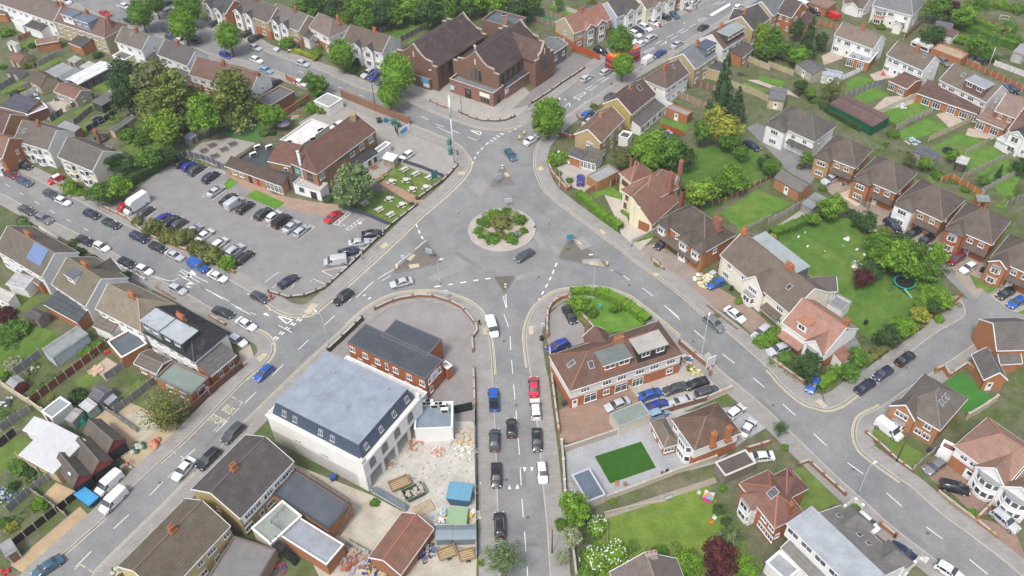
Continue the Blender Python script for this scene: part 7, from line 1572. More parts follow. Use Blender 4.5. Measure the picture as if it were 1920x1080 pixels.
for i,(x,y,r,cc,lab)in enumerate(((330,60,80,'mid','green tree at the left end of the wood behind the avenue houses'),(450,20,90,'dark','dark tree in the wood above the small hipped house'),(540,70,100,'dark','dark broad tree in the wood above the pink-brown roof'),(620,30,100,'olive','greyish tree in the wood behind the avenue pair'),(690,155,60,'yellow','yellowish bush tree at the foot of the wood'),(740,100,110,'mid','tall tree in the middle of the wood'),(830,40,110,'bright','bright tree in the middle of the wood'),(820,150,90,'mid','green tree above the church hall lawn'),(930,90,110,'dark','dark tree left of the bright round one'),(1040,120,75,'bright','bright round tree behind the church hall lawn'),(1030,20,110,'mid','tree at the top edge above the bright round one'),(1180,50,110,'bright','bright tree above the lawn fence'),(1300,90,110,'dark','dark tree touching the church hall gable'),(1420,90,90,'mid','green tree behind the church hall gable'),(1270,-20,120,'mid','tree at the top edge behind the church hall'),(1420,-10,110,'bright','bright tree at the top edge above the gable'),(1570,0,110,'mid','tree at the top edge behind the flat church roof'),(1700,-10,110,'bright','bright tree at the top edge above the flat roof'),(1830,20,110,'bright','bright broad tree behind the church rear block'),(1560,-60,120,'dark','dark tree at the top edge behind the others'),(600,110,70,'mid','small tree behind the pink-brown roof'),(700,0,100,'dark','dark tree at the top of the wood'),(400,100,50,'bright','bright low tree beside the avenue roof'))):tree('loose',cc,x,y,r,lab,group=g_,tall=.95)
bush('dark',750,470,30,'dark column shrub in the front garden of the pair',2.0);bush('mid',490,350,25,'dark climbing shrub by the pink-brown house',1.5);hedge('yellow-green front hedge on the avenue','yellow',1.6,1.2,270,390,340,410,400,430,460,460);bush('bright',440,400,50,'green shrub behind the yellow-green hedge');bush('mid',720,520,50,'front garden shrub by the silver estate car',.7)
tile(0,2)
for x,y,r,cc,lab in((30,60,110,'dark','dark tree right of the church rear roof'),(150,20,80,'mid','tree in the gardens right of the church'),(110,90,45,'mid','small tree above the artificial lawn'),(350,20,40,'mid','shrub tree at the top garden right of the church'),(600,20,45,'olive','shrub tree above the dark blue-roofed outbuilding')):tree('loose',cc,x,y,r,lab,tall=.9)
bush('olive',615,795,32,'clipped shrub on the corner house wall',.9);bush('olive',1130,965,25,'yellowish shrub by the washing line')
tile(0,0)
for cc,x,y,r,lab in(('bright',45,240,55,'pale green tree-like shrub at the far left gardens'),('olive',215,470,55,'olive shrub right of the red-roofed shed'),('yellow',165,660,28,'yellow shrub beside the narrow lawn'),('dark',110,700,40,'dark shrub by the pale patio'),('yellow',840,880,22,'yellow ball shrub by the dark shed'),('mid',960,1010,75,'green shrub bank below the long low shed'),('mid',1060,1040,70,'green shrub bank beside the light green tree'),('mid',450,480,30,'shrub beside the pale flat shed'),('dark',730,410,40,'dark shrub by the white cabin end'),('mid',20,500,30,'shrub at the very left edge'),('dark',240,340,30,'dark shrub on the long lawn strip'),('mid',1080,930,60,'shrub at the foot of the golden cedar')):bush(cc,x,y,r,lab)
tile(2,0)
for cc,x,y,r,lab,h in(('mid',110,300,105,'large green shrub beside the far left lawn',.9),('purple',40,190,80,'dark red-leaved bush at the far left',1),('mid',40,370,70,'green shrub below the large one at the far left',.9),('pale',95,560,70,'pale blossom bush at the end of the far left lawn',1),('bright',10,660,50,'bright shrub at the left edge by the grey shed',1),('dark',580,800,75,'round dark clipped shrub by the grey garage',1.2),('yellow',375,820,28,'yellow shrub along the red-brown fence',1),('mid',270,800,35,'small green shrub at the fence corner',1),('bright',390,710,35,'bright shrub by the garden path',1),('bright',660,480,60,'bright climbing shrub beside the cabin',1),('bright',740,430,60,'bright shrub by the brick patio fence',1),('mid',470,650,30,'weedy shrub in the narrow garden',.8),('purple',160,745,45,'dark red shrub next to the grey felt shed',.9),('mid',790,880,35,'low green shrub beside the slate-grey shed',.8),('mid',30,100,40,'small shrub at the top left lawn',.8)):bush(cc,x,y,r,lab,h)
tree('airy','olive',1235,925,165,'bushy olive-green tree by the brick extension on the bus stop road',zc=3.6,tall=.95)
tile(3,0)
for cc,x,y,r,lab in(('mid',140,260,70,'garden shrub below the huge white sheet roof'),('dark',100,400,45,'dark shrub among the stored garden clutter'),('bright',340,320,45,'bright shrub at the corner of the white sheet roof'),('bright',290,540,70,'flowering shrub behind the black fence'),('yellow',80,710,50,'yellow-green shrub behind the black fence'),('mid',20,680,45,'shrub at the left edge behind the black fence'),('mid',90,940,40,'weeds beside the white-walled shed'),('dark',220,300,45,'dark green shrub in the small garden')):bush(cc,x,y,r,lab)
tile(3,1)
for cc,x,y,r,lab in(('mid',890,530,40,'weeds behind the blue-grey sheet fence'),('mid',640,900,45,'ivy at the end of the long workshop'),('mid',560,1010,40,'creeper beside the long workshop end'),('mid',1690,980,30,'weeds along the hoarding')):bush(cc,x,y,r,lab,.7)
tree('airy','grey',1850,960,150,'feathery pale tree at the bottom of the speed hump street',zc=5,tall=.9)
tile(2,2)
hedge('curved clipped hedge round the corner lawn','bright',2.2,1.7,640,55,720,75,800,115,880,165,960,220,1020,265,dens=120);hedge('clipped hedge at the top of the corner lawn','bright',1.6,1.5,440,55,540,40,640,55)
tree('loose','bright',520,110,90,'bright spreading bush tree on the corner lawn',tall=.7,zc=2.0);tree('loose','bright',765,140,50,'small fruit tree on the corner lawn',tall=.8,zc=1.6);bush('mid',600,180,50,'shrub below the spreading bush tree');bush('mid',600,300,30,'shrub at the brick wall of the corner lawn');bush('bright',1700,100,32,'clipped shrub in front of the cream pair bay');bush('bright',1880,390,70,'bright bush outside the cream pair forecourt',1.1);bush('olive',1540,205,30,'weeds along the cream pair wall',.5);bush('olive',1340,600,35,'weeds by the packed yard wall',.5)
tile(3,2)
tree('loose','bright',465,570,140,'bright green tree at the corner of the big lawn',zc=4,tall=.95);tree('loose','pale',455,780,78,'cream-flowered small tree on the pavement',zc=3.2,tall=1.2);tree('airy','pale',370,940,65,'thin blossom tree beside the pavement post',zc=2.5,tall=1)
tree('loose','purple',1550,950,165,'dark purple copper-leaved tree at the bottom',zc=4.5,tall=.95);tree('loose','bright',1310,1000,130,'bright green tree left of the purple tree',zc=3,tall=.9);tree('loose','bright',1760,1020,110,'bright green tree right of the purple tree',zc=3,tall=.9);tree('loose','grey',1640,800,105,'grey-green tree above the purple tree',zc=3,tall=.9)
for cc,x,y,r,lab,h in(('bright',640,690,85,'white-flowered shrub left of the big lawn',1),('bright',780,900,100,'large white-flowered shrub by the bottom house',1),('bright',620,960,110,'white-flowered shrub at the street corner of the big lawn',1),('mid',560,1050,90,'green shrub at the bottom edge',1),('mid',370,690,55,'dark green shrub under the bright corner tree',1),('mid',1120,890,60,'green shrub behind the bottom house chimney',1),('dark',1550,575,45,'dark shrub beside the striped play tent',1.2),('dark',1610,670,45,'dark shrub on the stone border',1),('mid',1580,420,35,'shrub outside the red hip-roofed house',.8),('bright',760,520,25,'creeper on the cream patio wall',.8)):bush(cc,x,y,r,lab,h)
def blossom(o,n,seed):
 rg=random.Random(seed);q=MB();me=o.data;vs_=me.vertices
 for _ in range(n):
  v=vs_[rg.randrange(len(vs_))].co
  if v.z<.35:continue
  p=v*1.03;s=.035*rg.uniform(.7,1.4);q.box(p.x-s,p.y-s,p.z-s*.4,p.x+s,p.y+s,p.z+s*.6)
 PM('blossom',q,'paint',o,(.75,.75,.68))
for o in[o for o in bpy.data.objects if 'white-flowered' in o.get('label','')]:blossom(o,130,len(o['label']))
tile(2,3)
for k,cc,x,y,r,t,lab in(('loose','dark',310,580,115,.85,'dark clipped bush tree in front of the salmon-tiled house'),('loose','mid',670,520,95,.8,'green tree beside the cul-de-sac corner house'),('loose','mid',610,630,85,.7,'green bush tree by the cul-de-sac kerb'),('loose','dark',900,355,100,.8,'dark tree along the cul-de-sac garden edge'),('loose','bright',1020,290,95,.7,'bright tree along the cul-de-sac garden edge'),('loose','yellow',1150,200,80,.7,'yellow-green tree near the red-brown fence'),('loose','dark',1235,140,75,.8,'dark tree near the trampoline'),('loose','bright',1310,90,90,.8,'bright tree in the trampoline garden corner'),('loose','bright',1180,90,80,.7,'light tree behind the slide')):tree(k,cc,x,y,r,lab,tall=t,zc=None)
for cc,x,y,r,lab in(('bright',40,350,85,'large bright bush outside the cream pair'),('mid',140,520,65,'green shrub at the low orange wall'),('olive',810,480,55,'dry brown shrub by the cul-de-sac'),('bright',980,240,45,'small bright shrub on the garden lawn'),('bright',1280,225,45,'shrub behind the red-brown fence'),('bright',1090,260,55,'light shrub beside the yellow-green tree')):bush(cc,x,y,r,lab)
hedge('clipped hedge along the cul-de-sac corner lawn','bright',2.4,1.3,370,760,430,710,520,640,560,610)
hedge('rough hedge along the cul-de-sac pavement','olive',1.6,1.2,720,590,830,500,950,420,1080,330,1150,285)
tree('airy','dark',95,1050,60,'small dark tree at the drive mouth on the main road',zc=2.6,tall=.8)
tile(1,3)
for k,cc,x,y,r,t,lab in(('loose','bright',490,470,110,.95,'light green tree beside the grey lean-to'),('loose','brown',420,470,60,1.0,'bronze tree left of the light green one'),('loose','dark',730,570,95,.7,'dark domed bush tree by the estate drive'),('loose','bright',960,840,150,.9,'large bright tree in the middle of the shrub garden'),('loose','mid',840,730,110,.7,'green shrub tree above the large bright one'),('loose','purple',710,1000,85,.8,'purple-leaved tree by the trampoline'),('loose','bright',1260,830,90,1.2,'bright tree against the red brick house'),('loose','mid',1200,950,110,.8,'green tree right of the trampoline'),('loose','dark',780,950,90,.8,'dark green tree above the purple one'),('loose','bright',350,560,50,.9,'small bright tree at the garden corner'),('loose','bright',1080,930,90,.8,'fresh green tree behind the trampoline'),('loose','mid',30,170,75,.8,'green tree by the estate road'),('loose','bright',860,830,100,.8,'leafy tree at the left of the large bright one'),('loose','dark',1000,740,90,.8,'dark leafy tree behind the large bright one'),('loose','mid',1100,800,100,.9,'green tree between the large bright one and the drives'),('loose','mid',290,110,65,.8,'shrubby tree left of the yellow brick house'),('loose','brown',1070,120,60,.8,'brownish shrub tree behind the orange brick house'),('loose','bright',1180,140,55,.8,'bright shrub tree behind the white-storeyed house'),('loose','bright',1390,80,50,.9,'small green tree on the upper lawn'),('conifer','fir',1740,200,35,1.6,'slim dark conifer at the upper right'),('loose','dark',1900,160,70,.8,'dark tree at the right edge gardens')):tree(k,cc,x,y,r,lab,tall=t)
hedge('informal hedge at the top of the shrub garden','mid',2.2,1.6,20,690,110,660,210,620,310,580);bush('yellow',35,695,40,'golden shrub at the end of the informal hedge',1.2)
for cc,x,y,r,lab in(('olive',895,650,45,'yellowish shrub beside the navy estate car'),('dark',640,520,50,'dark shrub at the estate fence'),('mid',410,330,35,'shrub beside the estate lean-to'),('mid',780,870,60,'green shrub in the shrub garden'),('bright',1180,1060,70,'bright shrub at the lower shrub garden'),('olive',240,170,28,'yellow-green shrub at the estate kerb'),('mid',1280,230,50,'shrub behind the bright orange fence'),('mid',1620,270,45,'vegetable bed shrubs at the upper right'),('bright',1330,780,40,'bright bush before the red brick house'),('dark',1080,870,55,'dark shrub in the middle of the shrub garden'),('mid',1480,340,35,'small shrub by the garden frames')):bush(cc,x,y,r,lab)
tile(3,3)
for cc,x,y,r,lab in(('mid',130,115,32,'dark green shrub in the brick planter on the main road'),('mid',660,570,40,'green shrub in the white corner wall'),('bright',1540,605,42,'low green bed between the two salmon-roofed drives')):bush(cc,x,y,r,lab,.6)
def scrub(*lines):
 rg=random.Random(3);V=[];F=[];T=[]
 for L in lines:
  tile(*L[:2])
  for p in resample(pts(*L[2:]),.8):
   c=p+Vector((rg.gauss(0,.7),rg.gauss(0,.7),0));r=rg.uniform(.4,1.0);t=rg.uniform(.55,1.25)
   for _ in range(46):
    d=rand_unit(rg);d.z=abs(d.z);q=c+Vector((d.x*r,d.y*r,d.z*r*.95+.05));n=(d+rand_unit(rg)*.8).normalized();a=n.orthogonal().normalized();b=n.cross(a);s=rg.uniform(.08,.19);k=len(V)
    V.extend((tuple(q-a*s),tuple(q-b*s*.7),tuple(q+a*s),tuple(q+b*s*.7)));F.append((k,k+1,k+2,k+3));T.append(t*rg.uniform(.8,1.2))
 me=bpy.data.meshes.new('undergrowth');me.from_pydata(V,[],F);me.materials.append(MAT['leaf']);me.attributes.new('tone','FLOAT','FACE').data.foreach_set('value',T)
 tag(part('undergrowth',me,None,(.085,.155,.035)),'rough green undergrowth along the garden edges','undergrowth',None,'stuff')
scrub((1,3,640,600,800,680,900,760,1000,830,1150,900,1230,960),(1,3,60,700,200,640,330,590,420,520),(1,3,700,900,820,1000,950,1060),(1,3,1230,760,1290,860,1330,960,1250,1060),(1,3,820,800,930,900,1100,980),(2,3,820,420,950,340,1100,270,1200,200),(2,3,1150,60,1250,130,1380,110),(2,3,640,440,760,400),(1,2,1000,60,1150,150,1280,120),(1,2,1300,400,1450,420,1600,350,1750,280),(1,2,850,60,900,130),(0,2,1400,900,1500,1000,1650,1060),(0,2,1850,200,1920,420),(0,3,0,330,120,420,330,430,420,380),(0,3,200,640,330,740,430,820),(0,3,1150,250,1260,330,1350,280),(0,3,1560,330,1700,420,1850,450),(0,3,1380,60,1600,90,1800,60),(0,3,1500,180,1700,240,1880,300),(1,3,1030,60,1150,140,1250,220),(1,3,1480,330,1600,300,1700,260),(1,3,1800,420,1920,330),(0,0,830,860,950,960,1080,1000),(0,0,1000,880,1200,950,1400,1000),(0,0,100,690,200,660),(0,0,420,860,520,820),(0,0,130,380,230,440),(2,0,20,240,120,380,60,470),(2,0,250,800,330,730,450,650),(2,0,650,470,780,400),(2,0,160,660,280,600),(2,0,0,900,120,950,200,930),(3,0,130,230,200,290,300,320),(3,0,20,480,120,420,200,380),(3,0,40,680,150,640,260,580),(3,2,560,680,620,800,560,900),(3,2,500,930,600,880,720,830),(3,2,860,900,1050,930,1200,920),(3,2,1520,560,1600,690,1640,740),(2,2,440,100,520,200),(0,3,820,870,960,960),(0,3,1450,20,1650,40,1850,110),(0,2,1130,750,1250,830),(1,3,1290,270,1400,300),(1,3,800,60,900,20),(0,1,640,500,780,560),(2,3,30,560,230,680))
# street furniture, people, garden and yard things
def h_at(bx,by,tx,ty):
 b=G(bx,by);best=min(((G(tx,ty,z/10)-b).xy.length,z/10)for z in range(5,300));return b,best[1]
def lamp(label,bx,by,tx,ty,group='street lamps',h=None,headpx=None):
 b,hh=h_at(bx,by,tx,ty);hh=h or max(5.5,min(hh,11));o=thing('street_lamp',label,'street lamp',(b.x,b.y,.1),0,group)
 p=G(*(headpx or(tx,ty)),hh);d=Vector((p.x-b.x,p.y-b.y,0));d=d.normalized()*min(max(d.length,.8),2.2)if d.length>.05 else Vector((.8,0,0))
 q=MB();q.tube([(0,0,0),(0,0,1.4),(0,0,1.45),(0,0,hh-.4),d*.35+Vector((0,0,hh-.05)),d+Vector((0,0,hh))],[.11,.11,.075,.06,.05,.045],8);part('pole',q.mesh('pole',['metal'],True),o,(.48,.50,.52))
 rz=atan2(d.y,d.x);q=MB();q.prism([(-.35,-.11),(-.2,-.17),(.3,-.14),(.42,-.05),(.42,.05),(.3,.14),(-.2,.17),(-.35,.11)],-.06,.1);PM('lamp_head',q,'paint',o,(.66,.68,.69),MT(d+Vector((0,0,hh)))@MR(rz,4,'Z'))
 return o
full()
lamp('street lamp on the pavement by the brick hall wall and bus stop road',617,652,600,590,headpx=(592,584));lamp('street lamp on the main road beside the white advertising board',1313,677,1328,592,headpx=(1330,590));lamp('street lamp at the corner house near the gravel forecourt',1049,355,1050,282);lamp('street lamp at the cream house drive',1183,464,1192,388);lamp('street lamp on the lower main road opposite the curved bays',1608,927,1632,873,headpx=(1640,868));lamp('street lamp by the blue skip and red workshops',150,920,132,892,headpx=(130,888));lamp('street lamp beside the roadside row of the car park',680,487,672,420);lamp('street lamp on the right traffic island',1112,552,1113,478);lamp('street lamp on the bend opposite the left traffic island',825,535,827,487);lamp('street lamp in front of the church road hatching',1109,196,1110,147);lamp('street lamp by the maroon-roofed house and white van',1200,133,1204,82);lamp('street lamp beside the yellow-green hedge on the avenue',549,150,540,95);lamp('street lamp at the church entrance annex',816,168,812,132);lamp('street lamp among the round trees at the top of the avenue',224,40,222,12);lamp('street lamp by the leaning street tree',446,102,442,72)
b=G(852,306);o=thing('telecom_mast','tall pale grey telecom mast with a thick top at the pub corner','mast',(b.x,b.y,.1));_,hh=h_at(852,306,845,182);hh=min(max(hh,12),20)
q=MB();q.tube([(0,0,0),(0,0,hh*.72)],[.17,.14],12);part('pole',q.mesh('pole',['metal'],True),o,(.60,.62,.65));q=MB();q.tube([(0,0,hh*.70),(0,0,hh)],[.25,.25],12);q.tube([(0,0,hh),(0,0,hh+.4)],[.16,.12],8);part('antenna_shroud',q.mesh('antenna_shroud',['paint'],True),o,(.68,.70,.73));q=MB();q.box(-.12,-.38,hh*.78,.12,-.2,hh*.86);PM('panel',q,'paint',o,(.4,.45,.5))
for i,(x,y,w,c,lab)in enumerate(((846,288,1.5,(.06,.16,.14),'green telecom cabinet at the foot of the mast'),(843,272,1.1,(.08,.2,.17),'smaller green cabinet above the first one by the mast'))):
 p=G(x,y);t=thing('telecom_cabinet',lab,'cabinet',(p.x,p.y,.1),1.2,'green cabinets by the mast');q=MB();q.box(-w/2,-.35,0,w/2,.35,1.5);q.box(-w/2-.05,-.4,1.5,w/2+.05,.4,1.58);PM('case',q,'paint',t,c);q=MB();q.box(-w*.42,-.37,.15,-.02,-.35,1.4);q.box(.02,-.37,.15,w*.42,-.35,1.4);PM('doors',q,'paint',t,tuple(v*.8 for v in c[:3])+(1,))
def pole(label,bx,by,h,r=.11,c=(.12,.09,.07),cat='pole',name='telegraph_pole',top=None,group=None):
 b=G(bx,by);o=thing(name,label,cat,(b.x,b.y,.05),0,group);q=MB();q.tube([(0,0,0),(0,0,h)],[r,r*.75],8);part('post',q.mesh('post',['bark' if name=='telegraph_pole' else 'metal'],True),o,c)
 if top=='arms':
  q=MB();q.box(-.7,-.06,h-.4,.7,.06,h-.28);PM('crossarm',q,'timber',o,(.15,.1,.07))
 if top and top!='arms':
  w,hh,cc,rz=top;q=MB();q.box(-w/2,-.05,h-hh,w/2,.05,h+.05);PM('sign_plate',q,'paint',o,cc,MR(rz,4,'Z'))
  q=MB();q.box(-w/2+.08,-.06,h-hh+.08,w/2-.08,.06,h-.03);PM('sign_face',q,'paint',o,tuple(min(1,v*.75)for v in cc[:3])+(1,),MR(rz,4,'Z'))
 return o
pole('telegraph pole in the verge under the white van',1680,866,8,top='arms');pole('dark telegraph pole on the avenue above the pub yard wall',704,203,8.5,top='arms');pole('brown post on the pavement by the flowering tree',1035,1037,6.5,c=(.2,.06,.05));pole('telegraph pole behind the orange fence at the right',1847,141,8,c=(.5,.48,.42),name='flag_pole');pole('dark lamp post by the church entrance',866,216,6,.07,(.05,.05,.055),name='dark_post')
pole('bus stop post on the pavement by the tall dark brick wall',396,745,2.8,.05,(.5,.5,.5),'sign','bus_stop_sign',(.5,.6,(.55,.2,.2),.8));pole('red-topped bus stop post on the church road',1145,176,3.2,.05,(.6,.6,.6),'sign','bus_stop_sign',(.5,.6,(.5,.02,.02),.8))
GS='direction signs on the islands'
for x,y,h,top,lab in((935,345,2.8,(1.7,1.1,(.42,.50,.55),.5),'grey direction sign on the top traffic island'),(806,486,2.8,(1.5,1.2,(.40,.48,.55),-.4),'grey direction sign on the left traffic island'),(1068,462,3.2,(1.4,1.2,(.07,.30,.40),.15),'teal direction sign on the right traffic island'),(757,497,2.6,(.7,.7,(.6,.66,.7),-.3),'small round sign at the left traffic island tip'),(953,387,2.2,(1.6,1.0,(.55,.58,.6),.1),'pale chevron board above the roundabout'),(1018,625,2.6,(.8,.8,(.62,.66,.72),.2),'small white sign at the corner forecourt wall'),(838,562,2.5,(.8,.8,(.6,.64,.68),-.3),'small white sign on the bend pavement'),(1330,695,3.6,(2.0,2.4,(.74,.74,.74),.5),'large white board above the brown roadside wall'),(817,352,4.6,(1.6,2.0,(.03,.18,.15),.6),'green hanging pub sign on a tall post at the lawn wall'),(617,345,2.0,(.9,1.2,(.05,.30,.38),.3),'teal banner beside the pub entrance')):
 pole(lab,x,y,h,.055,(.45,.46,.47),'sign','road_sign',top,GS if 'island' in lab else None)
for x,y,lab in((920,451,'blue keep-left sign at the left of the roundabout planting'),(968,446,'blue keep-left sign at the right of the roundabout planting')):
 o=pole(lab,x,y,1.0,.05,(.5,.5,.5),'sign','road_sign',None,'blue signs on the roundabout');q=MB();q.tube([(0,-.03,1.0),(0,.03,1.0)],[.42,.42],20);PM('disc',q,'paint',o,(.01,.10,.42));q=MB();q.beam((-.2,-.05,1.2),(.2,-.05,.85),.06,.1);q.beam((.2,-.05,.85),(-.05,-.05,.85),.06,.1);PM('arrow',q,'paint',o,WHITE)
for x,y,c,lab in((942,318,(.72,.70,.62),'pale keep-left bollard on the top traffic island'),(745,505,(.72,.64,.34),'cream keep-left bollard on the left traffic island'),(1138,499,(.62,.42,.05),'yellow keep-left bollard on the right traffic island'),(948,541,(.70,.64,.46),'cream bollard on the bottom traffic island'),(983,253,(.62,.45,.05),'yellow bollard beside the round corner tree'),(974,262,(.60,.46,.12),'yellow bollard with a stone base near the white saloon')):
 p=G(x,y);o=thing('bollard',lab,'bollard',(p.x,p.y,.15),0,'keep-left bollards');q=MB();q.box(-.28,-.16,0,.28,.16,.12);PM('base',q,'rubber',o);q=MB();q.box(-.24,-.12,.12,.24,.12,1.05);q.prism([(-.24,-.12),(.24,-.12),(.24,.12),(-.24,.12)],1.05,1.1);PM('shell',q,'paint',o,c);q=MB();q.box(-.17,-.14,.6,.17,.14,.95);PM('disc_face',q,'paint',o,(.03,.16,.45)if c[2]>.4 else(.7,.7,.68))
p=G(510,562);o=thing('post_box','red pillar post box at the side street mouth beside the waiting hatchback','post box',(p.x,p.y,.1));q=MB();q.tube([(0,0,0),(0,0,.12),(0,0,.13),(0,0,1.35),(0,0,1.37),(0,0,1.45),(0,0,1.55)],[.30,.30,.25,.25,.32,.32,.08],14);part('body',q.mesh('body',['gloss'],True),o,(.5,.02,.015));q=MB();q.box(-.12,-.28,1.1,.12,-.24,1.15);PM('slot',q,'rubber',o)
def picnic(label,x,y,rnd=True,c=(.55,.52,.47),group='picnic tables on the pub lawn',rz=.4):
 p=G(x,y);o=thing('picnic_table',label,'picnic table',(p.x,p.y,.06),rz,group)
 if rnd:
  q=MB();q.prism([(.68*cos(a),.68*sin(a))for a in[pi*i/8 for i in range(16)]],.70,.76);PM('table_top',q,'timber',o,c)
  for i in range(4):
   a=pi/2*i;q=MB();P=[(1.15*cos(a+s),1.15*sin(a+s))for s in(-.42,-.14,.14,.42)]+[(.88*cos(a+s),.88*sin(a+s))for s in(.42,.14,-.14,-.42)];q.prism(P,.42,.47);PM('seat',q,'timber',o,c)
   q=MB();q.beam((.2*cos(a),.2*sin(a),.68),(1.0*cos(a),1.0*sin(a),.0),.08,.1);q.beam((.2*cos(a),.2*sin(a),.38),(1.1*cos(a),1.1*sin(a),.38),.08,.08);PM('leg',q,'timber',o,tuple(v*.8 for v in c[:3])+(1,))
 else:
  q=MB();[q.box(-.95,-.36+i*.15,.70,.95,-.24+i*.15,.75)for i in range(5)];PM('table_top',q,'timber',o,c)
  for s in(-1,1):
   q=MB();q.box(-.95,s*.62-.13,.42,.95,s*.62+.13,.47);PM('seat',q,'timber',o,c);q=MB();q.beam((s*.6,-.7,0),(s*.6,-.2,.72),.07,.09);q.beam((s*.6,.7,0),(s*.6,.2,.72),.07,.09);q.beam((s*.6,-.7,.38),(s*.6,.7,.38),.07,.09);PM('leg',q,'timber',o,tuple(v*.8 for v in c[:3])+(1,))
 return o
tile(1,1)
for x,y,r_,lab in((1020,295,1,'round table at the left of the upper lawn'),(1128,285,1,'round table in the middle of the upper lawn'),(1175,352,1,'round table at the lower side of the upper lawn'),(1278,338,1,'round table at the right of the upper lawn'),(1112,202,0,'bench table nearest the fence on the upper lawn'),(1197,235,0,'bench table second along the upper fence'),(1300,262,0,'bench table by the hanging pub sign'),(1000,425,1,'round table at the top of the lower lawn'),(1098,468,1,'round table at the right of the lower lawn'),(815,455,0,'bench table nearest the willow on the lower lawn'),(925,503,0,'bench table in the middle of the lower lawn'),(1010,540,0,'bench table at the bottom of the lower lawn')):picnic('weathered '+lab,x,y,bool(r_),rz=.5 if r_ else .75)
for x,y,lab in((880,182,'orange-brown bench table by the black skirting of the pub'),(955,240,'tan bench table at the lawn path end'),(920,268,'tan bench table next to the willow')):picnic(lab,x,y,False,(.36,.16,.07)if 'orange' in lab else(.42,.33,.2),rz=.7)
tile(0,0)
for x,y,r_,lab in((1725,965,1,'grey round table on the beer garden turf'),(1798,1000,1,'cream round table on the beer garden turf'),(1890,960,1,'tan round table at the right of the beer garden turf')):picnic(lab,x,y,bool(r_),(.5,.42,.3)if 'grey' not in lab else(.25,.24,.23),'tables in the beer garden')
tile(1,0)
for x,y,lab in((1530,60,'dark bench table nearest the car park fence'),(1610,100,'dark bench table in the paved beer garden'),(1680,50,'grey bench table in the paved beer garden'),(1590,20,'covered dark table at the beer garden corner'),(1745,10,'dark table beside the pub kitchen wing')):picnic(lab,x,y,False,(.14,.13,.13),'tables in the beer garden',.6)
def parasol(label,x,y,c,r=1.4,h=2.3,cl=False,group=None):
 p=G(x,y);o=thing('parasol',label,'parasol',(p.x,p.y,.06),0,group);q=MB();q.tube([(0,0,0),(0,0,h)],[.03,.03],6);PM('pole',q,'metal',o,(.2,.2,.2));q=MB();q.tube([(0,0,0),(0,0,.1)],[.3,.28],10);PM('base',q,'plaster',o,(.2,.2,.2))
 q=MB();n=8
 if cl:q.tube([(0,0,h*.35),(0,0,h*.8),(0,0,h+.1)],[.16,.11,.03],8)
 else:
  for i in range(n):
   a,b=2*pi*i/n,2*pi*(i+1)/n;A,B=(r*cos(a),r*sin(a),h-.45),(r*cos(b),r*sin(b),h-.45);q.face([A,B,(0,0,h+.05)]);q.face([B,A,(0,0,h-.02)])
 PM('canopy',q,'paint',o,c);return o
tile(1,1)
for x,y,lab in((1127,270,'folded dark parasol in the middle of the upper lawn'),(1177,335,'folded dark parasol at the lower side of the upper lawn'),(998,408,'folded dark parasol at the top of the lower lawn')):parasol(lab,x,y,(.05,.05,.06),cl=True,h=2.2,group='folded parasols on the pub lawn')
parasol('dark purple parasol under the willow',910,380,(.09,.075,.14),1.2);tile(0,1);parasol('faded purple parasol behind the pub kitchen',215,975,(.20,.15,.21),1.7)
def bin_(label,x,y,c,rz=.5,w=.58,h=1.05,group='wheelie bins'):
 p=G(x,y);o=thing('wheelie_bin',label,'bin',(p.x,p.y,.05),rz,group);q=MB();a,b=w*.40,w*.5
 q.face([(-a,-a,.05),(-a,a,.05),(a,a,.05),(a,-a,.05)]);P,Q=[(-a,-a,.05),(a,-a,.05),(a,a,.05),(-a,a,.05)],[(-b,-b,h-.1),(b,-b,h-.1),(b,b,h-.1),(-b,b,h-.1)]
 for i in range(4):q.face([P[i],P[(i+1)%4],Q[(i+1)%4],Q[i]])
 PM('body',q,'paint',o,c);q=MB();q.prism([(-b-.03,-b-.03),(b+.03,-b-.03),(b+.03,b+.05),(-b-.03,b+.05)],h-.1,h);q.tube([(-b,b+.06,h-.06),(b,b+.06,h-.06)],[.03,.03],6);PM('lid',q,'paint',o,tuple(v*.85 for v in c[:3])+(1,))
 for s in(-1,1):q=MB();q.tube([(s*b-.04,b*.8,.12),(s*b+.04,b*.8,.12)],[.12,.12],10);PM('wheel',q,'rubber',o)
tile(0,1)
for x,y,c,lab,w in((925,920,(.04,.05,.05),'dark bin first along the pub yard wall',1.1),(975,918,(.02,.18,.38),'blue bin along the pub yard wall',.8),(1035,935,(.02,.20,.14),'large green bin along the pub yard wall',1.3),(1070,955,(.05,.12,.10),'dark green bin next to the white hoarding',.9)):bin_(lab,x,y,c,.4,w,1.2,'bins in the pub yard')
tile(2,3);bin_('black wheelie bin by the orange brick garage',1690,605,(.03,.03,.035));bin_('black wheelie bin behind the salmon-tiled house',730,275,(.025,.025,.03));tile(1,3);bin_('blue wheelie bin beside the navy estate car',918,550,(.02,.09,.35));bin_('black wheelie bin left of the yellow brick house',405,235,(.03,.03,.03));bin_('black wheelie bin right of the maroon estate drive',1600,960,(.03,.03,.03));bin_('black wheelie bin beside the pale drive',915,490,(.03,.03,.035))
tile(2,2);bin_('grey wheelie bin by the white side door of the hipped pair',390,880,(.06,.06,.065));bin_('dark wheelie bin beside the brick wall gap',222,395,(.03,.03,.035));bin_('blue covered bin beside the long orange wall',325,645,(.03,.22,.42),w=.9);tile(3,1);bin_('black and blue bin beside the white mansard wall',580,360,(.03,.08,.3),w=.9)
tile(3,3);bin_('dark wheelie bin behind the salmon house garage',1205,150,(.05,.06,.07));tile(2,2);bin_('dark wheelie bin on the cream pair forecourt',1645,20,(.03,.03,.035))
tile(3,0)
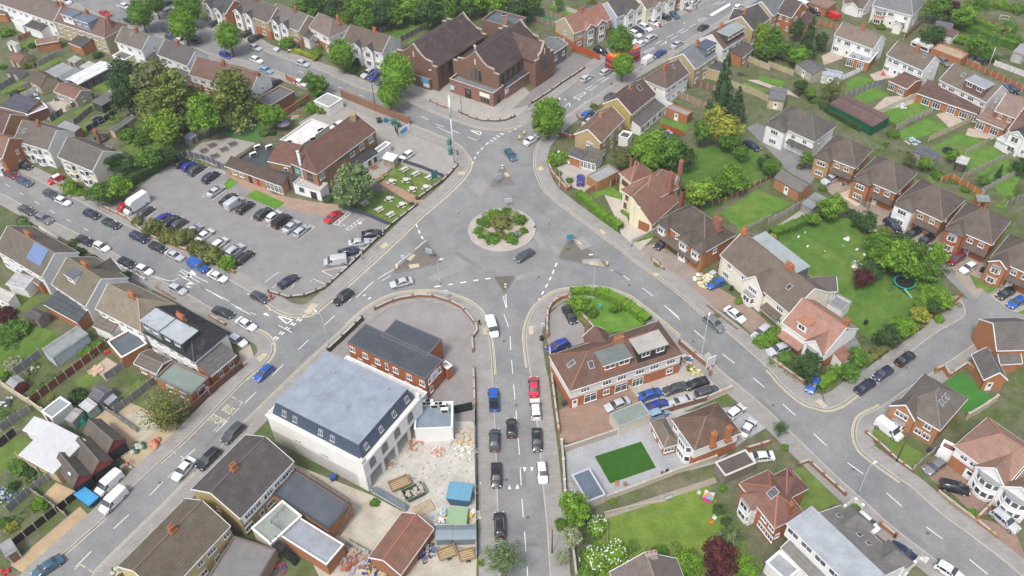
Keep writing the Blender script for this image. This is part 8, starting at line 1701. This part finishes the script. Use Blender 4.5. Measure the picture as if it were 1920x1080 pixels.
def skip(label,x0,y0,x1,y1,c,W=1.7,h=1.2,L=None,cat='skip',ribs=True,cover=None,z=.6):
 a,b=G(x0,y0,z),G(x1,y1,z);d=b-a;L=L or d.length;o=thing(cat.replace(' ','_'),label,cat,((a.x+b.x)/2,(a.y+b.y)/2,.04),atan2(d.y,d.x));q=MB();k=.72
 lo=[(-L/2*k,-W/2*.95,.05),(L/2*k,-W/2*.95,.05),(L/2*k,W/2*.95,.05),(-L/2*k,W/2*.95,.05)];hi=[(-L/2,-W/2,h),(L/2,-W/2,h),(L/2,W/2,h),(-L/2,W/2,h)]
 q.face(lo[::-1])
 for i in range(4):q.face([lo[i],lo[(i+1)%4],hi[(i+1)%4],hi[i]]);q.face([hi[i],hi[(i+1)%4],lo[(i+1)%4],lo[i]])
 for i in range(4):q.beam(hi[i],hi[(i+1)%4],.1,.1)
 PM('tub',q,'paint',o,c)
 q=MB();rg=random.Random(len(label))
 if cover:q.box(-L/2+.05,-W/2+.05,h-.06,L/2-.05,W/2-.05,h+.06);[q.box(-L/2+.1+i*(L-.2)/7,-W/2+.05,h+.06,-L/2+.2+i*(L-.2)/7,W/2-.05,h+.11)for i in range(8)]
 else:
  for _ in range(22):x,y=rg.uniform(-L*.38,L*.38),rg.uniform(-W*.36,W*.36);q.box(x-.25,y-.2,h*.5,x+rg.uniform(.1,.4),y+rg.uniform(.1,.3),h*rg.uniform(.8,1.15))
 part('sheet_cover' if cover else 'rubble',q.mesh('rubble',['paint']),o,cover or(.4,.36,.3));return o
skip('blue skip bin lying beside the wall by the white vans',600,455,715,540,(.06,.30,.55),1.9,1.3,cover=(.06,.30,.55))
tile(3,1)
skip('large blue covered container in the builders yard',1445,470,1620,490,(.09,.24,.34),3.2,1.9,cover=(.13,.30,.41),cat='container');skip('pale green ribbed skip full of boards in the builders yard',1440,650,1585,655,(.22,.36,.20),3.0,1.3,cover=(.27,.38,.22));skip('skip heaped with white rubble in the builders yard',1110,490,1260,420,(.18,.24,.16),2.2,1.1)
def trailer(label,x0,y0,x1,y1,c=(.36,.26,.15),W=2.0):
 a,b=G(x0,y0,.7),G(x1,y1,.7);d=b-a;L=d.length;o=thing('trailer',label,'trailer',((a.x+b.x)/2,(a.y+b.y)/2,.04),atan2(d.y,d.x));q=MB();q.box(-L/2,-W/2,.55,L/2,W/2,.65);PM('floor',q,'timber',o,tuple(v*.7 for v in c[:3])+(1,))
 q=MB();[q.box(*v)for v in((-L/2,-W/2,.65,L/2,-W/2+.05,1.05),(-L/2,W/2-.05,.65,L/2,W/2,1.05),(-L/2,-W/2+.05,.65,-L/2+.05,W/2-.05,1.05),(L/2-.05,-W/2+.05,.65,L/2,W/2-.05,1.05))];PM('sides',q,'timber',o,c)
 q=MB();[q.box(-L*.45,-W*.4+i*.35,.7,L*.42,-W*.4+i*.35+.22,.82)for i in range(int(W*.8/.35))];PM('planks',q,'timber',o,(.42,.32,.18));wm,rm=wheel_mesh(.3,.2)
 for s in(-1,1):w_=part('wheel',wm,o,(.5,)*3+(1,),MT((0,s*(W/2+.1),.3)));part('rim',rm,w_,(.4,.4,.4))
 q=MB();q.beam((L/2,-.4,.6),(L/2+1.0,0,.5),.07,.07);q.beam((L/2,.4,.6),(L/2+1.0,0,.5),.07,.07);PM('drawbar',q,'metal',o,(.3,.3,.3))
trailer('flat trailer loaded with planks beside the mansard building',1005,415,1150,355);trailer('open timber trailer below the corrugated store',1365,930,1500,880,W=1.8);trailer('second open trailer at the hoarding corner',1520,935,1640,905,W=1.8)
def heap(label,x,y,w,n,cols,cat,name,h=.6,seed=1,s=.35,rnd=False):
 p=G(x,y);o=thing(name,label,cat,(p.x,p.y,.04),.3);rg=random.Random(seed)
 for ci,c in enumerate(cols):
  q=MB()
  for _ in range(n):
   a=rg.uniform(0,6.28);r=w*sqrt(rg.random());X,Y=r*cos(a),r*sin(a);z=h*(1-r/w)*rg.random();k=s*rg.uniform(.5,1.2)
   if rnd:q.tube([(X,Y,z),(X,Y,z+k*.5),(X,Y,z+k)],[k*.7,k*.85,k*.3],8)
   else:q.box(-k,-k*.5,0,k,k*.5,k*.4,0,MT((X,Y,z))@MR(rg.uniform(0,3),4,'Z')@MR(rg.uniform(-.3,.3),4,'X'))
   if rnd or n<9:PM('piece',q,'paint',o,c);q=MB()
  if q.v:PM('pieces',q,'paint',o,c)
 return o
heap('heap of white sacks and boards between the two yard containers',1400,640,1.7,16,[(.7,.7,.7),(.55,.45,.25),(.25,.4,.55)],'rubble','rubble_heap',.9,3)
heap('heap of white sheeting by the hoarding',1580,140,2.0,16,[(.7,.7,.69),(.5,.45,.35)],'rubble','rubble_heap',.6,4);heap('stack of red bricks under the mansard overhang',1190,90,1.4,18,[(.4,.16,.1)],'bricks','brick_stack',.6,5,.3);heap('pile of orange blocks and bags in the yard',1360,150,1.1,14,[(.5,.25,.17),(.6,.55,.5)],'bricks','brick_stack',.7,6,.3);heap('scatter of timber offcuts beside the black gate',1540,30,2.4,14,[(.5,.38,.2),(.42,.4,.38)],'timber','timber_pile',.5,7,.6);heap('sacks and blue drums right of the green skip',1630,640,1.3,12,[(.7,.7,.7),(.6,.5,.12)],'rubble','rubble_heap',.8,8);heap('dark scaffold clutter beside the red-tiled workshop',1270,900,1.9,24,[(.03,.03,.04),(.3,.3,.3),(.1,.12,.25)],'clutter','clutter_heap',.9,9);heap('stacked boxes and chairs at the bottom of the yard',720,960,2.2,20,[(.35,.25,.17),(.3,.3,.32),(.3,.1,.06)],'clutter','clutter_heap',1.0,11,.5);heap('row of dark blue crates at the bottom edge of the yard',900,1050,2.2,22,[(.02,.04,.2),(.06,.06,.07),(.5,.35,.05)],'clutter','clutter_heap',.8,12);heap('red and blue children toys in the lower yard garden',180,1030,.9,9,[(.35,.05,.05),(.05,.08,.25)],'toys','toys',.5,13)
heap('brown cartons by the mansard column',1000,240,1.2,12,[(.4,.3,.2),(.55,.5,.45)],'cartons','cartons',.6,15)
o=heap('loose rubble, chips and offcuts strewn over the builders yard',1350,330,8,45,[(.6,.57,.5),(.45,.4,.33),(.35,.3,.25),(.5,.5,.5)],'rubble','yard_debris',.15,77,.22);o['kind']='stuff'
p=G(1255,575,.3);o=thing('pallet','timber pallet leaning over the yard rubble by the red-tiled workshop','pallet',(p.x,p.y,.3),.5)
q=MB();[q.box(-1.6,-1.0+i*.33,.12,1.6,-.82+i*.33,.17)for i in range(7)];part('top_boards',q.mesh('boards',['timber']),o,(.52,.42,.27));q=MB();[q.box(-1.6+i*1.5,-1.0,0,-1.4+i*1.5,1.0,.12)for i in range(3)];PM('bearers',q,'timber',o,(.36,.28,.17))
for x0,x1,lab in((1355,1475,'left corrugated grey store with a curved roof'),(1480,1655,'right corrugated grey store with a curved roof')):
 a,b=G(x0,850,0),G(x1,850,0);L=(b-a).length;o=thing('corrugated_store',lab,'store',(a.x,a.y,.04),0,'corrugated stores');prof=[(0,0),(0,1.5),(.5,2.0),(1.3,2.2),(2.1,2.0),(2.6,1.5),(2.6,0)];q=MB();P=Matrix(((0,0,1,0),(1,0,0,0),(0,1,0,0),(0,0,0,1)));q.prism(prof,0,L,M=P);PM('shell',q,'metal',o,(.20,.24,.27));q=MB();[q.beam((L*i/9,pr[0],pr[1]+.03),(L*i/9,p2[0],p2[1]+.03),.06,.05)for i in range(10)for pr,p2 in zip(prof[1:-2],prof[2:-1])];PM('ribs',q,'metal',o,(.28,.32,.35))
def stair(label,x0,y0,z0,x1,y1,z1,w=1.1,c=(.025,.025,.03)):
 a,b=G(x0,y0,z0),G(x1,y1,z1);d=Vector((b.x-a.x,b.y-a.y,0));L=d.length;o=thing('outside_stair',label,'staircase',(a.x,a.y,0),atan2(d.y,d.x));q=MB();n=13
 for i in range(n):t=i/(n-1);q.box(L*t-.14,-w/2,z0+(z1-z0)*t-.05,L*t+.14,w/2,z0+(z1-z0)*t)
 PM('treads',q,'timber',o,c)
 for s in(-1,1):
  q=MB();q.beam((0,s*w/2,z0-.1),(L,s*w/2,z1-.1),.08,.25);q.beam((0,s*w/2,z0+.9),(L,s*w/2,z1+.9),.05,.06);[q.beam((L*i/4,s*w/2,z0+(z1-z0)*i/4),(L*i/4,s*w/2,z0+(z1-z0)*i/4+.9),.05,.05)for i in range(5)];PM('stringer',q,'timber',o,c)
stair('black outside stair down from the greenish rear block',130,820,3.2,310,980,.1);stair('brown timber stair at the end of the charcoal-roofed workshop',700,560,3.2,610,760,.1,c=(.16,.10,.07))
def railing(label,*q,z=0,h=1.0,c=(.05,.05,.05)):
 P=[G(q[i],q[i+1],z)for i in range(0,len(q),2)];o=thing('railing',label,'railing',P[0]);m=MB()
 for a,b in zip(P,P[1:]):
  a,b=a-P[0],b-P[0]
  for k in(.5,1):m.beam(a+Vector((0,0,h*k)),b+Vector((0,0,h*k)),.05,.05)
  n=max(1,int((b-a).length/1.2));[m.beam(a.lerp(b,i/n),a.lerp(b,i/n)+Vector((0,0,h)),.05,.05)for i in range(n+1)]
 PM('rails',m,'metal',o,c)
railing('thin railing along the edge of the greenish rear block roof',250,550,120,690,190,740,z=3.7);railing('thin railing on the far edge of the charcoal workshop roof',420,340,700,520,z=3.4)
tile(3,0)
heap('pile of orange and red bags beside the gravel yard',1165,95,.9,6,[(.45,.12,.07),(.5,.22,.14)],'bags','bag_pile',.5,21,.6,True);heap('green and white sacks on the gravel yard',1040,120,1.2,6,[(.45,.43,.36),(.02,.12,.08)],'bags','bag_pile',.4,22,.5,True);heap('broken brick rubble on the gravel yard',965,235,1.1,8,[(.45,.2,.15),(.3,.3,.3)],'rubble','rubble_heap',.4,23);heap('pots and clutter by the bottom left terrace',900,1030,1.3,12,[(.1,.08,.06),(.45,.42,.3)],'clutter','clutter_heap',.5,24);heap('blue and white garden clutter at the left edge',30,480,1.8,16,[(.4,.45,.5),(.06,.1,.22),(.3,.27,.22)],'clutter','clutter_heap',.7,25);heap('red flower pots at the bottom left corner',40,1060,.8,8,[(.5,.03,.04)],'pots','flower_pots',.4,26,.3,True);heap('black vehicle parts inside the open red workshop yard',890,160,1.3,12,[(.03,.03,.03),(.2,.22,.22)],'clutter','clutter_heap',.8,27)
tile(2,0)
def tarp(label,x0,y0,x1,y1,c,w=1.6,h=1.6):
 a,b=G(x0,y0,.8),G(x1,y1,.8);d=b-a;L=d.length;o=thing('tarpaulin',label,'tarpaulin',((a.x+b.x)/2,(a.y+b.y)/2,.03),atan2(d.y,d.x));q=MB();n,m_=10,6;rg=random.Random(len(label))
 V=[[(-L/2+L*i/n,-w/2+w*j/m_,max(0,h*sin(pi*j/m_)**.6*(.75+.4*rg.random())if 0<j<m_ else 0)*(1 if 0<i<n else .3))for j in range(m_+1)]for i in range(n+1)]
 for i in range(n):
  for j in range(m_):q.face([V[i][j],V[i+1][j],V[i+1][j+1],V[i][j+1]])
 PM('sheet',q,'paint',o,c)
tarp('green tarpaulin over stored timber beside the ribbed canopies',530,1015,640,980,(.02,.22,.17));tarp('second green tarpaulin nearer the white corrugated canopy',655,960,750,890,(.015,.17,.13))
heap('red toys on the brick patio behind the tan hip-roofed house',810,490,.5,6,[(.55,.03,.05)],'toys','toys',.8,31,.3);heap('timber pallets and planks on the brick patio',720,620,1.0,10,[(.5,.33,.2),(.55,.4,.28)],'timber','timber_pile',.3,32,.6);heap('barrels and stones in the narrow garden',240,620,1.3,9,[(.12,.09,.08),(.4,.37,.33)],'clutter','clutter_heap',.5,33,.4,True);heap('white laundry and clutter behind the beige boundary wall',60,855,1.4,10,[(.6,.6,.62),(.1,.1,.12)],'clutter','clutter_heap',.8,35)
def tramp(label,x,y,r,c,h=.8,group='trampolines'):
 p=G(x,y,h);o=thing('trampoline',label,'trampoline',(p.x,p.y,.05),0,group);n=24;q=MB();q.prism([(r*.86*cos(2*pi*i/n),r*.86*sin(2*pi*i/n))for i in range(n)],h-.02,h);PM('mat',q,'rubber',o,(.03,.03,.035))
 q=MB();ribbon(q,[Vector((r*.93*cos(2*pi*i/n),r*.93*sin(2*pi*i/n),0))for i in range(n+2)],-.07*r,.07*r,h+.03,h-.05);PM('pad',q,'paint',o,c)
 for i in range(4):a=pi/2*i+.4;q=MB();q.tube([(r*.9*cos(a),r*.9*sin(a),0),(r*.9*cos(a),r*.9*sin(a),h)],[.03,.03],6);PM('leg',q,'metal',o,(.4,.4,.4))
tile(1,3);tramp('green-rimmed trampoline beside the purple-leaved tree',1025,1035,2.1,(.02,.28,.25));tile(0,0);tramp('grey trampoline on the upper of the two narrow lawns',735,895,1.7,(.13,.14,.15));tramp('dark trampoline on the lower of the two narrow lawns',750,1030,1.8,(.10,.12,.14));tile(1,3);tramp('small black trampoline on the upper right lawn',1350,45,1.2,(.03,.04,.05))
tile(3,2);p=G(1475,480,.7);o=thing('play_tent','multicoloured striped play tent on the big lawn','play tent',(p.x,p.y,.05),.3);cs=[(.03,.28,.5),(.7,.68,.62),(.6,.08,.2),(.6,.5,.05)]
for i in range(4):
 a,b=pi/2*i,pi/2*(i+1);A,B=Vector((1.15*cos(a),1.15*sin(a),0)),Vector((1.15*cos(b),1.15*sin(b),0));q=MB();z=Vector((0,0,1));q.face([A,B,B+z,A+z]);PM('wall_panel',q,'paint',o,(.45,.5,.55)if i%2 else(.5,.1,.2));M_=(A+B)/2
 for k,(s,e)in enumerate(((A,M_),(M_,B))):q=MB();q.face([s+z,e+z,Vector((0,0,1.75))]);PM('roof_panel',q,'paint',o,cs[(i+k*2)%4])
def chair(label,x,y,c,rz=0):
 p=G(x,y);o=thing('garden_chair',label,'chair',(p.x,p.y,.05),rz);q=MB();q.box(-.25,-.25,.40,.25,.25,.45);PM('seat',q,'paint',o,c);q=MB();q.box(-.25,.22,.45,.25,.27,.95);PM('backrest',q,'paint',o,c)
 for x_,y_ in((-.22,-.22),(.22,-.22),(.22,.22),(-.22,.22)):q=MB();q.box(x_-.025,y_-.025,0,x_+.025,y_+.025,.4);PM('leg',q,'paint',o,c)
 for s in(-1,1):q=MB();q.box(s*.27-.03,-.25,.62,s*.27+.03,.25,.66);PM('armrest',q,'paint',o,c)
chair('pale green plastic chair beside the striped play tent',1400,470,(.50,.62,.40),.6);chair('orange toy chair on the stone border',1488,690,(.6,.18,.04));chair('white plastic chair on the stone border',1515,658,(.72,.72,.7),.7);chair('brown garden chair by the patio wall',1130,325,(.2,.07,.06),1);chair('dark garden chair near the brown one on the patio',1165,312,(.05,.04,.04),.3);chair('orange garden chair below the artificial lawn',785,402,(.45,.2,.08));chair('orange and black chair below the artificial lawn',850,402,(.35,.16,.07),2);chair('white round-backed chair by the flowering shrubs',585,885,(.65,.65,.66));tile(1,2);chair('white garden chair on the corner house patio',425,155,(.7,.7,.68));chair('dark green garden chair on the corner house patio',375,155,(.03,.12,.09),1)
tile(2,3);p=G(1045,60);o=thing('slide','small green and blue slide under the trampoline','slide',(p.x,p.y,.05),-.9);q=MB();q.beam((-1,0,1.2),(.9,0,.1),.5,.06);PM('chute',q,'paint',o,(.15,.45,.25));q=MB();[q.beam((-1.4,s*.22,0),(-1,s*.22,1.25),.06,.06)for s in(-1,1)];[q.box(-1.35+i*.1,-.22,.25+i*.28,-1.3+i*.1,.22,.29+i*.28)for i in range(4)];PM('ladder',q,'paint',o,(.05,.25,.4))
tile(2,2);p=G(660,150);o=thing('slide','light blue slide on the corner lawn','slide',(p.x,p.y,.05),1.4);q=MB();q.beam((-.8,0,1.0),(.9,0,.1),.5,.07);PM('chute',q,'paint',o,(.10,.42,.55));q=MB();[q.beam((-1.1,s*.22,0),(-.8,s*.22,1.05),.06,.06)for s in(-1,1)];PM('ladder',q,'paint',o,(.3,.3,.3))
def goal(label,x,y,rz,w=2.4):
 p=G(x,y);o=thing('goal_frame',label,'goal frame',(p.x,p.y,.05),rz);q=MB();q.tube([(-w/2,0,0),(-w/2,0,1.5)],[.04,.04],6);q.tube([(w/2,0,0),(w/2,0,1.5)],[.04,.04],6);q.tube([(-w/2,0,1.5),(w/2,0,1.5)],[.04,.04],6);PM('posts',q,'paint',o,WHITE);q=MB();q.tube([(-w/2,0,1.5),(-w/2,1.1,0)],[.03,.03],6);q.tube([(w/2,0,1.5),(w/2,1.1,0)],[.03,.03],6);q.tube([(-w/2,1.1,0),(w/2,1.1,0)],[.03,.03],6);PM('net_frame',q,'paint',o,WHITE)
tile(0,3);goal('white goal frame in the top right gardens',1765,155,-.4);goal('small white goal frame on the hedge lawn',1665,275,-.4,1.8)
tile(1,2);heap('yellow and white rubble sacks beside the blue hatchback',1440,1030,2.1,12,[(.48,.40,.10),(.66,.64,.6),(.5,.46,.35)],'sacks','rubble_sacks',.8,41,.5,True);p=G(1505,975,.5);o=thing('water_tank','pale square bulk bag beside the yellow rubble sacks','bulk bag',(p.x,p.y,.05),.6);q=MB();q.box(-.55,-.5,0,.55,.5,1.0);PM('bag',q,'paint',o,(.5,.5,.52));q=MB();q.beam((-.5,0,1.0),(.5,0,1.15),.08,.04);PM('strap',q,'paint',o,(.3,.3,.35))
tile(2,2);heap('yellow bags and bicycles behind the hipped pair wall',1365,630,1.2,10,[(.48,.4,.12),(.6,.55,.3)],'bags','bag_pile',.4,42,.4,True);heap('bicycles and tools at the end of the hipped pair',1310,545,1.2,12,[(.03,.15,.3),(.4,.2,.1),(.6,.6,.6)],'clutter','clutter_heap',1.0,43)
tile(1,3);heap('motorbikes under covers before the yellow brick house',575,295,1.1,10,[(.1,.1,.11),(.45,.45,.46)],'motorbikes','covered_motorbikes',.8,46,.5);heap('pale rubble and bags at the lower end of the shrub garden',685,915,1.6,14,[(.62,.6,.58),(.5,.45,.42)],'rubble','rubble_heap',.4,47);heap('grey covered garden furniture by the shrub lawn',765,660,.9,5,[(.38,.37,.36)],'furniture','covered_furniture',.8,48,.8,True);[heap('white plastic toy lying on the shrub lawn',x,y,.2,1,[(.7,.7,.68)],'toy','toy',.1,x,.3).__setitem__('group','white toys on the shrub lawn')for x,y in((275,662),(232,700),(292,765),(420,805),(560,762),(660,795),(720,832))];heap('pink and white play table on the shrub lawn',590,715,.4,3,[(.65,.5,.5),(.7,.7,.7)],'toys','toys',.2,50,.5)
tile(0,3);heap('heap of pots and toys below the weathered wall',1080,1060,1.6,14,[(.6,.6,.6),(.1,.35,.5),(.4,.38,.3)],'clutter','clutter_heap',.5,52);heap('red garden seat on the patio of the brown-roofed pair',865,555,.8,5,[(.5,.08,.06)],'seat','garden_sofa',.4,53,.5);heap('rubble and boards behind the orange garage',1560,460,2.6,16,[(.55,.5,.45),(.1,.3,.5),(.4,.15,.12)],'rubble','rubble_heap',.4,55);heap('washing on the line beside the washing line lawn',1000,800,1.2,10,[(.5,.55,.65),(.7,.7,.7)],'washing','washing',.9,56)
tile(0,2);heap('washing on the line beside the red-orange fence',1160,1010,1.6,12,[(.7,.7,.72),(.3,.1,.3),(.1,.2,.5)],'washing','washing',1.1,57);heap('dark patio furniture behind the flat dark extension',1720,560,1.2,8,[(.08,.06,.06)],'furniture','garden_furniture',.5,58,.4)
tile(0,0);heap('garden tools and toys against the bungalow end wall',630,745,1.1,10,[(.5,.25,.06),(.15,.2,.25),(.5,.5,.5)],'clutter','clutter_heap',.6,61,.4);heap('white and dark pots on the pale patio',430,750,.8,8,[(.6,.6,.6),(.06,.07,.07)],'pots','flower_pots',.5,62,.35,True);heap('blue and white clutter beside the low patio wall',255,725,1.0,8,[(.05,.07,.4),(.6,.6,.6),(.05,.05,.05)],'clutter','clutter_heap',.6,63,.4)
tile(0,1);heap('white and green loungers on the garden behind the pub',290,885,.8,5,[(.6,.3,.15),(.3,.6,.35)],'loungers','sun_loungers',.2,67,.7)
p=G(600,432,.5);o=thing('water_butt','blue water barrel by the small pale shed at the far left','barrel',(0,0,0));tile(0,0);p=G(600,455,.5);o.location=(p.x,p.y,.05);q=MB();q.tube([(0,0,0),(0,0,.5),(0,0,1.0)],[.35,.4,.35],12);part('barrel',q.mesh('barrel',['paint'],True),o,(.02,.07,.4));q=MB();q.tube([(0,0,1.0),(0,0,1.05)],[.37,.37],12);PM('lid',q,'paint',o,(.02,.06,.3))
tile(3,2);p=G(1175,495,.3);o=thing('garden_bench','grey bench at the upper edge of the big lawn','bench',(p.x,p.y,.05),.4);q=MB();q.box(-.7,-.25,.4,.7,.2,.46);PM('seat',q,'timber',o,(.35,.36,.38));q=MB();q.box(-.7,.2,.46,.7,.26,.95);PM('backrest',q,'timber',o,(.35,.36,.38));[part('leg',MB().box(s*.6-.04,-.22,0,s*.6+.04,.2,.4).mesh('leg',['timber']),o,(.3,.3,.3))for s in(-1,1)]
mm=MB();tile(1,1)
for q in((580,600,690,512),(605,610,715,520),(675,640,790,555),(700,650,812,562),(580,600,605,610),(690,512,715,520),(675,640,700,650),(620,568,632,588),(640,552,655,572),(660,537,672,555),(710,612,728,630),(735,594,750,612),(760,576,775,594)):line(pts(*q),.14,m=mm,z=.075)
for q in((22,590,90,535),(85,620,130,590),(258,688,300,655),(318,720,440,625),(440,625,400,605),(680,860,760,850),(760,785,815,782),(840,720,900,712),(905,655,970,648),(495,955,690,920),(495,955,575,995),(0,457,20,450),(65,1040,170,960),(125,1078,175,1040),(270,1078,305,1020),(410,1030,430,1012,520,1055)):line(pts(*q),.12,m=mm,z=.075)
line([G(640+22*cos(a),607+9*sin(a))for a in[k*.5 for k in range(10)]],.12,m=mm,z=.075);line(pts(650,598,672,618),.12,m=mm,z=.075)
tile(1,0)
for q in((1465,245,1578,170),(1580,293,1692,218),(1610,205,1635,195),(1515,403,1560,372),(1582,427,1698,348),(1632,458,1660,438),(1818,535,1925,455),(1875,565,1920,535),(1098,552,1180,495),(870,500,890,488),(1380,630,1408,608),(1550,720,1595,690),(1680,780,1720,748),(1780,940,1910,840),(1640,195,1690,222),(1470,690,1490,675)):line(pts(*q),.12,m=mm,z=.075)
mark('car_park_markings',mm)
def person(label,x,y,top,leg,rz=0,group=None,stride=.22,hair=(.03,.02,.015)):
 p=G(x,y);o=thing('person',label,'person',(p.x,p.y,.1),rz,group)
 J=[(0,0,.95),(0,0,1.15),(0,0,1.38),(0,0,1.50),(0,.02,1.60),(0,.02,1.72),(-.19,0,1.40),(-.25,.06,1.13),(-.24,.16,.90),(.19,0,1.40),(.25,-.06,1.13),(.24,.04,.90),(-.09,stride*.3,.52),(-.09,stride,.06),(-.09,stride+.16,.03),(.09,-stride*.2,.52),(.09,-stride,.08),(.09,-stride+.15,.03),(-.10,0,.90),(.10,0,.90)]
 E=[(0,1),(1,2),(2,3),(3,4),(4,5),(2,6),(6,7),(7,8),(2,9),(9,10),(10,11),(0,18),(18,12),(12,13),(13,14),(0,19),(19,15),(15,16),(16,17)]
 rad=[.15,.14,.17,.06,.095,.09,.075,.05,.04,.075,.05,.04,.075,.05,.045,.075,.05,.045,.11,.11]
 me=bpy.data.meshes.new('body');me.from_pydata(J,E,[]);b=part('body',me,o,top);sk=b.modifiers.new('skin','SKIN');b.modifiers.new('smooth','SUBSURF').levels=1
 for i,r in enumerate(rad):me.skin_vertices[0].data[i].radius=(r,r)
 me.skin_vertices[0].data[0].use_root=True;dg=bpy.context.evaluated_depsgraph_get();bpy.context.view_layer.update();nm=bpy.data.meshes.new_from_object(b.evaluated_get(bpy.context.evaluated_depsgraph_get()));b.modifiers.clear();b.data=nm;nm.materials.clear()
 for c,n in((top,'coat'),(leg,'trousers'),((.42,.25,.18),'skin'),(hair,'hair')):
  k='person_%s_%s'%(n,round(sum(c[:3]),3))
  if k not in MAT:material(k,.8,.08,3,.05,10,color=c)
  nm.materials.append(MAT[k])
 for f in nm.polygons:
  z=f.center.z;f.material_index=3 if z>1.66 or(z>1.56 and f.center.y<-.02)else 2 if z>1.5 or(abs(f.center.x)>.2 and z<.95)else 0 if z>.92 else 1;f.use_smooth=True
 return o
tile(2,1);person('person in black standing by the curved brick wall end',1676,285,(.012,.012,.014),(.015,.015,.018),.4);tile(1,1);person('person in dark clothes walking on the pavement by the mast',1512,85,(.03,.03,.035),(.03,.03,.05),2.0);tile(0,2);person('person in a dark coat walking at the top of the church road',1383,72,(.04,.035,.035),(.02,.02,.03),1.0);person('person in grey standing on the tan patio behind the flat extension',1765,510,(.10,.10,.11),(.05,.05,.06),.3);tile(3,1);person('person in dark overalls standing beside the red-tiled workshop',1245,960,(.03,.035,.06),(.03,.03,.05),.8)
# light
w=bpy.data.worlds.new('World');scene.world=w;w.use_nodes=True
nt=w.node_tree;bg=nt.nodes['Background']
sky=nt.nodes.new('ShaderNodeTexSky');sky.sky_type='NISHITA';sky.sun_disc=False
EL,AZ=R(58),R(210)
sky.sun_elevation=EL;sky.sun_rotation=AZ;sky.dust_density=3.0;sky.air_density=1.0;sky.altitude=100
hs=nt.nodes.new('ShaderNodeHueSaturation');hs.inputs['Saturation'].default_value=.55;nt.links.new(sky.outputs[0],hs.inputs['Color']);nt.links.new(hs.outputs[0],bg.inputs['Color']);bg.inputs['Strength'].default_value=.13
sl=bpy.data.lights.new('sun','SUN');sl.energy=1.5;sl.angle=R(12);sl.color=(1,.97,.92)
so=bpy.data.objects.new('sun',sl);col.objects.link(so)
d=Vector((sin(AZ)*cos(EL),cos(AZ)*cos(EL),sin(EL)))
so.rotation_euler=d.to_track_quat('Z','Y').to_euler()
vs=scene.view_settings;vs.view_transform='Standard';vs.look='None';vs.gamma=1;vs.exposure=.8
scene.cycles.max_bounces=5
h=MB();h.box(-2600,-1600,-1,2600,4100,126);hz=part('haze',h.mesh('haze',[]));hz['kind']='stuff'
m=bpy.data.materials.new('haze');m.use_nodes=True;t_=m.node_tree;t_.nodes.remove(t_.nodes['Principled BSDF'])
v=t_.nodes.new('ShaderNodeVolumePrincipled');v.inputs['Density'].default_value=.00017;v.inputs['Color'].default_value=C4((.86,.9,.95))
t_.links.new(v.outputs[0],t_.nodes['Material Output'].inputs['Volume']);hz.data.materials.append(m)
